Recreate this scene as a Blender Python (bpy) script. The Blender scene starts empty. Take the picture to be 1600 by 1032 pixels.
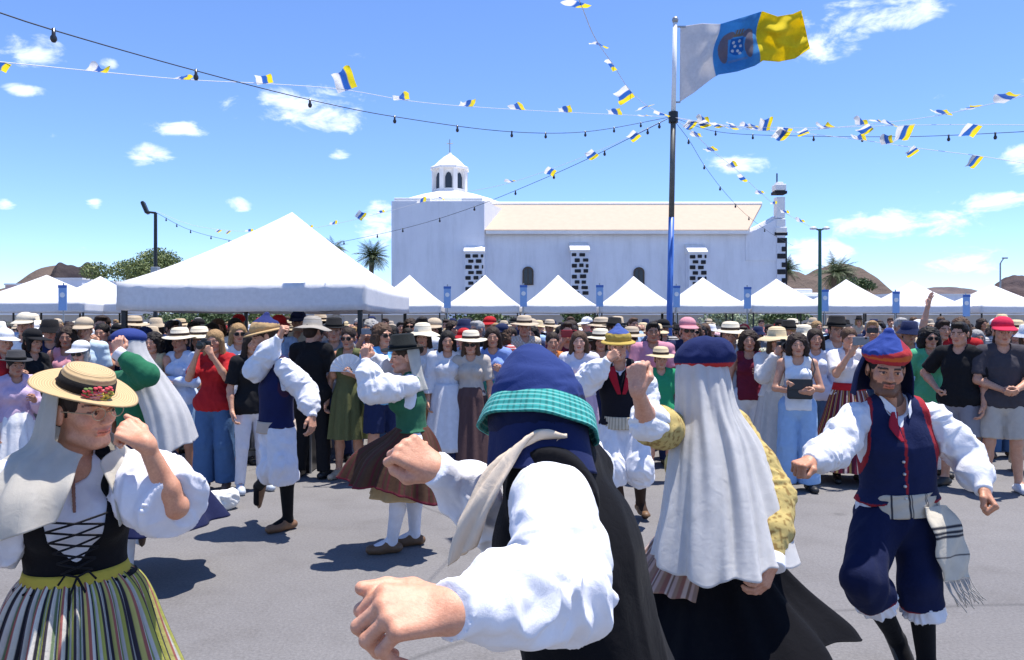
import bpy, bmesh, math, random
import numpy as np
from mathutils import Vector, Matrix

random.seed(7)
rng = np.random.default_rng(11)
SC = bpy.context.scene
COL = SC.collection
R = math.radians

# ------------------------------------------------------------------ camera
CAMZ = 1.75
FPX = 1200.0
cam_d = bpy.data.cameras.new('camera')
cam = bpy.data.objects.new('camera', cam_d)
COL.objects.link(cam)
cam.location = (0, 0, CAMZ)
cam.rotation_euler = (R(90), 0, 0)
cam_d.sensor_width = 36.0
cam_d.lens = 36.0 * FPX / 1600.0
cam_d.shift_y = -16.0 / 1600.0
cam_d.clip_start = 0.05
cam_d.clip_end = 6000
SC.camera = cam


def P(px, py, d):
    """a point of the place at distance d in front of the camera spot"""
    return np.array([(px - 800.0) / FPX * d, d, CAMZ - (py - 500.0) / FPX * d])


# ------------------------------------------------------------------ light
SUN_EL = 77.0
SUN_AZ = 68.0          # degrees from +Y towards +X
world = bpy.data.worlds.new('World')
SC.world = world
world.use_nodes = True
wn = world.node_tree
for n in list(wn.nodes):
    wn.nodes.remove(n)


def N(tree, typ, **kw):
    n = tree.nodes.new(typ)
    for k, v in kw.items():
        setattr(n, k, v)
    return n


def math_node(tree, op, a, b=None, c=None, clamp=False):
    n = tree.nodes.new('ShaderNodeMath')
    n.operation = op
    n.use_clamp = clamp
    for i, v in enumerate((a, b, c)):
        if v is None:
            continue
        if isinstance(v, (int, float)):
            n.inputs[i].default_value = v
        else:
            tree.links.new(v, n.inputs[i])
    return n.outputs[0]


wo = N(wn, 'ShaderNodeOutputWorld')
bg = N(wn, 'ShaderNodeBackground')
bg.inputs['Strength'].default_value = 0.14
sky = N(wn, 'ShaderNodeTexSky', sky_type='NISHITA')
sky.sun_disc = False
sky.sun_elevation = R(SUN_EL)
sky.sun_rotation = R(SUN_AZ)
sky.altitude = 1500
sky.air_density = 1.0
sky.dust_density = 0.0
sky.ozone_density = 6.0
# clouds: puffs of cumulus at their bearings, broken up by noise
tc = N(wn, 'ShaderNodeTexCoord')
sp = N(wn, 'ShaderNodeSeparateXYZ')
wn.links.new(tc.outputs['Generated'], sp.inputs[0])
az = math_node(wn, 'ARCTAN2', sp.outputs[0], sp.outputs[1])
el = math_node(wn, 'ARCSINE', sp.outputs[2])
CL = [(45, 78, 50, 27), (480, 172, 100, 30), (278, 200, 48, 13), (232, 243, 42, 17), (533, 240, 18, 9),
      (373, 320, 20, 11), (148, 318, 14, 8), (5, 320, 16, 9), (1370, 22, 110, 24), (1290, 72, 60, 24),
      (1150, 258, 50, 16), (1410, 350, 130, 24), (1560, 318, 90, 16), (1510, 410, 70, 20), (1270, 395, 70, 28),
      (1600, 245, 34, 26), (600, 350, 40, 30), (40, 142, 30, 9), (170, 100, 16, 8), (1680, 120, 70, 30), (-90, 180, 60, 20)]
mask = None
for (px, py, rx, ry) in CL:
    dx = (px - 800) / FPX
    dz = (500 - py) / FPX
    a0 = math.atan2(dx, 1)
    e0 = math.asin(dz / math.sqrt(1 + dx * dx + dz * dz))
    qa = math_node(wn, 'MULTIPLY', math_node(wn, 'SUBTRACT', az, a0), FPX / rx * (1 + dx * dx))
    qe = math_node(wn, 'MULTIPLY', math_node(wn, 'SUBTRACT', el, e0), FPX / ry * math.sqrt(1 + dx * dx))
    m = math_node(wn, 'SUBTRACT', 1.0, math_node(wn, 'ADD', math_node(wn, 'POWER', math_node(wn, 'ABSOLUTE', qa), 2.0),
                                                 math_node(wn, 'POWER', math_node(wn, 'ABSOLUTE', qe), 2.0)))
    mask = m if mask is None else math_node(wn, 'MAXIMUM', mask, m)
mask = math_node(wn, 'MAXIMUM', mask, -1.2)
mp = N(wn, 'ShaderNodeMapping')
mp.inputs['Scale'].default_value = (1, 1, 2.2)
wn.links.new(tc.outputs['Generated'], mp.inputs[0])
nz = N(wn, 'ShaderNodeTexNoise')
nz.inputs['Scale'].default_value = 22
nz.inputs['Detail'].default_value = 7
nz.inputs['Roughness'].default_value = 0.62
nz.inputs['Distortion'].default_value = 0.4
wn.links.new(mp.outputs[0], nz.inputs['Vector'])
s1 = math_node(wn, 'ADD', math_node(wn, 'MULTIPLY', mask, 0.5), math_node(wn, 'MULTIPLY', math_node(wn, 'SUBTRACT', nz.outputs['Fac'], 0.5), 3.0))
mr = N(wn, 'ShaderNodeMapRange', interpolation_type='SMOOTHSTEP')
mr.inputs['From Min'].default_value = -0.05
mr.inputs['From Max'].default_value = 0.75
mr.inputs['To Max'].default_value = 0.74
wn.links.new(s1, mr.inputs['Value'])
mx = N(wn, 'ShaderNodeMix', data_type='RGBA')
wn.links.new(mr.outputs[0], mx.inputs['Factor'])
wn.links.new(sky.outputs[0], mx.inputs['A'])
mx.inputs['B'].default_value = (7.0, 7.1, 7.4, 1)
tint = N(wn, 'ShaderNodeMix', data_type='RGBA', blend_type='MULTIPLY')
tint.inputs['Factor'].default_value = 1.0
wn.links.new(mx.outputs['Result'], tint.inputs['A'])
tint.inputs['B'].default_value = (0.91, 0.965, 1.14, 1)
wn.links.new(tint.outputs['Result'], bg.inputs['Color'])
wn.links.new(bg.outputs[0], wo.inputs['Surface'])

sd = bpy.data.lights.new('sun', 'SUN')
sd.energy = 5.0
sd.angle = R(0.53)
sd.color = (1.0, 0.95, 0.885)
sun = bpy.data.objects.new('sun', sd)
COL.objects.link(sun)
sun.location = (20, 40, 60)
sv = Vector((math.sin(R(SUN_AZ)) * math.cos(R(SUN_EL)), math.cos(R(SUN_AZ)) * math.cos(R(SUN_EL)), math.sin(R(SUN_EL))))
sun.rotation_euler = sv.to_track_quat('Z', 'Y').to_euler()
vs = SC.view_settings
vs.view_transform = 'Standard'
vs.look = 'None'
vs.exposure = 0.6
vs.gamma = 1.0
vs.use_curve_mapping = False
SC.cycles.max_bounces = 6

# ------------------------------------------------------------------ tagging
def tag(o, label=None, cat=None, group=None, kind=None):
    if label: o['label'] = label
    if cat: o['category'] = cat
    if group: o['group'] = group
    if kind: o['kind'] = kind
    return o


def empty(name, loc=(0, 0, 0), rz=0.0, parent=None):
    o = bpy.data.objects.new(name, None)
    o.empty_display_size = 0.2
    COL.objects.link(o)
    o.location = [float(c) for c in loc]
    o.rotation_euler = (0, 0, rz)
    o.parent = parent
    return o


def mesh_np(name, V, F, smooth=True, cols=None, mat=None):
    """numpy arrays -> mesh; F is an (n,4) or (n,3) int array or a list of index lists"""
    me = bpy.data.meshes.new(name)
    V = np.asarray(V, dtype=np.float32)
    if isinstance(F, np.ndarray):
        nf, k = F.shape
        me.vertices.add(len(V))
        me.vertices.foreach_set('co', V.ravel())
        me.loops.add(nf * k)
        me.loops.foreach_set('vertex_index', F.astype(np.int32).ravel())
        me.polygons.add(nf)
        me.polygons.foreach_set('loop_start', np.arange(nf, dtype=np.int32) * k)
        me.update(calc_edges=True)
    else:
        me.from_pydata([tuple(map(float, v)) for v in V], [], F)
        me.update()
    if smooth:
        me.polygons.foreach_set('use_smooth', np.ones(len(me.polygons), dtype=bool))
    if cols is not None:
        at = me.attributes.new('Col', 'FLOAT_COLOR', 'POINT')
        c4 = np.ones((len(V), 4), dtype=np.float32)
        c4[:, :3] = cols
        at.data.foreach_set('color', c4.ravel())
    if mat is not None:
        me.materials.append(mat)
    return me


def put(name, me, parent=None, loc=None, color=None, rz=None):
    o = bpy.data.objects.new(name, me)
    COL.objects.link(o)
    o.parent = parent
    if loc is not None: o.location = [float(c) for c in loc]
    if rz is not None: o.rotation_euler = (0, 0, rz)
    if color is not None: o.color = (*color, 1)
    return o


# ------------------------------------------------------------------ simple solids
class MB:
    """collects solids into one mesh"""
    def __init__(s):
        s.v = []; s.f = []

    def add(s, V, F):
        b = len(s.v)
        s.v += [tuple(map(float, p)) for p in V]
        s.f += [[i + b for i in q] for q in F]
        return s

    def box(s, c, d, rz=0.0):
        hx, hy, hz = d[0] / 2, d[1] / 2, d[2] / 2
        ca, sa = math.cos(rz), math.sin(rz)
        V = []
        for z in (-hz, hz):
            for x, y in ((-hx, -hy), (hx, -hy), (hx, hy), (-hx, hy)):
                V.append((c[0] + x * ca - y * sa, c[1] + x * sa + y * ca, c[2] + z))
        return s.add(V, [[3, 2, 1, 0], [4, 5, 6, 7], [0, 1, 5, 4], [1, 2, 6, 5], [2, 3, 7, 6], [3, 0, 4, 7]])

    def prism(s, poly, z0, z1):
        n = len(poly)
        V = [(p[0], p[1], z0) for p in poly] + [(p[0], p[1], z1) for p in poly]
        F = [list(range(n))[::-1], list(range(n, 2 * n))] + [[i, (i + 1) % n, n + (i + 1) % n, n + i] for i in range(n)]
        return s.add(V, F)

    def tube(s, pts, r, n=8, cap=True):
        pts = [Vector(p) for p in pts]
        rs = r if isinstance(r, (list, tuple)) else [r] * len(pts)
        V = []; F = []
        prev = None
        for i, p in enumerate(pts):
            t = (pts[min(i + 1, len(pts) - 1)] - pts[max(i - 1, 0)]).normalized()
            u = t.cross(Vector((0, 0, 1))) if prev is None else prev - t * prev.dot(t)
            if u.length < 1e-4: u = t.cross(Vector((1, 0, 0)))
            u.normalize(); prev = u
            w = t.cross(u)
            for k in range(n):
                a = 2 * math.pi * k / n
                V.append(p + (u * math.cos(a) + w * math.sin(a)) * rs[i])
        for i in range(len(pts) - 1):
            for k in range(n):
                F.append([i * n + k, i * n + (k + 1) % n, (i + 1) * n + (k + 1) % n, (i + 1) * n + k])
        if cap:
            F.append(list(range(n))[::-1]); F.append([(len(pts) - 1) * n + k for k in range(n)])
        return s.add(V, F)

    def lathe(s, prof, c=(0, 0, 0), n=24, wob=None):
        V = []; F = []
        m = len(prof)
        for k in range(n):
            a = 2 * math.pi * k / n
            for j, (r, z) in enumerate(prof):
                dz = wob(a, r) if wob else 0
                V.append((c[0] + r * math.cos(a), c[1] + r * math.sin(a), c[2] + z + dz))
        for k in range(n):
            k2 = (k + 1) % n
            for j in range(m - 1):
                F.append([k * m + j, k2 * m + j, k2 * m + j + 1, k * m + j + 1])
        return s.add(V, F)

    def mesh(s, name, mat, smooth=False):
        me = bpy.data.meshes.new(name)
        me.from_pydata(s.v, [], s.f)
        bm = bmesh.new(); bm.from_mesh(me)
        bmesh.ops.remove_doubles(bm, verts=bm.verts, dist=1e-5)
        bmesh.ops.recalc_face_normals(bm, faces=bm.faces)
        bm.to_mesh(me); bm.free()
        if smooth:
            me.polygons.foreach_set('use_smooth', np.ones(len(me.polygons), dtype=bool))
        me.materials.append(mat)
        return me

    def build(s, name, mat, parent=None, smooth=False, bevel=0, color=None, loc=None):
        o = put(name, s.mesh(name, mat, smooth), parent, loc, color)
        if bevel:
            b = o.modifiers.new('bevel', 'BEVEL'); b.width = bevel; b.segments = 2; b.limit_method = 'ANGLE'
        return o


# ------------------------------------------------------------------ materials
MATS = {}


def mat_new(name):
    m = bpy.data.materials.new(name)
    m.use_nodes = True
    t = m.node_tree
    b = t.nodes['Principled BSDF']
    MATS[name] = m
    return m, t, b


def noise(t, scale, detail=4, rough=0.55, vec=None, dist=0.0):
    n = t.nodes.new('ShaderNodeTexNoise')
    n.inputs['Scale'].default_value = scale
    n.inputs['Detail'].default_value = detail
    n.inputs['Roughness'].default_value = rough
    n.inputs['Distortion'].default_value = dist
    if vec is not None: t.links.new(vec, n.inputs['Vector'])
    return n.outputs['Fac']


def ramp(t, fac, stops):
    n = t.nodes.new('ShaderNodeValToRGB')
    e = n.color_ramp.elements
    while len(e) > 1: e.remove(e[0])
    e[0].position = stops[0][0]; e[0].color = (*stops[0][1], 1)
    for p, c in stops[1:]:
        x = e.new(p); x.color = (*c, 1)
    t.links.new(fac, n.inputs[0])
    return n.outputs[0]


def mixc(t, fac, a, b, mode='MIX'):
    n = t.nodes.new('ShaderNodeMix')
    n.data_type = 'RGBA'; n.blend_type = mode
    for s, v in (('Factor', fac), ('A', a), ('B', b)):
        if isinstance(v, (int, float)): n.inputs[s].default_value = v
        elif isinstance(v, tuple): n.inputs[s].default_value = (*v, 1)
        else: t.links.new(v, n.inputs[s])
    return n.outputs['Result']


def bump(t, b, h, strength=0.3, dist=0.01):
    n = t.nodes.new('ShaderNodeBump')
    n.inputs['Strength'].default_value = strength
    n.inputs['Distance'].default_value = dist
    t.links.new(h, n.inputs['Height'])
    t.links.new(n.outputs[0], b.inputs['Normal'])


def objco(t):
    return t.nodes.new('ShaderNodeTexCoord').outputs['Object']


def plain(name, col, rough=0.7, var=0.12, scale=12, metal=0.0, bumps=0.0, bscale=60, spec=0.4):
    m, t, b = mat_new(name)
    v = objco(t)
    f = noise(t, scale, 5, 0.6, v)
    lo = tuple(c * (1 - var) for c in col); hi = tuple(min(1, c * (1 + var)) for c in col)
    t.links.new(ramp(t, f, [(0.3, lo), (0.7, hi)]), b.inputs['Base Color'])
    b.inputs['Roughness'].default_value = rough
    b.inputs['Metallic'].default_value = metal
    b.inputs['Specular IOR Level'].default_value = spec
    if bumps:
        bump(t, b, noise(t, bscale, 4, 0.6, v), bumps, 0.01)
    return m


def cloth_mat(name, source='object', rough=0.85, weave=900, transl=0.0, wr=0.35, wscale=26, sheen=0.03):
    """woven cloth; the colour is the object's own colour ('object') or its dyed pattern ('attr')"""
    m, t, b = mat_new(name)
    v = objco(t)
    if source == 'object':
        oi = t.nodes.new('ShaderNodeObjectInfo'); c = oi.outputs['Color']
    elif source == 'attr':
        at = t.nodes.new('ShaderNodeAttribute'); at.attribute_name = 'Col'; c = at.outputs['Color']
    else:
        rgb = t.nodes.new('ShaderNodeRGB'); rgb.outputs[0].default_value = (*source, 1); c = rgb.outputs[0]
    f = noise(t, 18, 5, 0.6, v)
    c2 = mixc(t, 1.0, c, ramp(t, f, [(0.25, (0.86, 0.86, 0.86)), (0.75, (1.0, 1.0, 1.0))]), 'MULTIPLY')
    t.links.new(c2, b.inputs['Base Color'])
    b.inputs['Roughness'].default_value = rough
    b.inputs['Specular IOR Level'].default_value = 0.1
    b.inputs['Sheen Weight'].default_value = sheen
    h = math_node(t, 'ADD', math_node(t, 'MULTIPLY', noise(t, weave, 2, 0.5, v), 0.15), noise(t, wscale, 4, 0.55, v, 0.6))
    bump(t, b, h, wr, 0.012)
    if transl:
        tr = t.nodes.new('ShaderNodeBsdfTranslucent')
        t.links.new(c2, tr.inputs['Color'])
        ms = t.nodes.new('ShaderNodeMixShader'); ms.inputs[0].default_value = transl
        t.links.new(b.outputs[0], ms.inputs[1]); t.links.new(tr.outputs[0], ms.inputs[2])
        t.links.new(ms.outputs[0], t.nodes['Material Output'].inputs['Surface'])
    return m


M_CLOTH = cloth_mat('cloth')
M_DYED = cloth_mat('dyed_cloth', 'attr')
M_THIN = cloth_mat('thin_white_cloth', 'object', transl=0.5, wr=0.3)
M_FLAG = cloth_mat('flag_cloth', 'attr', transl=0.5, wr=0.15)
M_CANVAS = cloth_mat('tent_canvas', (0.86, 0.86, 0.88), transl=0.22, wr=0.12, wscale=3.0, sheen=0.0)
def printed(name, kind):
    m, t, b = mat_new(name)
    oi = t.nodes.new('ShaderNodeObjectInfo'); v = objco(t)
    if kind == 'stripe':
        w = t.nodes.new('ShaderNodeTexWave'); w.bands_direction = 'Z'; w.inputs['Scale'].default_value = 9; t.links.new(v, w.inputs['Vector']); f = ramp(t, w.outputs['Fac'], [(.45, (0, 0, 0)), (.55, (1, 1, 1))])
    elif kind == 'check':
        w = t.nodes.new('ShaderNodeTexChecker'); w.inputs['Scale'].default_value = 42; t.links.new(v, w.inputs['Vector']); f = w.outputs['Fac']
    else:
        w = t.nodes.new('ShaderNodeTexVoronoi'); w.inputs['Scale'].default_value = 26; t.links.new(v, w.inputs['Vector']); f = ramp(t, w.outputs['Distance'], [(.22, (1, 1, 1)), (.32, (0, 0, 0))])
    c = mixc(t, f, oi.outputs['Color'], mixc(t, .6, oi.outputs['Color'], (.75, .72, .70)))
    t.links.new(c, b.inputs['Base Color']); b.inputs['Roughness'].default_value = .85; b.inputs['Specular IOR Level'].default_value = .2
    bump(t, b, noise(t, 24, 4, .55, v, .6), .35, .012)
    return m
M_PRINTS = [printed('striped_cloth', 'stripe'), printed('checked_cloth', 'check'), printed('floral_cloth', 'dots')]
# skin: tone comes with the person, lips, brows and beard from the attribute
M_SKIN, t, b = mat_new('skin')
at = t.nodes.new('ShaderNodeAttribute'); at.attribute_name = 'Col'
oi = t.nodes.new('ShaderNodeObjectInfo')
c = mixc(t, 1.0, at.outputs['Color'], oi.outputs['Color'], 'MULTIPLY')
f = noise(t, 30, 4, 0.6, objco(t))
c = mixc(t, 1.0, c, ramp(t, f, [(0.3, (0.92, 0.80, 0.76)), (0.7, (1.02, 1, 1))]), 'MULTIPLY')
c = mixc(t, 1.0, c, ramp(t, noise(t, 140, 4, 0.7, objco(t)), [(0.3, (0.86, 0.80, 0.78)), (0.6, (1.03, 1.02, 1.02))]), 'MULTIPLY')
t.links.new(c, b.inputs['Base Color'])
b.inputs['Roughness'].default_value = 0.5
b.inputs['Subsurface Weight'].default_value = 0.08
b.inputs['Subsurface Radius'].default_value = (0.02, 0.008, 0.004)
b.inputs['Subsurface Scale'].default_value = 0.3
bump(t, b, noise(t, 260, 5, 0.7, objco(t)), 0.3, 0.003)
# hair
M_HAIR, t, b = mat_new('hair')
oi = t.nodes.new('ShaderNodeObjectInfo')
mpn = t.nodes.new('ShaderNodeMapping'); mpn.inputs['Scale'].default_value = (1, 1, 0.12)
t.links.new(objco(t), mpn.inputs[0])
f = noise(t, 160, 3, 0.6, mpn.outputs[0])
t.links.new(mixc(t, 1.0, oi.outputs['Color'], ramp(t, f, [(0.3, (0.45, 0.45, 0.45)), (0.7, (1.3, 1.3, 1.3))]), 'MULTIPLY'), b.inputs['Base Color'])
b.inputs['Roughness'].default_value = 0.55
b.inputs['Specular IOR Level'].default_value = 0.2
bump(t, b, f, 0.6, 0.01)
# straw
M_STRAW, t, b = mat_new('straw')
oi = t.nodes.new('ShaderNodeObjectInfo')
wv = t.nodes.new('ShaderNodeTexWave'); wv.wave_type = 'RINGS'; wv.rings_direction = 'Z'
wv.inputs['Scale'].default_value = 38; wv.inputs['Distortion'].default_value = 1.0
t.links.new(objco(t), wv.inputs['Vector'])
t.links.new(mixc(t, 1.0, oi.outputs['Color'], ramp(t, wv.outputs['Fac'], [(0.0, (0.72, 0.7, 0.66)), (1.0, (1.05, 1.05, 1.05))]), 'MULTIPLY'), b.inputs['Base Color'])
b.inputs['Roughness'].default_value = 0.7
bump(t, b, wv.outputs['Fac'], 0.4, 0.004)
# object-coloured plastic / leather
def objcol(name, rough, metal=0.0):
    m, t, b = mat_new(name)
    oi = t.nodes.new('ShaderNodeObjectInfo')
    f = noise(t, 40, 4, 0.6, objco(t))
    t.links.new(mixc(t, 1.0, oi.outputs['Color'], ramp(t, f, [(0.3, (0.75, 0.75, 0.75)), (0.7, (1, 1, 1))]), 'MULTIPLY'), b.inputs['Base Color'])
    b.inputs['Roughness'].default_value = rough
    b.inputs['Metallic'].default_value = metal
    return m
M_LEATHER = objcol('leather', 0.55)
M_PLASTIC = objcol('plastic', 0.3)
M_METAL = objcol('metal', 0.35, 0.6)
M_LENS = plain('dark_lens', (0.012, 0.012, 0.014), 0.08, 0.0)
M_BULB, t, b = mat_new('bulb_glass')
b.inputs['Base Color'].default_value = (0.03, 0.03, 0.035, 1); b.inputs['Roughness'].default_value = 0.2
M_CABLE = plain('black_cable', (0.015, 0.015, 0.018), 0.6, 0.0)
M_THREAD = plain('white_cord', (0.7, 0.7, 0.72), 0.7, 0.0)
# ================================================================== the setting
# ground: one asphalt sheet out to the horizon
m, t, b = mat_new('asphalt')
v = objco(t)
f1 = noise(t, 0.35, 5, 0.6, v); f2 = noise(t, 55, 5, 0.8, v); f3 = noise(t, 2.2, 6, 0.65, v)
c = ramp(t, f1, [(0.3, (0.150, 0.143, 0.145)), (0.7, (0.192, 0.184, 0.184))])
c = mixc(t, 1.0, c, ramp(t, f2, [(0.3, (0.62, 0.62, 0.62)), (0.7, (1.22, 1.22, 1.2))]), 'MULTIPLY')
c = mixc(t, 1.0, c, ramp(t, f3, [(0.3, (0.86, 0.85, 0.84)), (0.5, (1, 1, 1)), (0.75, (1.05, 1.05, 1.05))]), 'MULTIPLY')
vor = t.nodes.new('ShaderNodeTexVoronoi'); vor.feature = 'DISTANCE_TO_EDGE'; vor.inputs['Scale'].default_value = 0.16
nv = t.nodes.new('ShaderNodeMix'); nv.data_type = 'VECTOR'; nv.inputs['Factor'].default_value = 0.06
nn = t.nodes.new('ShaderNodeTexNoise'); nn.inputs['Scale'].default_value = 1.5
t.links.new(v, nn.inputs['Vector']); t.links.new(v, nv.inputs['A']); t.links.new(nn.outputs['Color'], nv.inputs['B'])
t.links.new(nv.outputs['Result'], vor.inputs['Vector'])
crack = ramp(t, vor.outputs['Distance'], [(0.0, (0.62, 0.62, 0.62)), (0.0015, (0.7, 0.7, 0.7)), (0.003, (1, 1, 1))])
c = mixc(t, 0.85, c, mixc(t, 1.0, c, crack, 'MULTIPLY'))
vor2 = t.nodes.new('ShaderNodeTexVoronoi'); vor2.inputs['Scale'].default_value = 0.9
t.links.new(v, vor2.inputs['Vector'])
spot = ramp(t, vor2.outputs['Distance'], [(0.0, (0.55, 0.54, 0.53)), (0.035, (0.6, 0.6, 0.6)), (0.06, (1, 1, 1))])
c = mixc(t, 0.6, c, mixc(t, 1.0, c, spot, 'MULTIPLY'))
t.links.new(c, b.inputs['Base Color'])
b.inputs['Roughness'].default_value = 0.85
bump(t, b, noise(t, 140, 4, 0.7, v), 0.5, 0.006)
g = MB().add([(-2500, -200, 0), (2500, -200, 0), (2500, 4000, 0), (-2500, 4000, 0)], [[0, 1, 2, 3]]).build('ground', m)
tag(g, 'grey worn asphalt of the square', None, kind='structure')

M_WALL0 = plain('white_plaster', (0.79, 0.80, 0.85), 0.9, 0.05, 1.2, bumps=0.25, bscale=9)
M_WALL, t, b = mat_new('whitewashed_wall')
v = objco(t)
mpw = t.nodes.new('ShaderNodeMapping'); mpw.inputs['Scale'].default_value = (1, 1, .16); t.links.new(v, mpw.inputs[0])
c = ramp(t, noise(t, 1.6, 6, .65, mpw.outputs[0]), [(.3, (.70, .71, .75)), (.52, (.79, .80, .85)), (.8, (.82, .83, .87))])
c = mixc(t, 1.0, c, ramp(t, noise(t, .5, 5, .6, v), [(.3, (.92, .92, .93)), (.65, (1, 1, 1))]), 'MULTIPLY')
t.links.new(c, b.inputs['Base Color']); b.inputs['Roughness'].default_value = .9
bump(t, b, noise(t, 4, 6, .65, v), .5, .04)
M_CREAM = plain('cream_roof', (0.50, 0.395, 0.30), 0.9, 0.04, 2.5, bumps=0.3, bscale=14)
M_TRIM = plain('white_trim', (0.82, 0.80, 0.78), 0.85, 0.04, 3)
M_BASALT = plain('black_basalt', (0.022, 0.021, 0.024), 0.8, 0.3, 6, bumps=0.6, bscale=12)
M_GLASS = plain('dark_window', (0.03, 0.035, 0.045), 0.15, 0.1)
M_WOOD = plain('brown_wood', (0.10, 0.07, 0.05), 0.6, 0.2)
M_STONE = plain('beige_render', (0.46, 0.40, 0.33), 0.9, 0.12, 1.5, bumps=0.3, bscale=10)
M_DARKMETAL = plain('dark_metal', (0.03, 0.033, 0.035), 0.45, 0.1, metal=0.3)
M_GREY = plain('grey_steel', (0.35, 0.36, 0.37), 0.4, 0.08, metal=0.5)
M_BLUE = plain('blue_paint', (0.05, 0.14, 0.45), 0.4, 0.06)
M_WHITEPAINT = plain('white_paint', (0.78, 0.79, 0.8), 0.4, 0.04)
M_GREENPAINT = plain('green_paint', (0.03, 0.12, 0.08), 0.5, 0.1)
M_SIGN = plain('blue_sign', (0.24, 0.40, 0.68), 0.5, 0.05)


def hill(name, c, rx, ry, h, label, cols, seed, dark_top=None, pw=1.6):
    rr = np.random.default_rng(seed)
    n = 70
    ph = rr.uniform(0, 6.3, 12)
    V = []; F = []
    for j in range(n + 1):
        for i in range(n + 1):
            u = i / n * 2 - 1; w = j / n * 2 - 1
            q = max(0.0, 1 - (abs(u) ** 2 + abs(w) ** 2))
            z = h * q ** pw * (1 + 0.12 * math.sin(5 * u + ph[0]) + 0.10 * math.sin(9 * u + 4 * w + ph[1]) + 0.02 * math.sin(21 * u + 13 * w + ph[2]) + 0.008 * math.sin(37 * u - 22 * w + ph[3])) - 0.3
            V.append((c[0] + u * rx, c[1] + w * ry, z))
    for j in range(n):
        for i in range(n):
            a = j * (n + 1) + i
            F.append([a, a + 1, a + n + 2, a + n + 1])
    m, t, b = mat_new(name + '_earth_%d' % seed)
    v = objco(t)
    f = noise(t, 0.03, 7, 0.7, v)
    cc = ramp(t, f, [(0.3, cols[0]), (0.55, cols[1]), (0.75, cols[2])])
    t.links.new(cc, b.inputs['Base Color']); b.inputs['Roughness'].default_value = 1.0
    b.inputs['Specular IOR Level'].default_value = 0.05
    bump(t, b, noise(t, 0.08, 6, 0.7, v), 0.8, 4.0)
    me = mesh_np(name, V, F, True, None, m)
    return tag(put(name, me), label, None, kind='structure')


BR = [(0.105, 0.082, 0.07), (0.15, 0.115, 0.095), (0.125, 0.105, 0.09)]
DK = [(0.035, 0.03, 0.035), (0.06, 0.05, 0.05), (0.09, 0.07, 0.06)]
hill('hill', (P(80, 0, 700)[0], 700, 0), 120, 90, 44, 'brown volcanic hill behind the tents at left', BR, 3)
hill('hill', (P(108, 0, 690)[0], 690, 0), 42, 50, 53, 'dark rounded hilltop above the brown hill at left', DK, 4, pw=1.0)
hill('hill', (P(1265, 0, 620)[0], 620, 0), 92, 70, 46, 'brown hill sloping right behind the palm beside the church', BR, 5, pw=1.2)
hill('hill', (P(1600, 0, 700)[0], 700, 0), 48, 50, 38, 'dark reddish hill at the right edge', [(0.08, 0.065, 0.07), (0.11, 0.08, 0.075), (0.13, 0.09, 0.08)], 6, pw=1.0)
hill('hill', (P(1470, 0, 900)[0], 900, 0), 150, 60, 36, 'low bluish ridge far behind the right tents', [(0.10, 0.09, 0.10), (0.15, 0.12, 0.12), (0.2, 0.16, 0.14)], 8, pw=0.7)

# ------------------------------------------------------------------ church
CH = empty('church', (0, 55, 0))
tag(CH, 'long white church with domed lantern, cream roof and basalt buttresses', 'church')
def chp(name, mb, mat, parent=CH, **k):
    mb.v = [(x, y - 55, z) for x, y, z in mb.v]
    return mb.build(name, mat, parent, **k)
def cx(px, d=55.0): return (px - 800) / FPX * d
def cz(py, d=55.0): return CAMZ + (500 - py) / FPX * d
EZ = cz(364); RZ = cz(323, 59.2)
xl, xr = cx(756), cx(1213)
# nave wall and roof
chp('nave_wall', MB().prism([(xl - 0.5, 55), (xr, 55), (xr, 63.4), (xl - 0.5, 63.4)], 0, EZ), M_WALL)
rf = MB()
xa, xb = cx(757), cx(1166)
xrg = cx(1190, 59.2)
V = [(xa - 1.2, 54.65, EZ), (xb, 54.65, EZ), (xrg, 59.2, RZ), (xa - 1.2, 59.2, RZ), (xa - 1.2, 63.8, EZ), (xb, 63.8, EZ)]
V += [(x, y, z + 0.18) for x, y, z in V]
rf.add(V, [[0, 3, 2, 1], [3, 4, 5, 2], [6, 7, 8, 9], [9, 8, 11, 10], [0, 1, 7, 6], [1, 2, 8, 7], [2, 5, 11, 8], [5, 4, 10, 11], [4, 3, 9, 10], [3, 0, 6, 9]])
roof = chp('roof', rf, M_CREAM)
cap = MB().tube([(xa - 1.0, 59.2, RZ + 0.2), (xrg, 59.2, RZ + 0.2)], 0.16, 8)
chp('ridge_cap', cap, M_TRIM, roof)
ev = MB().box(((xa + xb) / 2 + 0.1, 54.62, EZ - 0.02), (xb - xa, 0.22, 0.22))
chp('eave_trim', ev, M_TRIM, roof)
# right end: facade wall that rises in a curve to the belfry
fw = MB()
prof = [(xb - 0.05, EZ - 0.1), (cx(1180), cz(360)), (cx(1195), cz(352)), (cx(1206), cz(346)), (cx(1213), cz(342))]
poly = [(prof[0][0], EZ - 2.0)] + prof + [(xr + 0.02, EZ - 2.0)]
n = len(poly)
fw.add([(x, 54.93, z) for x, z in poly] + [(x, 56.2, z) for x, z in poly],
       [list(range(n)), list(range(n, 2 * n))[::-1]] + [[i, (i + 1) % n, n + (i + 1) % n, n + i] for i in range(n)])
chp('front_gable', fw, M_WALL)
cp = MB().tube([(x, 55.5, z + 0.06) for x, z in prof], 0.2, 8)
chp('gable_coping', cp, M_TRIM)
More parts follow.
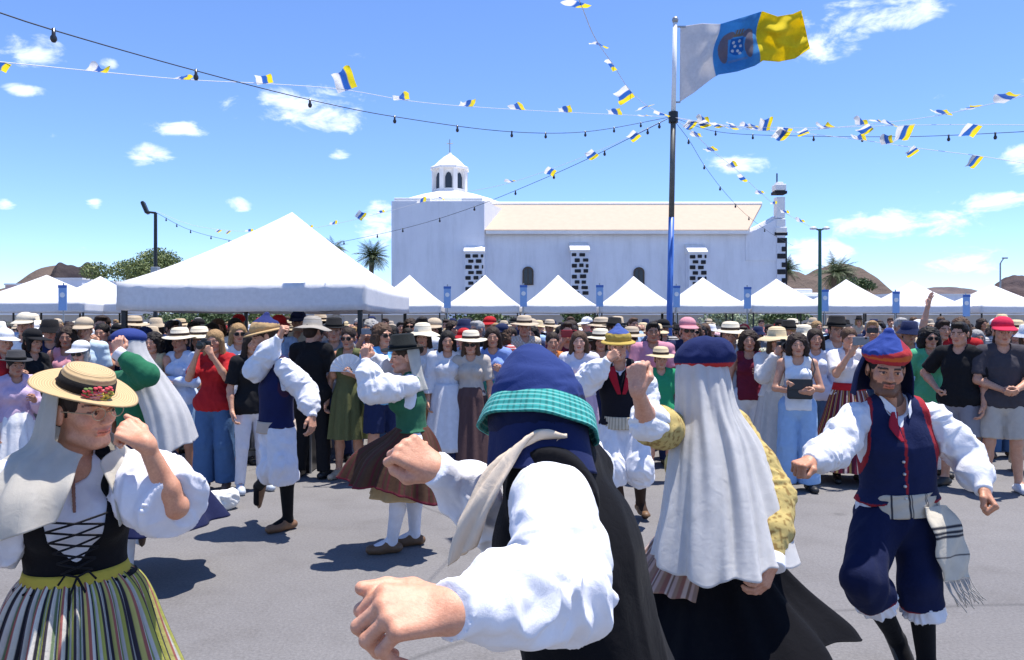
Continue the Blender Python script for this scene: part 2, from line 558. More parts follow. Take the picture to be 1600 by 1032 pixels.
# belfry pier: white with black quoins, pinnacle above
px0, px1 = cx(1213), cx(1226)
chp('belfry_pier', MB().box(((px0 + px1) / 2, 55.3, cz(372) / 2 + 1.0), (px1 - px0, 0.9, cz(372) - 2 + 2.0)), M_WALL)
pier = [o for o in CH.children if o.name.startswith('belfry_pier')][0]
qm = None
zq = cz(372)
k = 0
while zq > 1.5:
    for (w, xo) in (((px1 - px0) * (0.97 if k % 2 == 0 else 0.45), 0 if k % 2 == 0 else (px1 - px0) * 0.28),):
        if k % 2 == 0 or True:
            q = MB().box(((px0 + px1) / 2 + xo, 54.86 - 0.01 * (k % 2), zq - 0.2), (w, 0.12, 0.36 if k % 2 == 0 else 0.34), 0.0)
            chp('stone', q, M_BASALT, pier, bevel=0.03)
    zq -= 0.62 if k % 2 == 0 else 0.50
    k += 1
chp('quoin_edge', MB().box((px1 + 0.06, 55.3, cz(372) / 2), (0.14, 0.86, cz(372))), M_BASALT, pier)
bf = MB().box(((px0 + px1) / 2, 55.3, cz(360)), (px1 - px0 + 0.2, 1.1, 0.4)).box(((px0 + px1) / 2, 55.3, cz(350)), (px1 - px0 + 0.04, 0.95, 0.7))
chp('belfry_base', bf, M_TRIM, bevel=0.05)
chp('belfry_column', MB().box(((px0 + px1) / 2 + 0.02, 55.3, (cz(341) + cz(308)) / 2), (0.58, 0.7, cz(308) - cz(341))), M_TRIM)
chp('belfry_band', MB().box(((px0 + px1) / 2, 55.3, cz(301)), (0.86, 0.9, 0.2)), M_BASALT)
chp('belfry_band', MB().box(((px0 + px1) / 2, 55.3, cz(366)), (0.9, 0.96, 0.22)), M_BASALT)
chp('belfry_top', MB().box(((px0 + px1) / 2, 55.3, cz(293)), (0.80, 0.80, 0.46)).box(((px0 + px1) / 2, 55.3, cz(287.5)), (0.5, 0.5, 0.3)), M_TRIM, bevel=0.06)
chp('belfry_cross', MB().tube([((px0 + px1) / 2 - 0.15, 55.3, cz(287)), ((px0 + px1) / 2 - 0.15, 55.3, cz(270))], 0.05, 6), M_DARKMETAL)
# crossing block with octagonal drum
BZ = cz(316)
blk = [(cx(613), 55 - 0.4), (cx(757), 55 - 0.4), (cx(792, 60), 59.5), (cx(792, 60), 66.5), (cx(757), 69), (cx(613), 69)]
chp('crossing_block', MB().prism(blk, 0, BZ), M_WALL)
cc = (cx(702, 61), 61.5)
def octa(r0, z): return [(cc[0] + r0 * math.cos(R(22.5 + 45 * i)), cc[1] + r0 * math.sin(R(22.5 + 45 * i)), z) for i in range(8)]
dm = MB()
rings = [octa(4.35, BZ - 0.1), octa(4.35, BZ + 0.5), octa(4.5, BZ + 0.5), octa(4.5, BZ + 0.66), octa(3.6, BZ + 1.05), octa(2.2, BZ + 1.5), octa(1.6, BZ + 1.65)]
V = [p for r_ in rings for p in r_]
F = [[j * 8 + i, j * 8 + (i + 1) % 8, (j + 1) * 8 + (i + 1) % 8, (j + 1) * 8 + i] for j in range(len(rings) - 1) for i in range(8)] + [list(range(8))[::-1], [48 + i for i in range(8)]]
chp('drum_roof', dm.add(V, F), M_TRIM)
chp('corner_parapet', MB().box((cx(645), 55.2, BZ + 0.12), (2.6, 1.0, 0.28)), M_TRIM, bevel=0.05)
chp('corner_parapet', MB().box((cx(738), 55.2, BZ + 0.12), (1.5, 1.0, 0.28)), M_TRIM, bevel=0.05)
LZ = BZ + 1.62
lt = MB()
lr = 1.28
for i in range(8):
    a = R(22.5 + 45 * i)
    lt.box((cc[0] + lr * math.cos(a), cc[1] + lr * math.sin(a), LZ + 0.95), (0.34, 0.34, 1.9), a)
lan = chp('lantern', lt, M_TRIM)
ls = MB()
ls.add(octa(1.42, LZ - 0.05) + octa(1.42, LZ + 0.3), [[i, (i + 1) % 8, 8 + (i + 1) % 8, 8 + i] for i in range(8)] + [list(range(8))[::-1], list(range(8, 16))])
chp('lantern_sill', ls, M_TRIM, lan)
for i in range(8):
    a = R(45 * i)
    w = MB()
    ww, hh = 0.26, 1.25
    pts = [(-ww, 0), (ww, 0), (ww, hh * 0.7), (ww * 0.6, hh * 0.92), (0, hh), (-ww * 0.6, hh * 0.92), (-ww, hh * 0.7)]
    ap = lr * math.cos(R(22.5))
    Vw = []
    for dd in (0.0, -0.06):
        for (x, z) in pts:
            rr_ = ap + dd
            Vw.append((cc[0] + rr_ * math.cos(a) - x * math.sin(a), cc[1] + rr_ * math.sin(a) + x * math.cos(a), LZ + 0.33 + z))
    k = len(pts)
    w.add(Vw, [list(range(k)), list(range(k, 2 * k))[::-1]] + [[q, (q + 1) % k, k + (q + 1) % k, k + q] for q in range(k)])
    chp('window', w, M_GLASS, lan)
wl = MB()
wl.add(octa(1.22, LZ + 0.3) + octa(1.22, LZ + 1.9), [[i, (i + 1) % 8, 8 + (i + 1) % 8, 8 + i] for i in range(8)])
chp('lantern_wall', wl, M_TRIM, lan)
cu = MB()
rings = [octa(1.62, LZ + 1.88), octa(1.62, LZ + 2.05), octa(1.3, LZ + 2.2), octa(0.9, LZ + 2.6), octa(0.5, LZ + 2.95), octa(0.2, LZ + 3.15), octa(0.14, LZ + 3.3)]
V = [p for r_ in rings for p in r_]
F = [[j * 8 + i, j * 8 + (i + 1) % 8, (j + 1) * 8 + (i + 1) % 8, (j + 1) * 8 + i] for j in range(6) for i in range(8)] + [list(range(8))[::-1], [48 + i for i in range(8)]]
cup = chp('cupola', cu.add(V, F), M_TRIM)
chp('cross', MB().tube([(cc[0], cc[1], LZ + 3.2), (cc[0], cc[1], LZ + 4.4)], 0.045, 6).tube([(cc[0] - 0.25, cc[1], LZ + 4.05), (cc[0] + 0.25, cc[1], LZ + 4.05)], 0.04, 6), M_GREY, cup)
# buttresses with single basalt stones
for (b0, b1, tp) in ((726, 756, 381), (892, 920, 379), (1076, 1104, 382)):
    x0, x1 = cx(b0, 54), cx(b1, 54)
    w = x1 - x0; xm = (x0 + x1) / 2
    ztop = cz(tp + 14, 54)
    y0 = 53.9
    bt = MB().box((xm, (y0 + 54.99) / 2, ztop / 2), (w, 54.99 - y0, ztop))
    but = chp('buttress', bt, M_WALL)
    cpm = MB()
    zt2 = cz(tp, 55)
    cpm.add([(x0 - .06, y0 - .08, ztop), (x1 + .06, y0 - .08, ztop), (x1 + .06, 54.98, ztop), (x0 - .06, 54.98, ztop), (x0 - .06, 54.98, zt2), (x1 + .06, 54.98, zt2), (x0 - .06, y0 - .08, ztop + 0.1), (x1 + .06, y0 - .08, ztop + 0.1)],
            [[0, 3, 2, 1], [0, 1, 7, 6], [6, 7, 5, 4], [2, 3, 4, 5], [1, 2, 5, 7], [3, 0, 6, 4]])
    chp('sloping_cap', cpm, M_TRIM, but)
    row = 0
    z = ztop - 0.24
    while z > 1.2:
        xs = x0 + (0.06 if row % 2 == 0 else 0.26)
        while xs < x1 - 0.12:
            ww = min(random.uniform(0.30, 0.46), x1 - 0.03 - xs)
            if ww > 0.1:
                chp('stone', MB().box((xs + ww / 2, y0 - 0.02, z + random.uniform(-.02, .02)), (ww, 0.1, random.uniform(0.22, 0.28))), M_BASALT, but, bevel=0.035)
            xs += ww + random.uniform(0.15, 0.22)
        z -= 0.385
        row += 1
# arched windows in the nave wall
for (wx, wy) in ((825, 431), (998, 432)):
    ww, hh = 0.31, 1.2
    pts = [(-ww, 0), (ww, 0)] + [(ww * math.cos(R(a)), hh - ww + ww * math.sin(R(a))) for a in range(0, 181, 20)]
    k = len(pts)
    zb = cz(wy + 14)
    w = MB().add([(cx(wx) + x, 54.90, zb + z) for x, z in pts] + [(cx(wx) + x, 55.05, zb + z) for x, z in pts],
                 [list(range(k)), list(range(k, 2 * k))[::-1]] + [[q, (q + 1) % k, k + (q + 1) % k, k + q] for q in range(k)])
    wo_ = chp('window', w, M_GLASS)
    fr = MB()
    out = [(cx(wx) + x * 1.12, 54.9, zb + 0.0 + z * 1.03) for x, z in pts]
    fr.tube(out + [out[0]], 0.06, 6)
    fr.tube([(cx(wx), 54.88, zb), (cx(wx), 54.88, zb + hh)], 0.03, 6)
    chp('frame', fr, M_WOOD, wo_)

# ------------------------------------------------------------------ low wall, houses, bus behind the tents
def wall_piece(x0, x1, y, h, label):
    root = MB().box(((x0 + x1) / 2, y, h / 2), (x1 - x0, 0.3, h)).build('boundary_wall', M_STONE)
    MB().box(((x0 + x1) / 2, y, h + 0.05), (x1 - x0 + 0.05, 0.42, 0.1)).build('coping', M_TRIM, root)
    return tag(root, label, 'wall')
wall_piece(-30, -3.4, 41, 2.0, 'beige boundary wall behind the left tents')
wall_piece(-1.4, 34, 41, 2.0, 'beige boundary wall in front of the church and right tents')


def house(px0, px1, ptop, d, label, wins, col=M_WALL):
    x0, x1 = cx(px0, d), cx(px1, d); h = cz(ptop, d)
    r_ = empty('house', ((x0 + x1) / 2, d, 0)); w = x1 - x0
    MB().box((0, 3, h / 2), (w, 6, h)).build('wall', col, r_)
    MB().box((0, 3, h + 0.12), (w + 0.2, 6.2, 0.24)).build('roof', M_TRIM, r_)
    for (u, v_) in wins:
        wn_ = MB().box((u * w, -0.02, v_ * h), (w * 0.09, 0.12, h * 0.2)).build('window', M_GLASS, r_)
        MB().box((u * w, -0.06, v_ * h - h * 0.11), (w * 0.12, 0.2, 0.08)).build('sill', M_TRIM, wn_)
    return tag(r_, label, 'house')
house(78, 128, 437, 110, 'white flat-roofed house behind the left tents', [(-.25, .6), (.2, .6)])
house(132, 176, 441, 120, 'lower white house beside the bushy tree', [(-.2, .6), (.25, .6)])
house(8, 34, 446, 105, 'small pinkish house at the far left', [(0, .6)], plain('pink_render', (0.6, 0.42, 0.38), 0.9))
house(1392, 1425, 462, 100, 'small white house under the hill between right tents', [(-.2, .65), (.2, .65)])
house(1470, 1520, 462, 120, 'white flat-roofed house behind the right tents', [(-.25, .7), (.2, .7)])
# bus
bx = empty('bus', (cx(1262, 44), 44, 0))
tag(bx, 'white bus roof showing behind the tents right of the church', 'bus')
MB().box((0, 1.2, 1.85), (2.9, 2.4, 2.9)).build('body', M_WHITEPAINT, bx, bevel=0.2)
MB().box((0.1, -0.01, 2.55), (2.3, 0.06, 0.62)).build('window', M_GLASS, bx, bevel=0.02)
MB().box((-0.3, 1.2, 3.42), (1.5, 1.6, 0.24)).build('roof_unit', M_WHITEPAINT, bx, bevel=0.08)
for sx in (-0.9, 0.9):
    MB().tube([(sx, -0.08, 0.45), (sx, 0.25, 0.45)], 0.45, 18).build('wheel', M_CABLE, bx)

# ------------------------------------------------------------------ market tents
def tent_mesh(wx, wy, z0, zp, n=24, pw=1.18, sag=0.05):
    V = []; F = []
    for j in range(n + 1):
        for i in range(n + 1):
            u = i / n * 2 - 1; w = j / n * 2 - 1
            r_ = max(abs(u), abs(w))
            q = 1 - r_
            e = min(abs(u), abs(w)) / max(r_, 1e-4)          # 1 on the hip lines
            z = z0 + (zp - z0) * (q ** pw) - sag * (1 - e ** 2) * r_ * (1 - 0.2 * r_)
            V.append((u * wx / 2, w * wy / 2, z))
    for j in range(n):
        for i in range(n):
            a = j * (n + 1) + i
            if (i < n / 2) == (j < n / 2):
                F += [[a, a + 1, a + n + 2], [a, a + n + 2, a + n + 1]]
            else:
                F += [[a, a + 1, a + n + 1], [a + 1, a + n + 2, a + n + 1]]
    return mesh_np('canopy', V, F, True, None, M_CANVAS)


def valance_mesh(wx, wy, z0, z1, seed, drop=0.0):
    rr = np.random.default_rng(seed)
    pts = []
    for (ax, ay, bx_, by) in ((-1, -1, 1, -1), (1, -1, 1, 1), (1, 1, -1, 1), (-1, 1, -1, -1)):
        for k in range(20):
            tt = k / 20
            s = math.sin(math.pi * tt)
            pts.append(((ax + (bx_ - ax) * tt) * wx / 2, (ay + (by - ay) * tt) * wy / 2, s))
    n = len(pts)
    V = []
    ph = rr.uniform(0, 6)
    for lv in range(5):
        f = lv / 4
        for k, (x, y, s) in enumerate(pts):
            wv = 0.008 * f * math.sin(k * 1.3 + ph) + 0.004 * math.sin(k * 2.9 + lv + ph)
            L = math.hypot(x, y)
            V.append((x * (1 + wv / L), y * (1 + wv / L), z1 + (z0 - z1) * f - 0.02 * s + 0.004 * f * math.sin(k * 0.9 + ph)))
    F = [[l * n + k, l * n + (k + 1) % n, (l + 1) * n + (k + 1) % n, (l + 1) * n + k] for l in range(4) for k in range(n)]
    return mesh_np('valance', V, F, True, None, M_CANVAS)


def solid(o, th):
    md = o.modifiers.new('thickness', 'SOLIDIFY'); md.thickness = th; md.offset = 0
    return o


def tent(c, wx, wy, z0, zv, zp, label, group, rz=0.0, seed=0, leg=0.025):
    r_ = empty('canopy_tent', (c[0], c[1], 0), rz)
    tag(r_, label, 'tent', group)
    solid(put('canopy', tent_mesh(wx, wy, zv, zp), r_), 0.006)
    solid(put('valance', valance_mesh(wx + 0.012, wy + 0.012, z0, zv + 0.01, seed), r_), 0.006)
    for sx in (-1, 1):
        for sy in (-1, 1):
            l = MB().box((sx * (wx / 2 - 0.06), sy * (wy / 2 - 0.06), zv / 2), (leg * 2, leg * 2, zv - 0.02)).build('leg', M_DARKMETAL, r_)
            MB().box((sx * (wx / 2 - 0.06), sy * (wy / 2 - 0.06), 0.01), (0.14, 0.14, 0.02)).build('foot_plate', M_DARKMETAL, l)
    tr = MB()
    for (ax, ay, bx_, by) in ((-1, -1, 1, -1), (1, -1, 1, 1), (1, 1, -1, 1), (-1, 1, -1, -1)):
        p0 = Vector((ax * (wx / 2 - 0.07), ay * (wy / 2 - 0.07), 0)); p1 = Vector((bx_ * (wx / 2 - 0.07), by * (wy / 2 - 0.07), 0))
        pm = (p0 + p1) / 2
        hi, lo = zv - 0.08, zv - 0.32
        for (a, b_) in ((p0, pm), (pm, p1)):
            tr.tube([a + Vector((0, 0, hi)), b_ + Vector((0, 0, lo))], 0.014, 6)
            tr.tube([a + Vector((0, 0, lo)), b_ + Vector((0, 0, hi))], 0.014, 6)
    tr.tube([(0, 0, zp - 0.05), (0, 0, zv - 0.2)], 0.02, 6)
    tr.build('scissor_frame', M_GREY, r_)
    return r_

# the large tent above the front of the crowd
BT = tent((-3.42, 11.95), 3.06, 4.75, 1.87, 2.215, 3.42, 'large white canopy tent with dark posts over the left crowd', None, R(1.0), 1, 0.028)
# row of market tents at the back
TD = 31.5
TP = [(640, 430), (758, 430), (872, 430), (990, 432), (1098, 434), (1213, 436), (1322, 437), (1425, 440), (1550, 445)]
LAB = ['white market tent just right of the large tent', 'white market tent before the leftmost basalt buttress', 'white market tent before the middle basalt buttress',
       'white market tent covering the second church window', 'white market tent before the right basalt buttress', 'white market tent below the belfry',
       'white market tent in front of the palm tree', 'white market tent left of the raised hand', 'white market tent at the far right']
for i, (px, py) in enumerate(TP):
    d = TD + (i > 5) * 0.4 * (i - 5)
    c = P(px, 0, d)
    zp = CAMZ + (500 - py) / FPX * d
    tent(c, 2.9, 2.9, 2.02, 2.33, zp, LAB[i], 'row of white market tents', R(random.uniform(-3, 3)), 20 + i)
for i, (px, py, d, lb) in enumerate(((73, 430, 27, 'white market tent at the far left'), (157, 432, 28.5, 'white market tent half hidden behind the large tent'))):
    c = P(px, 0, d)
    tent(c, 3.9 if i == 0 else 2.9, 2.9, 2.0, 2.35, CAMZ + (500 - py) / FPX * d, lb, 'row of white market tents', R(4), 40 + i)
# blue signs on posts between the tents
SL = ['left of the leftmost buttress', 'between the first buttress and the first church window', 'left of the second church window', 'left of the belfry tent', 'right of the green lamp post', 'right of the palm tree', 'beside the raised hand', 'between the two far left tents', 'beside the blue flagpole']
for i, (px, py) in enumerate(((699, 465), (818, 463), (937, 463), (1168, 466), (1289, 470), (1400, 473), (1510, 478), (98, 466), (1057, 464))):
    d = 29.6 if px > 200 else 25.2
    c = P(px, py, d)
    r_ = empty('hanging_sign', (c[0], d, 0))
    tag(r_, 'small blue sign board with white emblem, ' + SL[i], 'sign', 'blue signs between the market tents')
    MB().tube([(0, 0.05, 0), (0, 0.05, c[2] + 0.5)], 0.025, 8).build('post', M_GREY, r_)
    bo = MB().box((0, 0, c[2]), (0.27, 0.03, 0.82)).build('board', M_SIGN, r_)
    MB().box((0, -0.02, c[2] + 0.38), (0.29, 0.012, 0.09)).build('dark_band', M_BLUE, bo)
    MB().lathe([(0.0, 0.0), (0.085, 0.0), (0.085, 0.012), (0.0, 0.012)], (0, 0, 0), 14).build('emblem', M_WHITEPAINT, bo, loc=(0, -0.016, c[2] + 0.1)).rotation_euler = (R(90), 0, 0)

# ------------------------------------------------------------------ lamps and flagpole
lp = P(243, 0, 24)
L1 = tag(empty('street_lamp', (lp[0], 24, 0)), 'dark floodlight lamp post left of the large tent', 'street lamp')
zt = CAMZ + (500 - 333) / FPX * 24
MB().tube([(0, 0, 0), (0, 0, zt)], [0.07, 0.05], 10).build('post', M_DARKMETAL, L1)
MB().tube([(0, 0, zt), (-0.28, 0, zt + 0.03)], 0.035, 8).build('arm', M_DARKMETAL, L1)
fl = MB().box((0, 0, 0), (0.10, 0.34, 0.40)).build('floodlight', M_DARKMETAL, L1, bevel=0.03, loc=(-0.32, 0, zt + 0.16))
fl.rotation_euler = (0, R(-22), R(15))
MB().box((-0.055, 0, 0), (0.012, 0.28, 0.33)).build('lens', M_GREY, fl)
MB().box((0, 0, CAMZ + 75 / 50.0), (0.22, 0.22, 0.3)).build('junction_box', M_GREY, L1, bevel=0.02)
lp = P(1281, 0, 26)
L2 = tag(empty('street_lamp', (lp[0], 26, 0)), 'green lamp post with two white lamp heads right of the church', 'street lamp')
zt = CAMZ + (500 - 358) / FPX * 26
MB().tube([(0, 0, 0), (0, 0, zt)], [0.075, 0.05], 10).build('post', M_GREENPAINT, L2)
for s in (-1, 1):
    MB().tube([(0, 0, zt - 0.05), (s * 0.12, 0, zt), (s * 0.2, 0, zt + 0.02)], 0.03, 8).build('arm', M_GREENPAINT, L2)
    MB().lathe([(0.0, 0.06), (0.07, 0.05), (0.13, 0.0), (0.1, -0.04), (0.0, -0.05)], (s * 0.22, 0, zt + 0.02), 16).build('lamp_head', M_WHITEPAINT, L2, smooth=True)
lp = P(1563, 0, 60)
L3 = tag(empty('street_lamp', (lp[0], 60, 0)), 'thin grey street lamp with curved arm at the far right', 'street lamp')
zt = CAMZ + (500 - 412) / FPX * 60
MB().tube([(0, 0, 0), (0, 0, zt), (0.15, 0, zt + 0.25), (0.3, 0, zt + 0.4)], [0.08, 0.06, 0.05, 0.04], 8).build('post', M_GREY, L3)
MB().box((0.36, 0, zt + 0.42), (0.4, 0.2, 0.12)).build('lamp_head', M_GREY, L3, bevel=0.03)

PD = 16.0
p0 = P(1046, 500, PD); p1 = P(1055, 32, PD)
lean = (p1[0] - p0[0]) / (p1[2] - p0[2])
def polex(z): return p0[0] + lean * (z - p0[2])
FP = tag(empty('flagpole', (polex(0), PD, 0)), 'tall pole, blue below and white on top, carrying the big flag', 'flagpole')
def seg(z0, z1, r0, r1, mat, nm):
    MB().tube([(polex(z0) - polex(0), 0, z0), (polex(z1) - polex(0), 0, z1)], [r0, r1], 14).build(nm, mat, FP, smooth=True)
zz = lambda py: CAMZ + (500 - py) / FPX * PD
seg(0, zz(340), 0.065, 0.06, M_BLUE, 'lower_post')
seg(zz(340), zz(190), 0.058, 0.055, plain('dark_olive_paint', (.12, .12, .11), .5, .15, metal=.1), 'middle_post')
seg(zz(190), zz(36), 0.05, 0.045, M_WHITEPAINT, 'upper_post')
MB().lathe([(0, .08), (.05, .06), (.07, 0), (.05, -.05), (0, -.06)], (polex(zz(32)) - polex(0), 0, zz(32)), 14).build('finial', M_GREY, FP, smooth=True)
JX = polex(zz(185)); JZ = zz(183)
MB().tube([(JX - polex(0), 0, JZ - 0.12), (JX - polex(0), 0, JZ + 0.1)], 0.1, 12).build('string_collar', M_DARKMETAL, FP)
MB().box((polex(zz(42)) - polex(0) + 0.1, 0, zz(42)), (0.24, 0.03, 0.03)).box((polex(zz(160)) - polex(0) + 0.06, 0, zz(160)), (0.16, 0.03, 0.03)).build('flag_clip', M_GREY, FP)

# big flag: white, blue and yellow upright bands, coat of arms in the middle
nu, nv_ = 300, 150
u = np.linspace(0, 1, nu + 1)[None, :].repeat(nv_ + 1, 0); v = np.linspace(0, 1, nv_ + 1)[:, None].repeat(nu + 1, 1)
# edges of the flying flag in the photograph's bearing, at the pole's distance
ut = np.array([0, .17, .33, .36, .45, .62, .66, .80, .92, .955, 1.0]); tx = np.array([1063, 1095, 1119, 1124, 1150, 1184, 1190, 1215, 1240, 1253, 1252]); ty = np.array([42, 37, 38, 37, 29, 19, 18, 26, 22, 16, 18])
ub = np.array([0, .16, .33, .36, .48, .62, .66, .80, .92, 1.0]); bx2 = np.array([1062, 1085, 1112, 1120, 1148, 1175, 1188, 1215, 1242, 1266]); by2 = np.array([160, 145, 122, 117, 112, 103, 95, 97, 92, 76])
TX = np.interp(u, ut, tx); TY = np.interp(u, ut, ty); BX = np.interp(u, ub, bx2); BY = np.interp(u, ub, by2)
px = TX + (BX - TX) * v; py = TY + (BY - TY) * v
px += 5 * np.sin(v * 5.5 + u * 4) * np.sin(np.pi * u) ; py += 3 * np.sin(u * 11 + v * 3) * np.sin(np.pi * v)
dep = PD + 0.16 * np.sin(u * 13 + v * 2.5) * u ** 0.6 + 0.10 * np.sin(u * 24 - v * 5) * u + 0.05 * np.sin(v * 9 + u * 17) * u + 0.035 * np.sin(u * 46 + v * 9) * u + 0.03 * np.sin(v * 22 - u * 19) * u ** 2 + 0.05 * np.sin(u * 8 + v * 14) * u
V = np.stack([(px - 800) / FPX * dep, dep, CAMZ - (py - 500) / FPX * dep], -1).reshape(-1, 3)
cols = np.where((u < .345)[..., None], [0.82, 0.80, 0.80], np.where((u < .645)[..., None], [0.10, 0.37, 0.70], [0.88, 0.72, 0.03]))
x_, y_ = (u - .50) * 1.45, (v - .52) * .78
dark = np.array([0.16, 0.11, 0.08]); tan = np.array([0.42, 0.26, 0.16])
for s in (-1, 1):
    dog = ((x_ - s * .135) / .045) ** 2 + ((y_ - .02 + 0.6 * s * (x_ - s * .135)) / .20) ** 2 < 1
    head_ = ((x_ - s * .10) / .05) ** 2 + ((y_ + .15) / .055) ** 2 < 1
    cols[dog | head_] = tan * 0.5 + np.array([.03, .09, .2])
sh = (np.abs(x_) < .075) & (y_ > -.10) & (y_ < .13 - 1.2 * x_ ** 2 * 8)
cols[sh] = [0.04, 0.19, 0.5]
for (ix, iy) in ((-.04, -.05), (.03, -.06), (-.02, 0), (.045, .01), (-.045, .06), (.01, .07), (.03, .11)):
    cols[((x_ - ix) / .016) ** 2 + ((y_ - iy) / .02) ** 2 < 1] = [.5, .58, .68]
crown = (np.abs(x_) < .06) & (y_ > -.22) & (y_ < -.12) & ((np.abs((x_ * 60) % 2 - 1) > .35) | (y_ > -.16))
cols[crown] = [0.26, 0.22, 0.18]
rib = (np.abs(x_) < .10) & (np.abs(y_ - .2 - .4 * x_ ** 2 * 4) < .018)
cols[rib] = [0.2, 0.36, 0.6]
F = (np.arange(nv_)[:, None] * (nu + 1) + np.arange(nu)[None, :]).reshape(-1)
F = np.stack([F, F + 1, F + nu + 2, F + nu + 1], -1)
base = np.array([JX, PD, zz(100)])
fo = put('big_flag', mesh_np('big_flag', V - base, F, True, cols.reshape(-1, 3), M_FLAG), None, base)
solid(fo, 0.004)
tag(fo, 'large white, blue and yellow flag with coat of arms flying from the pole', 'flag')

# ------------------------------------------------------------------ strings of lights and bunting
def curve_pts(keys, n=60):
    """keys: (px, py, d) -> smooth points in space"""
    K = np.array([P(*k) for k in keys])
    s = np.concatenate([[0], np.cumsum(np.linalg.norm(np.diff(K, axis=0), axis=1))]); s /= s[-1]
    q = np.linspace(0, 1, n)
    out = np.zeros((n, 3))
    for i in range(n):
        j = min(max(np.searchsorted(s, q[i]) - 1, 0), len(K) - 2)
        a, b_ = K[j], K[j + 1]
        m0 = (K[j + 1] - K[max(j - 1, 0)]) / max(s[j + 1] - s[max(j - 1, 0)], 1e-6)
        m1 = (K[min(j + 2, len(K) - 1)] - K[j]) / max(s[min(j + 2, len(K) - 1)] - s[j], 1e-6)
        h = s[j + 1] - s[j]; tt = (q[i] - s[j]) / h
        out[i] = (2 * tt ** 3 - 3 * tt ** 2 + 1) * a + (tt ** 3 - 2 * tt ** 2 + tt) * h * m0 + (-2 * tt ** 3 + 3 * tt ** 2) * b_ + (tt ** 3 - tt ** 2) * h * m1
    return out


def near_px(pts, px, py):
    X = 800 + pts[:, 0] / pts[:, 1] * FPX; Y = 500 + (CAMZ - pts[:, 2]) / pts[:, 1] * FPX
    return int(np.argmin((X - px) ** 2 + (Y - py) ** 2))


bulb_mb = MB().lathe([(0.0, 0.02), (0.018, 0.02), (0.02, -0.05), (0.034, -0.075), (0.036, -0.10), (0.02, -0.13), (0, -0.135)], (0, 0, 0), 10)
BULB = bulb_mb.mesh('bulb', M_BULB, True)


def lights(keys, bulbs, label, r=0.009, scale=1.0):
    r *= .75; scale *= .8
    pts = curve_pts(keys)
    root = empty('light_string', pts[len(pts) // 2])
    tag(root, label, 'light string')
    mb = MB().tube([tuple(p - pts[len(pts) // 2]) for p in pts], r, 5)
    mb.build('cable', M_CABLE, root)
    for (bx_, by) in bulbs:
        p = pts[near_px(pts, bx_, by)]
        o = put('bulb', BULB, root, p - pts[len(pts) // 2])
        o.scale = (scale,) * 3
    return root


FLAGM = []
for k in range(7):
    rr = np.random.default_rng(100 + k)
    nu_, nv2 = 15, 10
    V = []; C = []
    a, b_, c_ = rr.uniform(0, 6, 3)
    bend = rr.uniform(0.2, 0.9)
    for j in range(nv2 + 1):
        for i in range(nu_ + 1):
            uu, vv = i / nu_, j / nv2
            ang = bend * vv * 1.3
            yy = math.sin(ang) / max(bend * 1.3, .1) * 0.28
            zz_ = -0.28 * (1 - (1 - math.cos(ang)) * 0.8) * vv
            V.append((uu * 0.40 - 0.2 + 0.03 * math.sin(vv * 4 + a) * vv, yy + 0.05 * math.sin(uu * 5 + b_) * vv + 0.03 * math.sin(uu * 9 + vv * 5 + c_) * vv, zz_ + 0.02 * math.sin(uu * 6 + a) * vv))
            C.append((0.80, 0.80, 0.80) if i <= 5 else ((0.03, 0.12, 0.45) if i <= 10 else (0.86, 0.70, 0.03)))
    F = [[j * (nu_ + 1) + i, j * (nu_ + 1) + i + 1, (j + 1) * (nu_ + 1) + i + 1, (j + 1) * (nu_ + 1) + i] for j in range(nv2) for i in range(nu_)]
    FLAGM.append(mesh_np('flag', V, F, True, np.array(C), M_FLAG))


def bunting(keys, flags, label, r=0.005, size=1.0):
    """flags: (px, py, roll, pitch, yaw, size)"""
    pts = curve_pts(keys)
    mid = pts[len(pts) // 2]
    root = empty('bunting_string', mid)
    tag(root, label, 'bunting')
    MB().tube([tuple(p - mid) for p in pts], r, 5).build('cord', M_THREAD, root)
    full = list(flags)
    for q in range(len(flags) - 1):
        a, b_ = flags[q], flags[q + 1]
        if abs(a[0] - b_[0]) > 24 and a[0] > 1040 and q % 2 == 0:
            full.append(((a[0] + b_[0]) / 2 + random.uniform(-6, 6), (a[1] + b_[1]) / 2, random.uniform(45, 110), random.uniform(-25, 25), random.uniform(-40, 40), random.uniform(.6, .85)))
    for k, (bx_, by, ax, ay, az_, sz) in enumerate(full):
        p = pts[near_px(pts, bx_, by)]; sz = sz * .74
        o = put('flag', FLAGM[(k * 3 + int(bx_)) % 7], root, p - mid)
        o.rotation_euler = (R(ax), R(ay), R(az_))
        o.scale = (size * sz,) * 3
    return root

J0 = (1049, 183, PD)
lights([(-60, 0, 5.0), (75, 45, 5.6), (310, 112, 7.2), (478, 155, 8.8), (612, 182, 10.2), (795, 206, 12.4), (917, 206, 14), J0],
       [(75, 45), (310, 112), (478, 155), (612, 182), (715, 198), (795, 206), (858, 208), (917, 206), (965, 201), (1005, 195)], 'black light string from upper left to the flagpole', 0.007, 0.85)
lights([(460, 392, 30), (525, 380, 28), (640, 355, 24.5), (745, 322, 21.5), (860, 275, 19), (930, 243, 17.6), (1000, 208, 16.6), J0],
       [(540, 378), (590, 368), (633, 357), (686, 341), (745, 322), (808, 298), (865, 272), (940, 237), (1005, 207), (1025, 196)], 'black light string from behind the large tent up to the flagpole', 0.009, 1.1)
lights([J0, (1120, 206, 15), (1258, 213, 13.4), (1400, 214, 12), (1480, 212, 11), (1640, 204, 9.5)],
       [(1120, 206), (1180, 211), (1274, 213), (1345, 214), (1482, 212), (1560, 209)], 'black light string from the flagpole to the right edge', 0.006, 0.8)
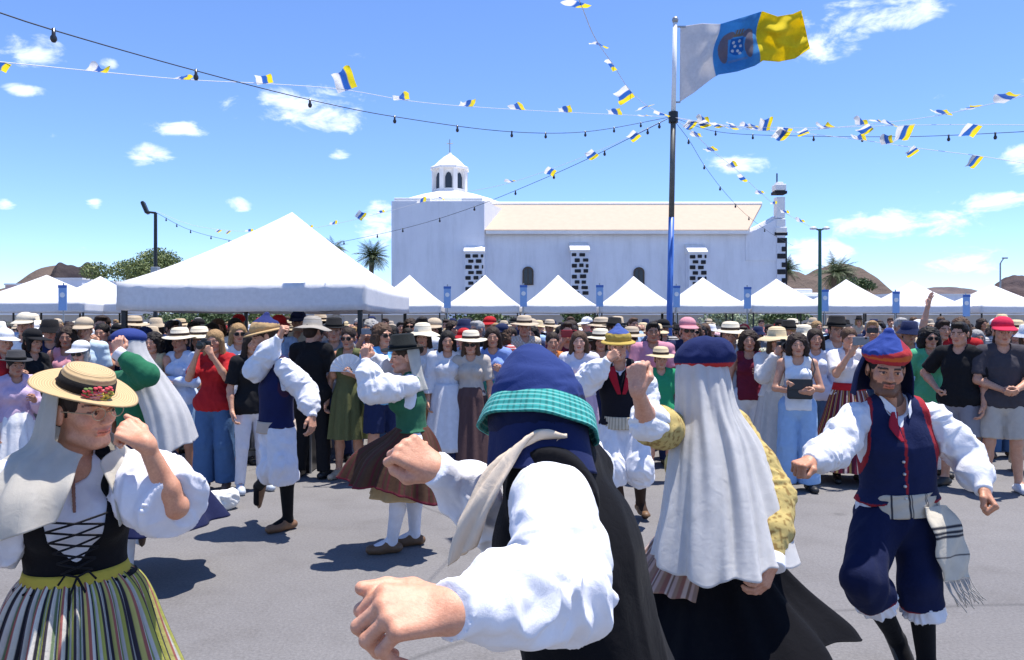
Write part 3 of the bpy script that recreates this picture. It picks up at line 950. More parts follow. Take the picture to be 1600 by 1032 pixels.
lights([J0, (1075, 217, 17), (1100, 258, 19), (1130, 298, 21), (1165, 335, 24), (1205, 365, 28), (1240, 385, 32)],
       [(1074, 216), (1101, 259), (1126, 293), (1148, 318), (1170, 340), (1195, 358)], 'black light string running down from the flagpole past the belfry', 0.007, 1.0)
lights([(243, 332, 24), (290, 357, 24), (340, 372, 24), (400, 383, 24), (440, 388, 25), (480, 391, 26)],
       [(258, 342), (275, 351), (300, 360), (330, 369), (360, 376), (395, 382)], 'black light string hanging from the floodlight post', 0.008, 0.9)

rf_ = lambda: random.uniform(-25, 25)
bunting([(-60, 92, 6.0), (0, 97, 6.4), (150, 112, 7.2), (295, 125, 8.0), (415, 131, 8.8), (535, 140, 9.8), (640, 158, 10.6), (735, 167, 11.6), (890, 176, 13.6), J0],
        [(-2, 96, 20, 0, 60, .5), (140, 111, 78, 8, 5, .62), (292, 125, 70, 0, 10, .62), (415, 131, -150, -10, 8, .62), (538, 141, 165, -18, -5, .9), (636, 157, 80, -8, 12, .75), (733, 167, 82, 5, -15, .8), (816, 171, 80, -5, 20, .85), (888, 175, 86, 0, 0, .8), (962, 178, 84, 4, 5, .9), (1015, 181, 60, 0, 20, .8)],
        'white cord of small tricolour flags from left edge to the flagpole', 0.004)
bunting([(880, -60, 5.5), (908, 8, 6.5), (930, 60, 8), (957, 100, 9.6), (985, 142, 11.8), (1015, 168, 14), J0],
        [(905, 5, 55, 10, 15, .72), (940, 72, 65, 12, 5, .72), (958, 102, 60, 40, 30, .6), (985, 142, 20, 35, 40, .85), (1010, 166, 50, -15, 10, 1.0), (1035, 178, 55, 20, 0, 1.1)],
        'cord of small tricolour flags coming from overhead to the flagpole', 0.004)
bunting([J0, (1130, 198, 15), (1230, 206, 13.6), (1300, 200, 12.8), (1400, 190, 11.5), (1470, 180, 10.6), (1560, 160, 9.4), (1640, 140, 8.4)],
        [(1080, 188, 10, 5, 20, .8), (1135, 198, 70, 15, 30, .7), (1198, 203, 165, -5, 10, .8), (1258, 203, 30, 20, 50, .6), (1300, 200, 75, -12, 15, .85), (1375, 193, 70, 14, 10, .8), (1475, 179, 74, 10, -5, .8), (1580, 153, 70, -28, 0, .8)],
        'cord of small tricolour flags rising from the pole to the right edge', 0.004)
bunting([J0, (1120, 195, 15), (1228, 200, 13.6), (1320, 199, 12.4), (1415, 196, 11), (1525, 195, 10), (1640, 196, 9)],
        [(1086, 190, 60, 0, 0, .7), (1165, 198, 68, 8, -15, .8), (1228, 200, 5, 4, 12, 1.0), (1362, 197, 20, 12, 45, .75), (1393, 197, 70, 10, 10, .8), (1417, 196, 4, -10, 8, .95), (1527, 195, 8, 6, 14, .8)],
        'level cord of small tricolour flags right of the flagpole', 0.004)
bunting([J0, (1165, 200, 14.6), (1260, 209, 13.2), (1345, 219, 12), (1435, 232, 11), (1530, 244, 10), (1640, 262, 9)],
        [(1110, 192, 40, 20, 40, .8), (1185, 203, 72, -6, 14, .9), (1345, 219, 80, 10, 0, .75), (1437, 233, 12, 20, 35, .55), (1532, 244, 4, 3, 16, .65)],
        'drooping cord of small tricolour flags right of the flagpole', 0.004)
bunting([J0, (1080, 205, 17), (1112, 235, 19), (1150, 265, 22), (1190, 303, 25), (1230, 335, 26), (1281, 362, 26)],
        [(1090, 214, 78, 0, 10, .9), (1112, 236, 75, -8, 8, 1.0), (1146, 262, 84, -15, 0, .95), (1163, 278, 35, 40, 15, 1.1), (1190, 303, 70, -10, 5, 1.0), (1225, 332, 75, 5, 0, 1.0), (1255, 350, 75, 5, 0, 1.0)],
        'cord of small tricolour flags from the flagpole to the green lamp', 0.006)
bunting([(243, 330, 24), (300, 352, 24), (365, 361, 24), (430, 362, 24), (500, 355, 24), (600, 332, 23), (700, 306, 21), (800, 285, 19), (930, 238, 17.5), J0],
        [(340, 358, 20, 10, 60, .6), (365, 361, 10, 0, 70, .6), (395, 362, 70, 0, 10, .8), (478, 357, 75, 5, 0, .8), (520, 351, 74, -5, 10, .8), (563, 341, 150, 30, 40, .9), (600, 332, 70, -8, 10, .8), (655, 318, 80, -8, 0, .9), (690, 309, 50, 25, 20, .9), (798, 286, 60, -14, 25, .9), (857, 266, 10, 20, 25, .85), (928, 239, 10, 30, 30, .85), (997, 207, 20, 25, 30, .85)],
        'long cord of small tricolour flags from floodlight post to flagpole', 0.005)
# ================================================================== people: modelling tools
PERM = np.random.default_rng(5).permutation(256)
PERM = np.concatenate([PERM, PERM, PERM])
RND = np.random.default_rng(6).uniform(-1, 1, 256)


def vnoise(p):
    p = np.asarray(p, dtype=np.float64)
    i = np.floor(p).astype(int); f = p - i
    f = f * f * (3 - 2 * f)
    i &= 255
    r_ = 0
    for dx in (0, 1):
        for dy in (0, 1):
            for dz in (0, 1):
                hsh = RND[PERM[PERM[PERM[(i[:, 0] + dx) & 255] + ((i[:, 1] + dy) & 255)] + ((i[:, 2] + dz) & 255)] & 255]
                w = (f[:, 0] if dx else 1 - f[:, 0]) * (f[:, 1] if dy else 1 - f[:, 1]) * (f[:, 2] if dz else 1 - f[:, 2])
                r_ = r_ + hsh * w
    return r_


def vec(*a): return np.array(a, dtype=np.float64)
def unit(a):
    a = np.asarray(a, dtype=np.float64)
    return a / max(np.linalg.norm(a), 1e-9)


class Sd:
    """solid built from smoothly blended primitives, turned into a mesh by surface nets"""
    def __init__(s):
        s.p = []

    def cone(s, a, b_, ra, rb, k=0.02, sq=None, flat=(False, False), op='u'):
        a = np.asarray(a, float); b_ = np.asarray(b_, float)
        n = None
        if sq is not None: n = (unit(sq[0]), sq[1])
        rm = max(ra, rb)
        lo = np.minimum(a - rm, b_ - rm); hi = np.maximum(a + rm, b_ + rm)
        ba = b_ - a; L2 = float(ba @ ba) + 1e-12; L = math.sqrt(L2)

        def fn(X, Y, Z):
            dx, dy, dz = X - a[0], Y - a[1], Z - a[2]
            tt = (dx * ba[0] + dy * ba[1] + dz * ba[2]) / L2
            tc_ = np.clip(tt, 0, 1)
            ex, ey, ez = dx - tc_ * ba[0], dy - tc_ * ba[1], dz - tc_ * ba[2]
            sc = 1.0
            if n is not None:
                nn_, sf = n
                q = (ex * nn_[0] + ey * nn_[1] + ez * nn_[2]) * (1 / sf - 1)
                ex, ey, ez = ex + q * nn_[0], ey + q * nn_[1], ez + q * nn_[2]
                sc = min(1.0, sf ** 0.5)
            d = (np.sqrt(ex * ex + ey * ey + ez * ez) - (ra + (rb - ra) * tc_)) * sc
            if flat[0]: d = np.maximum(d, -tt * L)
            if flat[1]: d = np.maximum(d, (tt - 1) * L)
            return d
        s.p.append((op, fn, lo, hi, k)); return s

    def ell(s, c, r_, k=0.02, M=None, op='u'):
        c = np.asarray(c, float); r_ = np.asarray(r_, float)
        M = np.eye(3) if M is None else np.asarray(M, float)       # columns are the axes
        e = np.abs(M) @ r_
        def fn(X, Y, Z):
            dx, dy, dz = X - c[0], Y - c[1], Z - c[2]
            a = [(dx * M[0, i] + dy * M[1, i] + dz * M[2, i]) / r_[i] for i in range(3)]
            k0 = np.sqrt(a[0] ** 2 + a[1] ** 2 + a[2] ** 2)
            k1 = np.sqrt((a[0] / r_[0]) ** 2 + (a[1] / r_[1]) ** 2 + (a[2] / r_[2]) ** 2) + 1e-9
            return k0 * (k0 - 1) / k1
        s.p.append((op, fn, c - e, c + e, k)); return s

    def cut(s, n, p0, k=0.0):
        """remove everything on the side n points to"""
        n = unit(n); c = float(n @ np.asarray(p0, float))
        s.p.append(('cut', lambda X, Y, Z: X * n[0] + Y * n[1] + Z * n[2] - c, None, None, k)); return s

    def mesh(s, h):
        lo = np.min([q[2] for q in s.p if q[0] == 'u'], axis=0) - 3 * h - 0.02
        hi = np.max([q[3] for q in s.p if q[0] == 'u'], axis=0) + 3 * h + 0.02
        n = np.ceil((hi - lo) / h).astype(int) + 1
        ax = [(lo[i] + h * np.arange(n[i])).astype(np.float32) for i in range(3)]
        F = np.full(tuple(n), 1.0, dtype=np.float32)
        for (op, fn, a, b_, k) in s.p:
            if op == 'cut':
                d = fn(ax[0][:, None, None], ax[1][None, :, None], ax[2][None, None, :])
                np.maximum(F, d, out=F); continue
            mg = k + 3 * h
            i0 = np.clip(np.floor((a - mg - lo) / h).astype(int), 0, n); i1 = np.clip(np.ceil((b_ + mg - lo) / h).astype(int) + 1, 0, n)
            if np.any(i1 <= i0): continue
            sl = tuple(slice(i0[i], i1[i]) for i in range(3))
            d = fn(ax[0][sl[0]][:, None, None], ax[1][sl[1]][None, :, None], ax[2][sl[2]][None, None, :]).astype(np.float32)
            f = F[sl]
            if op == 'u':
                if k > 0:
                    q = np.maximum(k - np.abs(f - d), 0) / k
                    F[sl] = np.minimum(f, d) - q * q * k * 0.25
                else:
                    F[sl] = np.minimum(f, d)
            elif op == 's':
                d = -d
                if k > 0:
                    q = np.maximum(k - np.abs(f - d), 0) / k
                    F[sl] = np.maximum(f, d) + q * q * k * 0.25
                else:
                    F[sl] = np.maximum(f, d)
        F[0] = F[-1] = 1; F[:, 0] = F[:, -1] = 1; F[:, :, 0] = F[:, :, -1] = 1
        return snet(F, lo, h)


def snet(F, lo, h):
    S = F < 0
    c = np.zeros(tuple(np.array(F.shape) - 1), dtype=np.int8)
    CO = [(dx, dy, dz) for dx in (0, 1) for dy in (0, 1) for dz in (0, 1)]
    nx, ny, nz_ = c.shape
    for (dx, dy, dz) in CO:
        c += S[dx:dx + nx, dy:dy + ny, dz:dz + nz_]
    act = (c > 0) & (c < 8)
    ijk = np.argwhere(act)
    idx = np.full(c.shape, -1, dtype=np.int32); idx[act] = np.arange(len(ijk))
    vals = np.stack([F[ijk[:, 0] + d[0], ijk[:, 1] + d[1], ijk[:, 2] + d[2]] for d in CO], 1)
    acc = np.zeros((len(ijk), 3)); cnt = np.zeros(len(ijk))
    for a in range(8):
        for b_ in range(a + 1, 8):
            da, db = CO[a], CO[b_]
            if sum(abs(da[i] - db[i]) for i in range(3)) != 1: continue
            va, vb = vals[:, a], vals[:, b_]
            mk = (va < 0) != (vb < 0)
            tt = np.where(mk, va / np.where(mk, va - vb, 1), 0)
            pos = np.array(da)[None, :] + tt[:, None] * (np.array(db) - np.array(da))[None, :]
            acc += pos * mk[:, None]; cnt += mk
    V = lo + h * (ijk + acc / cnt[:, None])
    Q = []
    for axn in range(3):
        sa = [slice(None)] * 3; sb = [slice(None)] * 3
        sa[axn] = slice(0, -1); sb[axn] = slice(1, None)
        A = S[tuple(sa)]; B = S[tuple(sb)]
        e = np.argwhere(A != B)
        o1, o2 = (axn + 1) % 3, (axn + 2) % 3
        e = e[(e[:, o1] > 0) & (e[:, o2] > 0) & (e[:, o1] < F.shape[o1] - 1) & (e[:, o2] < F.shape[o2] - 1)]
        def at_(d1, d2):
            q = e.copy(); q[:, o1] += d1; q[:, o2] += d2
            return idx[q[:, 0], q[:, 1], q[:, 2]]
        q = np.stack([at_(-1, -1), at_(0, -1), at_(0, 0), at_(-1, 0)], 1)
        ins = A[e[:, 0], e[:, 1], e[:, 2]]
        q[~ins] = q[~ins][:, ::-1]
        Q.append(q)
    return V, np.concatenate(Q)


def normals(V, Q):
    n = np.cross(V[Q[:, 2]] - V[Q[:, 0]], V[Q[:, 3]] - V[Q[:, 1]])
    out = np.zeros_like(V)
    for i in range(4): np.add.at(out, Q[:, i], n)
    return out / (np.linalg.norm(out, axis=1, keepdims=True) + 1e-12)


def wrinkle(V, Q, amp, scale=18.0, along=None, stretch=3.0, seed=0.0):
    """cloth folds: ridged noise along the surface normal"""
    Nn = normals(V, Q)
    p = V * scale
    if along is not None:
        a = unit(along)
        p = p + np.outer(p @ a, a) * (stretch - 1)
    q = p + 1.2 * np.stack([vnoise(p * .5 + 7 + seed), vnoise(p * .5 + 17 + seed), vnoise(p * .5 + 31 + seed)], 1)
    w = 1 - 2 * np.abs(vnoise(q + seed)) + 0.5 * vnoise(q * 2.1 + 5 + seed)
    return V + Nn * (amp * w)[:, None]


def join(*ms):
    Vs = []; Qs = []; o = 0
    for V, Q in ms:
        Vs.append(V); Qs.append(Q + o); o += len(V)
    return np.concatenate(Vs), np.concatenate(Qs)


def frame(fwd, up=(0, 0, 1)):
    """columns: right, forward, up"""
    f = unit(fwd); r_ = unit(np.cross(f, up)); u_ = np.cross(r_, f)
    return np.stack([r_, f, u_], 1)


# ---- head: x right, y forward, z up, origin between the ears
def head_sdf(S, c, M, s=1.0, female=False, smile=False, neck=None):
    T = lambda x, y, z: c + M @ (vec(x, y, z) * s)
    E = lambda p, r_, k, op='u': S.ell(T(*p), np.array(r_) * s, k * s, M, op)
    C = lambda a, b_, ra, rb, k, op='u': S.cone(T(*a), T(*b_), ra * s, rb * s, k * s, op=op)
    E((0, -.012, .032), (.076, .094, .084), .02)
    E((0, .028, -.035), (.058 if not female else .054, .060, .076), .03)
    E((0, .060, -.098), (.026, .022, .018), .025)
    for q in (-1, 1):
        E((q * .040, .056, -.022), (.024, .024, .024), .02)
        C((q * .05, .01, -.075), (q * .022, .06, -.097), .016, .014, .025)
    C((-.036, .079, .022), (.036, .079, .022), .011 if not female else .008, .011 if not female else .008, .016)
    for q in (-1, 1):
        S.ell(T(q * .031, .101, .001), np.array((.019, .016, .013)) * s, .012 * s, M, 's')
    C((0, .086, .014), (0, .106 if not female else .103, -.028), .008 if not female else .0065, .0125 if not female else .0095, .010)
    for q in (-1, 1):
        E((q * .011, .096, -.031), (.0085, .010, .008), .006)
        E((q * .031, .0785, .001), (.0135, .0135, .012), .002)
        E((q * .079, -.008, -.005), (.010, .019, .032), .008)
    w = .026 if smile else .021
    C((-w, .080, -.056 + (.004 if smile else 0)), (0, .091, -.058), .005, .007, .006)
    C((w, .080, -.056 + (.004 if smile else 0)), (0, .091, -.058), .005, .007, .006)
    C((-w * .8, .081, -.066), (w * .8, .081, -.066), .006, .006, .006)
    C((0, .086, -.067), (0, .0861, -.067), .007, .007, .006)
    if neck is not None:
        S.cone(T(0, -.018, -.05), neck, .054 * s if not female else .047 * s, .062 if not female else .055, .03)


def head_cols(V, c, M, s=1.0, beard=0.0, brow=(0.12, 0.09, 0.07), lip=(0.98, 0.62, 0.60), eyes_open=True, female=False):
    L = (V - c) @ M / s
    x, y, z = L[:, 0], L[:, 1], L[:, 2]
    C = np.ones((len(V), 3))
    ch = np.exp(-(((np.abs(x) - .042) / .02) ** 2 + ((z + .028) / .022) ** 2)) * (y > .04)
    C *= 1 - ch[:, None] * np.array([0.0, .12, .10])
    if beard > 0:
        bm = ((z < -.040) & (y > -.01) & (z > -.125) & ~((np.abs(x) < .022) & (np.abs(z + .062) < .010))) | ((z < -.01) & (np.abs(x) > .055) & (y > 0) & (y < .045))
        bm &= (np.abs(x) > 0.012) | (z < -.042)
        bm &= ~((z > -.05) & (np.abs(x) < .05) & (np.abs(x) > .03) & (y > .04))
        C[bm] = (1 - beard) + beard * np.array(brow)
    lp_ = (np.abs(x) < .024) & (np.abs(z + .062) < .0105) & (y > .078)
    C[lp_] = lip
    mouth = (np.abs(x) < .021) & (np.abs(z + .0615) < .0022) & (y > .078)
    C[mouth] = (.3, .15, .14)
    br = (np.abs(z - (.0235 if not female else .0275) + (np.abs(x) - (.03 if not female else .036)) ** 2 * (6 if not female else 11)) < (.0052 if not female else .0030)) & (np.abs(x) > .012) & (np.abs(x) < .052) & (y > .05)
    C[br] = brow
    for q in (-1, 1):
        ey = ((x - q * .031) / .0145) ** 2 + ((z - .001) / .0075) ** 2
        on = (ey < 1) & (y > .07)
        C[on] = (1.15, 1.3, 1.4) if eyes_open else (.8, .7, .68)
        ir = (((x - q * .031) ** 2 + (z - .002) ** 2) < .0062 ** 2) & (y > .07)
        C[ir] = (.06, .05, .05)
        lash = (ey >= .75) & (ey < 1.5) & (z > .002) & (y > .07)
        C[lash] = (.25, .18, .16)
    return C


# ---- hand: origin wrist, y along the hand, z out of the back of the hand, thumb at x*side
CURL = {'fist': (78, 98, 62), 'relax': (28, 38, 25), 'loose': (55, 70, 40), 'flat': (6, 8, 6), 'hold': (50, 62, 40)}


def hand_sdf(S, c, M, side=1, curl='relax', s=1.0, thumb=None):
    T = lambda p: c + M @ (np.asarray(p, float) * s)
    a1, a2, a3 = [R(a) for a in CURL[curl]]
    fx = [.030, .0105, -.0095, -.029]; fy = [.090, .094, .089, .079]
    ln = [(.043, .026, .021), (.047, .030, .022), (.043, .028, .021), (.034, .021, .019)]
    S.cone(T((0, -.006, 0)), T((0, .015, 0)), .026 * s, .027 * s, .02 * s, sq=(M[:, 2], .72))
    for k in range(4):
        kn = vec(side * fx[k], fy[k], 0)
        S.cone(T((side * fx[k] * .55, .012, -.002)), T(kn), .016 * s, .0118 * s, .012 * s)
        ang = 0; p = kn
        rr_ = [.0105, .0095, .0088, .0075]
        if k == 3: rr_ = [q * .87 for q in rr_]
        for j, (da, l) in enumerate(zip((a1 * (1 + .04 * k), a2, a3), ln[k])):
            ang += da
            q = p + vec(-side * .0015 * k, math.cos(ang) * l, -math.sin(ang) * l)
            S.cone(T(p), T(q), rr_[j] * s, rr_[j + 1] * s, .004 * s)
            p = q
    th = {'fist': [(.022, .015, -.008), (.044, .045, -.022), (.036, .076, -.042), (.010, .088, -.050)],
          'hold': [(.022, .015, -.008), (.046, .045, -.026), (.040, .075, -.045), (.022, .094, -.052)],
          'loose': [(.022, .015, -.008), (.046, .045, -.020), (.048, .076, -.034), (.036, .098, -.044)],
          'relax': [(.022, .015, -.008), (.048, .045, -.014), (.058, .073, -.022), (.060, .098, -.030)],
          'flat': [(.022, .015, -.006), (.052, .042, -.010), (.072, .066, -.012), (.082, .088, -.014)],
          'thumb': [(.022, .015, -.008), (.046, .048, -.016), (.052, .082, -.018), (.048, .116, -.014)]}[thumb or curl]
    rr_ = [.0165, .0135, .0115, .0092]
    for j in range(3):
        a = vec(*th[j]) * vec(side, 1, 1); b_ = vec(*th[j + 1]) * vec(side, 1, 1)
        S.cone(T(a), T(b_), rr_[j] * s, rr_[j + 1] * s, .008 * s)


# ---- skeletons.  J: pel, che, nek, head, Mh, fwd, sh/el/wr/hip/kn/an/to + L or R
ARMS = {'down': ((.235, .02, 1.10), (.245, -.07, .87)), 'folded': ((.245, -.05, 1.11), (-.03, -.215, 1.15)), 'phone': ((.205, -.2, 1.20), (.075, -.30, 1.46)),
        'hip': ((.37, .05, 1.16), (.19, -.07, 1.0)), 'clasp': ((.235, -.05, 1.11), (.05, -.23, 1.03)), 'raise': ((.27, -.05, 1.62), (.22, -.07, 1.87)),
        'hold': ((.235, -.06, 1.11), (.11, -.27, 1.20)), 'chin': ((.21, -.16, 1.13), (.08, -.22, 1.35))}


def stand(female=False, armL='down', armR='down', head_turn=0.0, head_nod=0.0, stance=0.1, bend=0.0):
    w = .158 if female else .180
    J = {'fwd': vec(0, -1, 0), 'pel': vec(0, 0, .96), 'che': vec(0, .005, 1.24), 'nek': vec(0, .012, 1.435)}
    a = R(head_turn)
    f = vec(math.sin(a), -math.cos(a), -math.sin(R(head_nod)))
    J['Mh'] = frame(f); J['head'] = vec(0, -.012 - .02 * math.sin(R(head_nod)), 1.585)
    for sd_, sg in (('L', 1), ('R', -1)):
        J['sh' + sd_] = vec(sg * w, .01, 1.385)
        e, wr_ = ARMS[armL if sg > 0 else armR]
        J['el' + sd_] = vec(sg * e[0] * (0.95 if female else 1), e[1], e[2]); J['wr' + sd_] = vec(sg * wr_[0] * (0.95 if female else 1), wr_[1], wr_[2])
        if (armL if sg > 0 else armR) == 'folded' and sg < 0:
            J['wrR'] = J['wrR'] + vec(0, -.045, -.055)
        J['hip' + sd_] = vec(sg * .088, 0, .90)
        J['kn' + sd_] = vec(sg * (.09 + stance * .25), -.02, .49)
        J['an' + sd_] = vec(sg * (.09 + stance * .5), .015, .085)
        J['to' + sd_] = vec(sg * (.12 + stance * .6), -.135, .035)
    return J


def torso_sdf(S, J, off=0.0, female=False, bust=1.0, belly=0.0, k=.03):
    f = J['fwd']
    up = unit(J['nek'] - J['pel'])
    r_ = unit(np.cross(f, up)); f = np.cross(up, r_)
    ws = J['pel'] * .5 + J['che'] * .5
    if female:
        S.cone(J['pel'], ws, .135 + off, .112 + off, k, sq=(f, .80)); S.cone(ws, J['che'], .112 + off, .130 + off, k, sq=(f, .76))
        for q in (-1, 1):
            S.ell(J['che'] + f * .075 * bust + r_ * q * .066 + up * .01, vec(.062, .056, .060) * bust + off, k * 1.2)
    else:
        S.cone(J['pel'], ws, .135 + off, .138 + off, k, sq=(f, .78)); S.cone(ws, J['che'], .138 + off, .155 + off, k, sq=(f, .74))
        if belly: S.ell(ws + f * .05 + up * .01, vec(.12, .10 * belly, .13) + off, k, np.stack([r_, f, up], 1))
    S.cone(J['che'], J['nek'] - up * .02, (.128 if female else .155) + off, .07 + off, k, sq=(f, .74))
    S.cone(J['shL'], J['nek'] - up * .01, .050 + off, .052 + off, k); S.cone(J['shR'], J['nek'] - up * .01, .050 + off, .052 + off, k)
    S.cone(J['hipL'] + up * .03, J['hipR'] + up * .03, .094 + off, .094 + off, k, sq=(f, .98))


def limb(S, J, s, off=0.0, k=.02, female=False, fore=True):
    g = .88 if female else 1
    S.cone(J['sh' + s], J['el' + s], .052 * g + off, .040 * g + off, k)
    if fore:
        m = J['el' + s] * .7 + J['wr' + s] * .3
        S.cone(J['el' + s], m, .040 * g + off, .041 * g + off, k); S.cone(m, J['wr' + s], .041 * g + off, .026 * g + off, k)


def leg_sdf(S, J, s, off=0.0, k=.025, lo=True):
    S.cone(J['hip' + s], J['kn' + s], .088 + off, .056 + off, k)
    if lo:
        m = J['kn' + s] * .68 + J['an' + s] * .32
        kb = unit(J['an' + s] - J['kn' + s])
        bk = J['kn' + s] * 0 - J['fwd'] * .018
        S.cone(J['kn' + s], m + bk, .054 + off, .054 + off, k); S.cone(m + bk, J['an' + s], .054 + off, .035 + off, k)


def default_hand_frame(J, s):
    d = unit(J['wr' + s] - J['el' + s])
    c = J['che']
    out = J['wr' + s] - (J['el' + s] * 0 + c)
    out = out - d * (out @ d)
    if np.linalg.norm(out) < .03: out = vec(0, 0, 1) - d * d[2]
    z = unit(out); x = np.cross(d, z)
    return np.stack([x, d, z], 1)


def body_mesh(J, female=False, hres=.005, bres=.012, hands=('relax', 'relax'), HM=None, beard=0.0, brow=(0.12, .09, .07), smile=False, hs=1.0, thumbs=(None, None), belly=0.0, handres=None, eyes_open=True):
    """head, hands and body of one person as one mesh"""
    S = Sd(); torso_sdf(S, J, 0.0, female, belly=belly)
    for s in 'LR':
        limb(S, J, s, 0, female=female); leg_sdf(S, J, s)
        S.cone(J['an' + s], J['to' + s], .036, .030, .02)
    Bm = S.mesh(bres)
    S = Sd(); head_sdf(S, J['head'], J['Mh'], hs, female, smile, J['nek'])
    Hm = S.mesh(hres)
    parts = [Hm, Bm]
    for s, sg, cu, th in (('L', 1, hands[0], thumbs[0]), ('R', -1, hands[1], thumbs[1])):
        M = (HM or {}).get(s)
        if M is None: M = default_hand_frame(J, s)
        # thumb side: for a palm facing -z and fingers along y, the left thumb is at +x
        S = Sd(); hand_sdf(S, J['wr' + s], M, 1 if s == 'L' else -1, cu, (.92 if female else 1.0), th)
        m0 = J['el' + s] * .3 + J['wr' + s] * .7
        g = .88 if female else 1
        S.cone(m0, J['wr' + s], .031 * g, .0245 * g, .02)
        parts.append(S.mesh(handres or hres))
    V, Q = join(*parts)
    C = np.ones((len(V), 3))
    C[:len(Hm[0])] = head_cols(Hm[0], J['head'], J['Mh'], hs, beard, brow if not female else tuple(q * .6 + .18 for q in brow), eyes_open=eyes_open, female=female)
    return V, Q, C


def top_mesh(J, female=False, sleeve=1.0, off=.014, hem=.10, res=.012, amp=.004, neck=.0, puff=0.0, bust=1.0, belly=0.0, seed=0, flare=0.0):
    """shirt; sleeve 0 none, .5 short, 1 long"""
    S = Sd(); f = J['fwd']; up = unit(J['nek'] - J['pel'])
    torso_sdf(S, J, off, female, bust, belly)
    S.cone(J['pel'] + up * .05, J['pel'] - up * (hem - .02), .142 + off + flare * .3, .147 + off + flare, .03, sq=(f, .82), flat=(False, True))
    if hem > .05: S.cone(J['hipL'] + up * .03, J['hipR'] + up * .03, .098 + off + .018, .098 + off + .018, .03)
    for s in 'LR':
        if sleeve <= 0:
            continue
        g = .9 if female else 1
        if sleeve < .95:
            e = J['sh' + s] + (J['el' + s] - J['sh' + s]) * min(1, sleeve * 1.6)
            S.cone(J['sh' + s], e, .056 * g + off, .054 * g + off, .02, flat=(False, True))
        else:
            S.cone(J['sh' + s], J['el' + s], .056 * g + off + puff * .4, .046 * g + off + puff, .03)
            S.cone(J['el' + s], J['wr' + s] * .96 + J['el' + s] * .04, .046 * g + off + puff, .032 * g + off * .7 + puff * .25, .025, flat=(False, True))
    S.cut(-up, J['pel'] - up * hem)
    S.cone(J['nek'] - f * .03 + up * .12, J['nek'] + f * .045 - up * (.005 + neck), .075, .058, .01, op='s')
    if sleeve <= 0:
        r_ = unit(np.cross(f, up))
        for q, s in ((1, 'R'), (-1, 'L')):
            S.cut(r_ * q, J['sh' + s] - r_ * q * .025)
    V, Q = S.mesh(res)
    if amp: V = wrinkle(V, Q, amp, 16, (0, 0, 1), .6, seed)
    return V, Q


def bottom_mesh(J, length=1.0, off=.016, res=.012, amp=.004, wide=0.0, seed=0):
    S = Sd(); up = unit(J['nek'] - J['pel']); f = J['fwd']
    S.cone(J['pel'] + up * .05, J['pel'] - up * .06, .124 + off, .130 + off, .03, sq=(f, .84), flat=(True, False))
    S.cone(J['hipL'] + up * .02, J['hipR'] + up * .02, .093 + off, .093 + off, .03)
    for s in 'LR':
        if length > .55:
            S.cone(J['hip' + s], J['kn' + s], .092 + off, .060 + off + wide * .5, .02)
            e = J['kn' + s] + (J['an' + s] - J['kn' + s]) * min(1.0, (length - .5) * 2 + .05)
            S.cone(J['kn' + s], e, .060 + off + wide * .5, .046 + off + wide, .02, flat=(False, True))
        else:
            e = J['hip' + s] + (J['kn' + s] - J['hip' + s]) * min(1.05, length * 2)
            S.cone(J['hip' + s], e, .094 + off, .078 + off + wide, .02, flat=(False, True))
    V, Q = S.mesh(res)
    if amp: V = wrinkle(V, Q, amp, 13, (0, 0, 1), .5, seed)
    return V, Q


def shoe_mesh(J, res=.008, off=.006, sides='LR', boot=0.0):
    out = []
    for s in sides:
        S = Sd()
        a, t_ = J['an' + s], J['to' + s]
        d = unit(t_ - a)
        up = J.get('fup' + s, vec(0, 0, 1))
        fl = unit(d - up * (d @ up))
        heel = a - fl * .045 - up * .045
        S.cone(heel, t_ + fl * .02, .034 + off, .034 + off, .02, sq=(up, .9))
        S.cone(a + up * .01, t_ - fl * .05, .036 + off, .034 + off, .025)
        if boot: S.cone(a, a + up * boot, .04 + off, .044 + off, .02, flat=(False, True))
        S.cut(-up, a - up * .085)
        S.cut(up, a + up * (.012 + boot), .0)
        out.append(S.mesh(res))
    return out


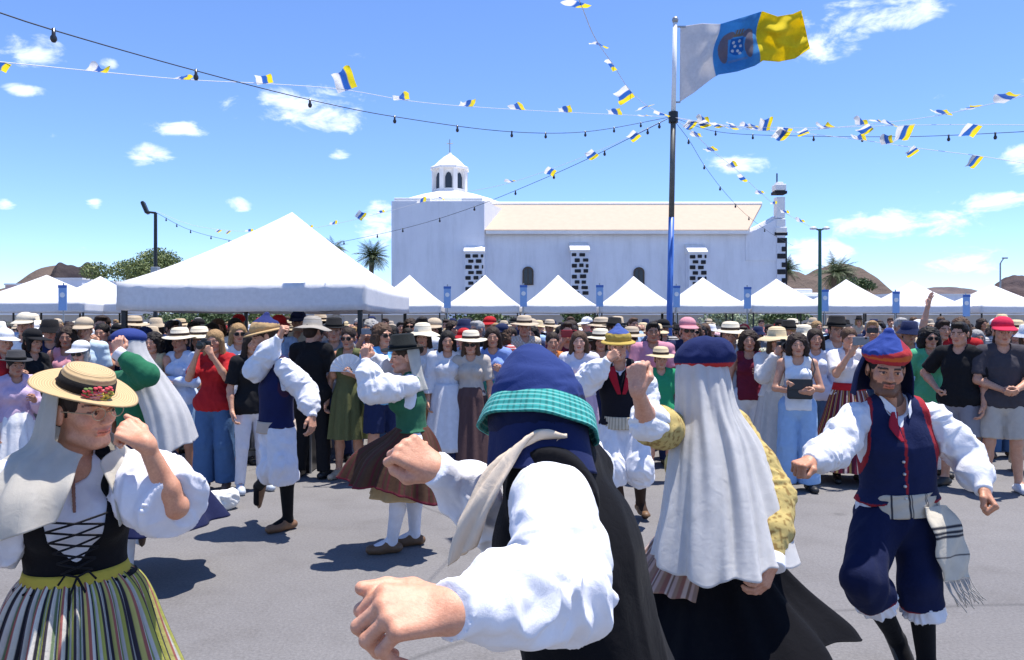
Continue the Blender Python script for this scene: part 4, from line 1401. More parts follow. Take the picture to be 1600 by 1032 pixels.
# ---- hair and hats in head coordinates (metres, for hs = 1)
def hair_mesh(kind, res=.007):
    S = Sd()
    E = lambda p, r_, k=.02, op='u': S.ell(vec(*p), vec(*r_), k, None, op)
    if kind == 'under':
        E((0, -.020, .030), (.081, .096, .078)); E((0, -.055, -.02), (.072, .053, .06))
    elif kind == 'short':
        E((0, -.018, .038), (.084, .098, .088)); E((0, -.055, -.02), (.072, .055, .06)); E((0, .05, .095), (.06, .045, .03))
    elif kind == 'long':
        E((0, -.015, .038), (.090, .102, .090)); E((0, -.06, -.06), (.085, .06, .12)); E((0, -.07, -.18), (.10, .05, .12), .04)
        for q in (-1, 1):
            S.cone(vec(q * .075, .015, .0), vec(q * .095, .01, -.20), .030, .032, .03); S.cone(vec(q * .095, .01, -.20), vec(q * .085, .03, -.29), .032, .015, .03)
    elif kind == 'curly':
        E((0, -.025, .035), (.108, .108, .098)); E((0, -.05, -.06), (.118, .075, .10), .03)
        for q in (-1, 1): E((q * .085, -.005, -.05), (.04, .05, .09), .03)
    elif kind == 'bun':
        E((0, -.015, .038), (.083, .099, .089)); E((0, -.06, -.01), (.068, .045, .055)); E((0, -.125, .05), (.042, .036, .042), .01)
    elif kind == 'bob':
        E((0, -.015, .038), (.090, .101, .090)); E((0, -.045, -.05), (.088, .065, .075))
        for q in (-1, 1): S.cone(vec(q * .075, .02, .0), vec(q * .078, .03, -.09), .026, .022, .03)
    S.ell(vec(0, .115, -.035), vec(.066, .085, .098), .012, None, 's')
    S.cone(vec(0, .05, -.12), vec(0, .06, -.32), .062, .08, .01, op='s')
    V, Q = S.mesh(res)
    Nn = normals(V, Q)
    p = V * vec(95, 95, 22) + (0 if kind != 'curly' else 1) * 2 * np.stack([vnoise(V * 60), vnoise(V * 60 + 9), vnoise(V * 60 + 19)], 1)
    V = V + Nn * ((.0035 if kind != 'curly' else .008) * vnoise(p if kind != 'curly' else V * 55))[:, None]
    return V, Q


def hat_mb(kind):
    """list of (part name, MB, material, colour or None)"""
    w = lambda a, r_: .008 * math.sin(2 * a + .6) * max(0, (r_ - .09) / .09)
    if kind == 'straw':
        c = MB().lathe([(0, .150), (.055, .150), (.080, .143), (.094, .118), (.099, .058), (.13, .052), (.185, .040), (.187, .036), (.13, .046), (.097, .050), (.05, .130), (0, .132)], n=32, wob=w)
        b_ = MB().lathe([(.0985, .062), (.102, .062), (.0995, .090), (.096, .090)], n=32)
        return [('hat', c, M_STRAW, None), ('hat_band', b_, M_CLOTH, (.05, .035, .03))]
    if kind == 'wide':
        w2 = lambda a, r_: -.03 * max(0, (r_ - .1) / .1) * (0.6 + .4 * math.cos(2 * a)) + .006 * math.sin(5 * a) * max(0, (r_ - .1) / .1)
        c = MB().lathe([(0, .155), (.05, .152), (.082, .138), (.095, .10), (.100, .055), (.14, .046), (.20, .030), (.202, .026), (.14, .040), (.096, .046), (.05, .13), (0, .135)], n=32, wob=w2)
        return [('hat', c, M_STRAW, None)]
    if kind == 'bucket':
        c = MB().lathe([(0, .140), (.06, .138), (.084, .128), (.096, .06), (.102, .045), (.142, -.002), (.144, -.006), (.098, .036), (.08, .11), (0, .125)], n=28, wob=w)
        return [('hat', c, M_CLOTH, None)]
    if kind == 'felt':
        c = MB().lathe([(0, .140), (.03, .146), (.065, .158), (.082, .150), (.094, .058), (.125, .050), (.158, .056), (.159, .051), (.12, .044), (.092, .048), (.05, .12), (0, .12)], n=32, wob=w)
        b_ = MB().lathe([(.094, .060), (.0985, .060), (.0955, .088), (.091, .088)], n=32)
        return [('hat', c, M_CLOTH, None), ('hat_band', b_, M_CLOTH, (.012, .012, .012))]
    if kind == 'cap':
        c = MB()
        n = 28
        prof = [(0, .132), (.03, .130), (.06, .117), (.084, .090), (.095, .045), (.091, .043), (.08, .085), (.05, .115), (0, .125)]
        c.lathe([(r_, z) for r_, z in prof], (0, -.012, 0), n)
        V = []; F = []
        m = 13
        for lay in (0, 1):
            for j in range(5):
                for i in range(m):
                    a = math.pi * (i / (m - 1)); rr_ = .090 + .018 * j * math.sin(a) ** .8
                    V.append((rr_ * math.cos(a) * (1 - .03 * j), -.012 + rr_ * math.sin(a) * (1 + .10 * j), .047 - .0065 * j * math.sin(a) - lay * .005 - .012 * math.cos(a) ** 2 * j / 4))
        o = 5 * m
        for j in range(4):
            for i in range(m - 1):
                F.append([j * m + i, j * m + i + 1, (j + 1) * m + i + 1, (j + 1) * m + i]); F.append([o + (j + 1) * m + i, o + (j + 1) * m + i + 1, o + j * m + i + 1, o + j * m + i])
        for i in range(m - 1): F.append([4 * m + i, 4 * m + i + 1, o + 4 * m + i + 1, o + 4 * m + i])
        v_ = MB().add(V, F)
        return [('hat', c, M_CLOTH, None), ('visor', v_, M_CLOTH, None)]


def glasses_mb():
    g_ = MB(); l_ = MB()
    for q in (-1, 1):
        pts = [(q * (.033 + .026 * math.cos(a)), .104 - .010 * abs(math.cos(a)) * (1 if q * math.cos(a) * q > 0 else .3), .000 + .020 * math.sin(a)) for a in np.linspace(0, 2 * math.pi, 15)[:-1]]
        n = len(pts)
        l_.add(pts + [(x, y - .003, z) for x, y, z in pts], [list(range(n)), list(range(n, 2 * n))[::-1]] + [[i, (i + 1) % n, n + (i + 1) % n, n + i] for i in range(n)])
        g_.tube([(x, y + .001, z) for x, y, z in pts] + [(pts[0][0], pts[0][1] + .001, pts[0][2])], .003, 5)
        g_.tube([(q * .057, .097, .004), (q * .078, .05, .010), (q * .083, -.005, .008)], .0028, 6)
    g_.tube([(-.012, .104, .004), (.012, .104, .004)], .003, 6)
    return g_, l_


# ---- cloth sheets hung around a path
def cr(keys, q):
    """Catmull-Rom through rows of keys at parameters q in 0..1"""
    K = np.asarray(keys, float); n = len(K) - 1
    out = []
    for x in q:
        u_ = min(max(x, 0), 1) * n; j = min(int(u_), n - 1); t_ = u_ - j
        p0, p1, p2, p3 = K[max(j - 1, 0)], K[j], K[j + 1], K[min(j + 2, n)]
        out.append(.5 * ((2 * p1) + (-p0 + p2) * t_ + (2 * p0 - 5 * p1 + 4 * p2 - p3) * t_ ** 2 + (-p0 + 3 * p1 - 3 * p2 + p3) * t_ ** 3))
    return np.array(out)


def drape(rings, lat, back, th0, th1, nt, nv, fold=None, hemfn=None, closed=False, gap=None):
    """rings: rows (cx,cy,cz, ra, rb) from the top down; angle 0 points along back, 90 along lat"""
    lat = unit(lat); back = unit(back)
    vq = np.linspace(0, 1, nv)
    Rr = cr(rings, vq)
    th = np.linspace(R(th0), R(th1), nt, endpoint=not closed)
    V = np.zeros((nv, nt, 3)); TH = np.zeros((nv, nt)); VV = np.zeros((nv, nt))
    th_ = th
    for j, v_ in enumerate(vq):
        if gap is not None:
            g0, g1 = gap(v_); th = np.linspace(R(g0), R(g1), nt)
        f = fold(th, v_) if fold is not None else np.zeros(nt)
        ra = Rr[j, 3] + f; rb = Rr[j, 4] + f
        V[j] = Rr[j, :3] + np.outer(ra * np.sin(th), lat) + np.outer(rb * np.cos(th), back)
        if hemfn is not None: V[j] += hemfn(th, v_)
        TH[j] = th; VV[j] = v_
    F = []
    m = nt if closed else nt - 1
    ii = np.arange(m); i2 = (ii + 1) % nt
    for j in range(nv - 1):
        F.append(np.stack([j * nt + ii, j * nt + i2, (j + 1) * nt + i2, (j + 1) * nt + ii], 1))
    return V.reshape(-1, 3), np.concatenate(F), TH.ravel(), VV.ravel()


def person_root(base, label, group=None, rz=0.0):
    r_ = empty('person', base, rz)
    return tag(r_, label, 'person', group)
# ================================================================== the crowd
WHITE = (.78, .78, .79); BLACK = (.014, .014, .016); NAVY = (.018, .026, .075); RED = (.42, .02, .025); PINK = (.62, .28, .32); BLUE = (.10, .25, .55)
LBLUE = (.36, .52, .74); SKYB = (.16, .42, .72); OLIVE = (.13, .14, .06); GREEN = (.03, .28, .13); BEIGE = (.52, .42, .30); GREY = (.22, .22, .23); KHAKI = (.42, .37, .30)
YELLOW = (.66, .50, .12); LILAC = (.56, .42, .56); DENIM = (.07, .14, .28); LDENIM = (.24, .38, .58); ORANGE = (.62, .20, .05); TEAL = (.05, .33, .33); CREAM = (.66, .60, .48); BROWN = (.12, .07, .045); MAROON = (.16, .02, .04); CORAL = (.7, .28, .2)
STRAWC = (.68, .54, .32); PALESTRAW = (.76, .68, .52)
H_BLACK = (.014, .011, .010); H_DARK = (.035, .021, .015); H_BROWN = (.10, .055, .032); H_BLOND = (.36, .22, .10); H_GREY = (.36, .35, .34)
SK_L = (.66, .40, .29); SK_T = (.56, .315, .205); SK_B = (.40, .21, .13)
CACHE = {}


def cached(key, fn):
    if key not in CACHE: CACHE[key] = fn()
    return CACHE[key]


POSE = {'down': ('down', 'down'), 'folded': ('folded', 'folded'), 'phone': ('phone', 'phone'), 'clasp': ('clasp', 'clasp'), 'hold': ('hold', 'down'), 'hip': ('down', 'hip'), 'chin': ('folded', 'chin'), 'raise': ('down', 'raise')}
HANDS = {'down': ('relax', 'relax'), 'folded': ('loose', 'loose'), 'phone': ('hold', 'hold'), 'clasp': ('loose', 'loose'), 'hold': ('hold', 'relax'), 'hip': ('relax', 'loose'), 'chin': ('loose', 'fist'), 'raise': ('relax', 'flat')}


def crowdJ(fem, pose, turn=0):
    return cached(('J', fem, pose, turn), lambda: stand(fem, *POSE[pose], head_turn=turn, stance=.06 if fem else .12, head_nod=4))


def crowd_mesh(kind, fem, pose, turn=0):
    def mk():
        J = crowdJ(fem, pose, turn)
        if kind == 'body':
            V, Q, C = body_mesh(J, fem, .0055, .013, HANDS[pose])
            return mesh_np('body', V, Q, True, C, M_SKIN)
        if kind.split('_')[0] in ('tee', 'tank', 'long', 'blouse'):
            tuck = kind.endswith('_in'); kd = kind.split('_')[0]
            V, Q = top_mesh(J, fem, {'tee': .5, 'tank': 0, 'long': 1, 'blouse': 1}[kd], off=.016 if kd != 'blouse' else .022, hem=.0 if tuck else (.13 if kd != 'tank' else .08), amp=.006, neck=.02 if kd == 'tank' else 0, puff=.018 if kd == 'blouse' else 0, seed=len(kd))
            return mesh_np('shirt', V, Q, True, None, M_CLOTH)
        if kind in ('trousers', 'wide', 'shorts', 'slim'):
            V, Q = bottom_mesh(J, {'trousers': 1, 'wide': 1, 'shorts': .44, 'slim': .98}[kind], off=.014 if kind != 'slim' else .008, wide={'wide': .055, 'slim': -.006, 'shorts': .02}.get(kind, .01), amp=.005)
            return mesh_np(kind, V, Q, True, None, M_CLOTH)
        if kind in ('skirt', 'longskirt', 'dress'):
            z1 = {'skirt': .50, 'longskirt': .13, 'dress': .46}[kind]
            rb = {'skirt': .24, 'longskirt': .32, 'dress': .23}[kind]
            V, Q, th, vv = drape([(0, 0, 1.07, .146, .128), (0, 0, .96, .182, .162), (0, 0, .80, .205, .18), (0, 0, z1, rb, rb * .95)], (1, 0, 0), (0, 1, 0), 0, 360, 90, 16,
                                 lambda a, v_: (.013 * np.sin(a * 11 + 1) + .008 * np.sin(a * 17 + 2)) * v_ ** 1.1 * 1.4, closed=True)
            return mesh_np('skirt', V, Q, True, None, M_CLOTH)
        if kind == 'shoes':
            return mesh_np('shoes', *join(*shoe_mesh(J, .010)), True, None, M_LEATHER)
    return cached((kind, fem, pose, turn), mk)


def shoe_one(fem, pose, s):
    return cached(('shoe', fem, pose, s), lambda: mesh_np('shoe', *shoe_mesh(crowdJ(fem, pose), .009, sides=s)[0], True, None, M_LEATHER))


def hair_data(kind):
    return cached(('hair', kind), lambda: mesh_np('hair', *hair_mesh(kind), True, None, M_HAIR))


def hat_data(kind):
    return cached(('hat', kind), lambda: [(n_, mb.mesh(n_, mt, True), c_) for n_, mb, mt, c_ in hat_mb(kind)])


def glasses_data():
    def mk():
        g_, l_ = glasses_mb()
        return g_.mesh('sunglasses', M_CABLE), l_.mesh('lens', M_LENS)
    return cached('glasses', mk)


def on_head(o, J, s=1.0, dz=0.0, tilt=(0, 0, 0), base=None):
    M = Matrix([[float(J['Mh'][i, j]) for j in range(3)] for i in range(3)]).to_4x4()
    p = J['head'] - (base if base is not None else 0)
    Rt = Matrix.Rotation(R(tilt[0]), 4, 'X') @ Matrix.Rotation(R(tilt[1]), 4, 'Y') @ Matrix.Rotation(R(tilt[2]), 4, 'Z')
    o.matrix_basis = Matrix.Translation(Vector(p.tolist())) @ M @ Matrix.Translation((0, 0, dz)) @ Rt @ Matrix.Scale(s, 4)
    return o


def add_headgear(root, J, hair, hairc, hat, hatc, glasses, hs=1.0, base=None, hat_tilt=(0, 0, 0)):
    if hair == 'short' and hat: hair = 'under'
    if hair:
        o = put('hair', hair_data(hair), root, color=hairc); on_head(o, J, hs, base=base)
    if hat:
        par = root
        for n_, me, c_ in hat_data(hat):
            o = put(n_, me, root, color=c_ if c_ else hatc)
            if n_ == 'visor' and c_ is None: o.color = (*[q * .85 for q in hatc], 1)
            on_head(o, J, hs * (1.10 if hat == 'cap' else 1.05), dz=.014 if hair in ('curly', 'long') or hat == 'cap' else .006, tilt=hat_tilt, base=base)
    if glasses:
        g_, l_ = glasses_data()
        o = put('sunglasses', g_, root); on_head(o, J, hs, base=base)
        l2 = put('lens', l_, o)


FRONT = []


def person(px, d, h=1.68, fem=True, pose='down', rz=0.0, top='tee', topc=WHITE, bot='trousers', botc=DENIM, hair='long', hairc=H_DARK, hat=None, hatc=STRAWC, glasses=False, skin=SK_T, shoes=BLACK, turn=0, label='', group=None, lift=0.0):
    s = h / 1.70
    x = (px - 800) / FPX * d
    root = person_root((x, d, lift), label, group, R(rz))
    root.scale = (s * random.uniform(.98, 1.04), s, s)
    J = crowdJ(fem, pose, turn)
    put('body', crowd_mesh('body', fem, pose, turn), root, color=skin)
    put('shirt', crowd_mesh(top + ('_in' if bot in ('skirt', 'longskirt', 'dress') else ''), fem, pose), root, color=topc)
    if group.startswith('crowd') and random.random() < .3:
        o = root.children[-1] if False else [q for q in root.children if q.name.startswith('shirt')][0]
        o.material_slots[0].link = 'OBJECT'; o.material_slots[0].material = random.choice(M_PRINTS)
    if bot: put({'longskirt': 'skirt', 'wide': 'trousers', 'slim': 'trousers', 'dress': 'skirt'}.get(bot, bot), crowd_mesh(bot, fem, pose), root, color=botc)
    if d < 10.6:
        for q in 'LR': put('shoe', shoe_one(fem, pose, q), root, color=shoes)
    add_headgear(root, J, hair, hairc, hat, hatc, glasses)
    FRONT.append((px, d, root))
    return root, J


def world_of(root, p):
    s = root.scale
    a = root.rotation_euler[2]
    x, y, z = p[0] * s[0], p[1] * s[1], p[2] * s[2]
    return vec(root.location[0] + x * math.cos(a) - y * math.sin(a), root.location[1] + x * math.sin(a) + y * math.cos(a), root.location[2] + z)


# things held
def phone_at(root, J, label, color=(.02, .02, .025), size=(.075, .009, .15), land=False):
    p = world_of(root, (J['wrL'] + J['wrR']) / 2 + vec(0, -.055, .105))
    w_, t_, h_ = size
    if land: w_, h_ = h_, w_
    r_ = empty('phone', p, root.rotation_euler[2])
    MB().box((0, 0, 0), (w_, t_, h_)).build('case', M_PLASTIC, r_, bevel=.006, color=color)
    MB().lathe([(0, 0), (.012, 0), (.012, .004), (0, .004)], n=12).build('lens', M_LENS, r_, loc=(w_ * .28, -t_ / 2 - .001, h_ * .35)).rotation_euler = (R(90), 0, 0)
    tag(r_, label, 'phone')


def camera_at(root, J, label):
    p = world_of(root, (J['wrL'] + J['wrR']) / 2 + vec(0, .01, .09))
    r_ = empty('camera', p, root.rotation_euler[2])
    MB().box((0, 0, 0), (.13, .06, .09)).build('camera_body', M_PLASTIC, r_, bevel=.012, color=(.02, .02, .02))
    MB().box((0, 0, .055), (.05, .05, .03)).build('viewfinder', M_PLASTIC, r_, bevel=.008, color=(.02, .02, .02))
    l_ = MB().tube([(0, -.03, -.003), (0, -.12, -.003)], [.034, .036], 18).build('lens_barrel', M_PLASTIC, r_, color=(.025, .025, .025), smooth=False)
    MB().lathe([(0, .0), (.030, 0), (.030, .004), (0, .006)], n=16).build('lens', M_LENS, l_, loc=(0, -.122, -.003)).rotation_euler = (R(90), 0, 0)
    tag(r_, label, 'camera')


G = 'spectators at the front of the crowd'
# --- left side
person(6, 8.2, 1.62, True, 'hold', 60, 'tee', RED, 'trousers', GREY, 'short', H_GREY, 'cap', WHITE, skin=SK_T, label='person in red top and white cap at the left edge', group=G)
person(40, 9.6, 1.80, False, 'down', 10, 'long', WHITE, 'trousers', NAVY, 'short', H_BLACK, 'cap', CREAM, skin=SK_T, label='tall man in white shirt and pale cap at far left', group=G)
person(50, 8.3, 1.62, True, 'clasp', 75, 'tee', BLACK, 'trousers', GREY, 'bob', H_BLACK, 'cap', BLACK, skin=SK_T, label='person in black cap and black top in profile at far left', group=G)
person(24, 7.2, 1.42, True, 'hold', 50, 'blouse', LILAC, 'longskirt', WHITE, 'bun', H_BLACK, 'felt', (.05, .05, .055), skin=SK_B, label='short person in dark felt hat and lilac blouse behind the straw-hatted dancer', group=G)
person(78, 9.4, 1.72, False, 'hip', 30, 'tee', NAVY, 'trousers', BEIGE, 'short', H_BLACK, 'bucket', BLACK, skin=SK_T, label='man in navy shirt and black bucket hat at left', group=G)
person(104, 8.9, 1.66, True, 'folded', 20, 'tank', PINK, 'trousers', WHITE, 'curly', H_DARK, skin=SK_B, label='curly-haired woman in pink vest at left', group=G)
person(132, 9.1, 1.74, False, 'down', 15, 'tee', (.55, .68, .76), 'shorts', KHAKI, 'short', H_DARK, 'cap', BEIGE, skin=SK_T, label='man in pale blue shirt and beige cap behind the dancers at left', group=G)
person(127, 8.0, 1.50, True, 'clasp', 0, 'tee', LBLUE, 'shorts', WHITE, 'bob', H_GREY, 'cap', WHITE, glasses=True, skin=SK_L, label='shorter person in white cap and sunglasses, light blue top', group=G)
person(160, 9.6, 1.70, True, 'phone', 5, 'tee', CORAL, 'skirt', WHITE, 'bun', H_BLACK, skin=SK_T, label='woman in coral top raising both hands behind the green jacket', group=G)
person(240, 8.6, 1.60, True, 'hold', -5, 'tank', (.5, .42, .25), 'skirt', OLIVE, 'curly', H_BLACK, skin=SK_T, label='woman with black curls and tan vest beside the long white veil', group=G)
person(283, 8.6, 1.62, True, 'folded', -20, 'long', (.55, .64, .80), 'shorts', LDENIM, 'short', H_DARK, 'straw', PALESTRAW, skin=SK_B, label='person in pale straw hat and light blue shirt, arms folded', group=G)
person(313, 8.9, 1.62, True, 'clasp', -8, 'tee', WHITE, 'trousers', BEIGE, 'long', H_BLACK, 'straw', PALESTRAW, skin=SK_B, label='dark-haired woman in straw hat and white top left of the red top', group=G)
r_, J_ = person(336, 7.95, 1.64, True, 'phone', 0, 'tee', RED, 'wide', DENIM, 'long', H_BLOND, skin=SK_T, shoes=BROWN, label='blonde woman in red top and blue jeans taking a picture', group=G)
camera_at(r_, J_, 'black camera held up by the blonde woman in red')
person(372, 9.3, 1.70, True, 'down', 30, 'tee', WHITE, 'trousers', GREY, 'long', H_BLOND, None, glasses=True, skin=SK_T, label='blonde woman with sunglasses and white top under the large tent', group=G)
person(393, 7.85, 1.62, True, 'down', 40, 'tee', BLACK, 'slim', (.68, .67, .72), 'long', H_DARK, skin=SK_T, shoes=(.5, .55, .62), label='woman in black top and white trousers behind the leaping man', group=G)
person(487, 8.5, 1.74, False, 'clasp', 165, 'tee', BLACK, 'trousers', BLACK, 'short', H_DARK, 'wide', (.34, .31, .27), skin=SK_T, label='man in black seen from behind in a floppy grey hat', group=G)
person(522, 9.5, 1.72, False, 'down', 10, 'tee', GREY, 'trousers', NAVY, 'short', H_DARK, 'felt', BLACK, skin=SK_T, label='man in black felt hat and grey shirt under the large tent', group=G)
r_, J_ = person(545, 8.5, 1.66, True, 'hold', -6, 'tank', OLIVE, 'dress', OLIVE, 'bun', H_DARK, None, glasses=True, skin=SK_T, shoes=BEIGE, label='woman in olive dress and sunglasses holding a white fan', group=G)
# fan
fp_ = world_of(r_, J_['wrL'] + vec(.0, -.07, .03))
fanr = empty('hand_fan', fp_)
tag(fanr, 'open white folding fan held by the woman in olive', 'fan')
fm = MB()
nf = 25
V = []; F = []
for i in range(nf):
    a = R(-20 + 200 * i / (nf - 1))
    for rr_ in (.05, .19):
        V.append((rr_ * math.cos(a), -.02 + .008 * (i % 2), rr_ * math.sin(a)))
for i in range(nf - 1): F.append([2 * i, 2 * i + 1, 2 * i + 3, 2 * i + 2])
solid(fm.add(V, F).build('leaf', M_CLOTH, fanr, color=WHITE), .003)
for i in range(0, nf, 4):
    a = R(-20 + 200 * i / (nf - 1))
    MB().tube([(0, -.012, 0), (.1 * math.cos(a), -.012, .1 * math.sin(a))], .003, 5).build('stick', M_PLASTIC, fanr, color=WHITE)
person(597, 8.3, 1.70, False, 'folded', 45, 'tee', SKYB, 'shorts', NAVY, 'curly', H_BROWN, None, glasses=True, skin=SK_T, label='man in bright blue shirt and navy shorts behind the green-vested dancer', group=G)
person(661, 9.0, 1.66, True, 'down', -5, 'tank', WHITE, 'skirt', BROWN, 'long', H_DARK, 'wide', PALESTRAW, skin=SK_T, label='woman in wide pale straw hat right of the black-hatted dancer', group=G)
r_, J_ = person(699, 8.75, 1.62, True, 'down', 8, 'blouse', (.70, .70, .73), 'longskirt', NAVY, 'long', H_BLACK, skin=SK_T, label='dark-haired woman in white lace blouse and long white apron', group=G)
V, Q, th, vv = drape([(0, 0, 1.08, .158, .142), (0, 0, .95, .200, .184), (0, 0, .78, .235, .215), (0, 0, .55, .285, .27), (0, 0, .30, .345, .335)], (1, 0, 0), (0, -1, 0), -75, 75, 50, 14, lambda a, v_: .012 * np.sin(a * 11 + 1) * v_)
solid(put('apron', mesh_np('apron', V, Q, True, None, M_CLOTH), r_, color=(.72, .72, .75)), .004)
person(736, 8.7, 1.58, True, 'down', -4, 'tee', (.52, .46, .40), 'longskirt', (.10, .06, .06), 'long', H_BROWN, 'straw', PALESTRAW, glasses=True, skin=SK_T, label='woman in straw hat, sunglasses and beige top left of the navy hood', group=G)
r_, J_ = person(905, 8.5, 1.62, True, 'folded', -6, 'tee', (.68, .66, .74), 'dress', (.62, .46, .58), 'long', H_BROWN, skin=SK_L, label='brown-haired woman with folded arms in white and lilac dress', group=G)
person(863, 8.9, 1.60, True, 'down', 5, 'tank', ORANGE, 'trousers', DENIM, 'bun', H_DARK, skin=SK_T, label='woman in orange top just right of the navy hood', group=G)
r_, J_ = person(886, 9.5, 1.72, False, 'phone', 0, 'tee', MAROON, 'trousers', DENIM, 'short', H_DARK, skin=SK_T, label='man in maroon shirt filming with a red phone', group=G)
phone_at(r_, J_, 'red phone held sideways above the lilac dress', (.35, .015, .02), (.09, .012, .19), True)
person(938, 9.2, 1.60, True, 'clasp', 0, 'tee', BEIGE, 'skirt', NAVY, 'bob', H_DARK, 'straw', PALESTRAW, skin=SK_T, label='woman in small straw hat left of the yellow-hatted dancer', group=G)
person(1032, 8.3, 1.42, False, 'down', 0, 'tee', GREEN, 'shorts', BLACK, 'short', H_DARK, 'straw', STRAWC, skin=SK_T, shoes=WHITE, label='boy in straw hat and green shirt', group=G)
person(1020, 9.2, 1.72, False, 'folded', -5, 'tee', (.58, .26, .34), 'trousers', NAVY, 'short', H_BLACK, skin=SK_B, label='dark-bearded man in pink shirt behind the boy', group=G)
person(1074, 9.4, 1.74, False, 'down', 0, 'tee', NAVY, 'trousers', GREY, 'short', H_DARK, 'cap', PINK, glasses=True, skin=SK_T, label='man in pink cap, sunglasses and navy shirt right of the flagpole', group=G)
person(1141, 9.0, 1.68, False, 'down', -10, 'tee', (.62, .66, .74), 'trousers', BEIGE, 'short', H_GREY, 'straw', PALESTRAW, skin=SK_T, label='man in straw hat and pale shirt behind the long veil', group=G)
person(1170, 8.8, 1.62, True, 'hold', -12, 'tank', MAROON, 'trousers', WHITE, 'curly', H_DARK, skin=SK_T, label='woman in maroon top right of the veiled dancer', group=G)
r_, J_ = person(1213, 8.4, 1.62, True, 'phone', -5, 'blouse', (.74, .70, .66), 'longskirt', (.60, .58, .55), 'long', H_BROWN, 'wide', STRAWC, skin=SK_T, label='woman in wide straw hat aiming a large camera', group=G)
camera_at(r_, J_, 'large black camera under the wide straw hat')
r_, J_ = person(1246, 7.9, 1.60, True, 'folded', -14, 'tank', (.74, .76, .80), 'wide', (.30, .46, .70), 'curly', H_DARK, skin=SK_T, label='woman with folded arms in white vest and light blue wide trousers', group=G)
bagp = world_of(r_, vec(.0, -.215, 1.12))
bg_ = empty('handbag', bagp, r_.rotation_euler[2])
tag(bg_, 'black handbag hanging in front of the woman in blue trousers', 'handbag')
MB().box((0, 0, 0), (.24, .07, .20)).build('bag_body', M_LEATHER, bg_, bevel=.02, color=(.018, .022, .026))
MB().box((0, -.037, .05), (.23, .012, .11)).build('flap', M_LEATHER, bg_, bevel=.005, color=(.022, .026, .03))
MB().tube([(.11, 0, .09), (.15, .05, .20), (.13, .10, .30), (.10, .17, .34)], .007, 6).build('strap', M_LEATHER, bg_, color=(.018, .022, .026))
r_, J_ = person(1326, 8.3, 1.66, True, 'phone', -4, 'tee', (.72, .70, .72), 'longskirt', MAROON, 'bun', H_BROWN, skin=SK_T, label='woman in white top and striped maroon skirt taking a phone picture', group=G)
phone_at(r_, J_, 'grey phone held up by the woman in the striped skirt', (.20, .21, .23), (.09, .012, .17), True)
for o in list(r_.children):
    if o.name.startswith('skirt'):
        bpy.data.objects.remove(o)
V, Q, th, vv = drape([(0, 0, 1.07, .146, .128), (0, 0, .96, .19, .17), (0, 0, .70, .26, .24), (0, 0, .16, .42, .40)], (1, 0, 0), (0, 1, 0), 0, 360, 240, 20, lambda a, v_: (.016 * np.sin(a * 16) + .008 * np.sin(a * 27)) * v_, closed=True)
STC = np.array([MAROON, (.5, .4, .38), (.05, .02, .03), MAROON, (.10, .02, .04), (.45, .30, .10)])
put('skirt', mesh_np('skirt', V, Q, True, STC[((th / (2 * np.pi) * 120).astype(int)) % 6], M_DYED), r_)
V, Q, th, vv = drape([(0, 0, 1.10, .150, .134), (0, 0, 1.02, .170, .152)], (1, 0, 0), (0, 1, 0), 0, 360, 60, 4, closed=True)
solid(put('sash', mesh_np('sash', V, Q, True, None, M_CLOTH), r_, color=(.45, .02, .03)), .006)
person(1306, 9.1, 1.74, False, 'down', 0, 'long', WHITE, 'trousers', NAVY, 'short', H_DARK, 'felt', BLACK, skin=SK_T, label='man in black felt hat and white shirt behind the phone taker', group=G)
person(1452, 8.6, 1.66, True, 'down', -5, 'tee', (.10, .42, .22), 'trousers', WHITE, 'curly', H_BLACK, None, glasses=True, skin=SK_T, label='woman with black curls, sunglasses and green top right of the smiling dancer', group=G)
person(1500, 8.0, 1.72, False, 'hip', -50, 'tee', BLACK, 'shorts', (.24, .24, .27), 'short', H_BLACK, skin=SK_T, label='young man in black shirt and grey shorts looking left', group=G)
person(1566, 7.8, 1.74, False, 'clasp', -18, 'tee', (.06, .055, .065), 'shorts', (.48, .44, .39), 'short', H_DARK, 'cap', (.62, .03, .08), skin=SK_T, shoes=(.75, .78, .85), label='man in red cap, dark shirt and khaki shorts at right', group=G)
r_, J_ = person(1472, 9.8, 1.74, False, 'raise', 0, 'tee', GREY, 'trousers', DENIM, 'short', H_DARK, skin=SK_T, label='person raising a bare arm high above the right crowd', group=G)
person(1606, 8.9, 1.66, True, 'folded', -20, 'tee', WHITE, 'trousers', BEIGE, 'bob', H_BROWN, 'bucket', WHITE, skin=SK_T, label='person in white bucket hat at the right edge', group=G)
person(1420, 9.2, 1.70, False, 'down', -8, 'long', LBLUE, 'trousers', NAVY, 'short', H_BLACK, 'bucket', NAVY, skin=SK_B, label='man in navy bucket hat and light blue shirt behind the smiling dancer', group=G)
person(1273, 9.0, 1.64, True, 'down', -6, 'long', (.62, .66, .78), 'trousers', DENIM, 'long', H_DARK, skin=SK_T, label='dark-haired woman in pale blue shirt right of the blue trousers', group=G)
person(770, 9.0, 1.66, True, 'hold', 0, 'tee', (.2, .3, .62), 'skirt', TEAL, 'long', H_DARK, skin=SK_T, label='woman in blue top and teal skirt beside the beige top', group=G)

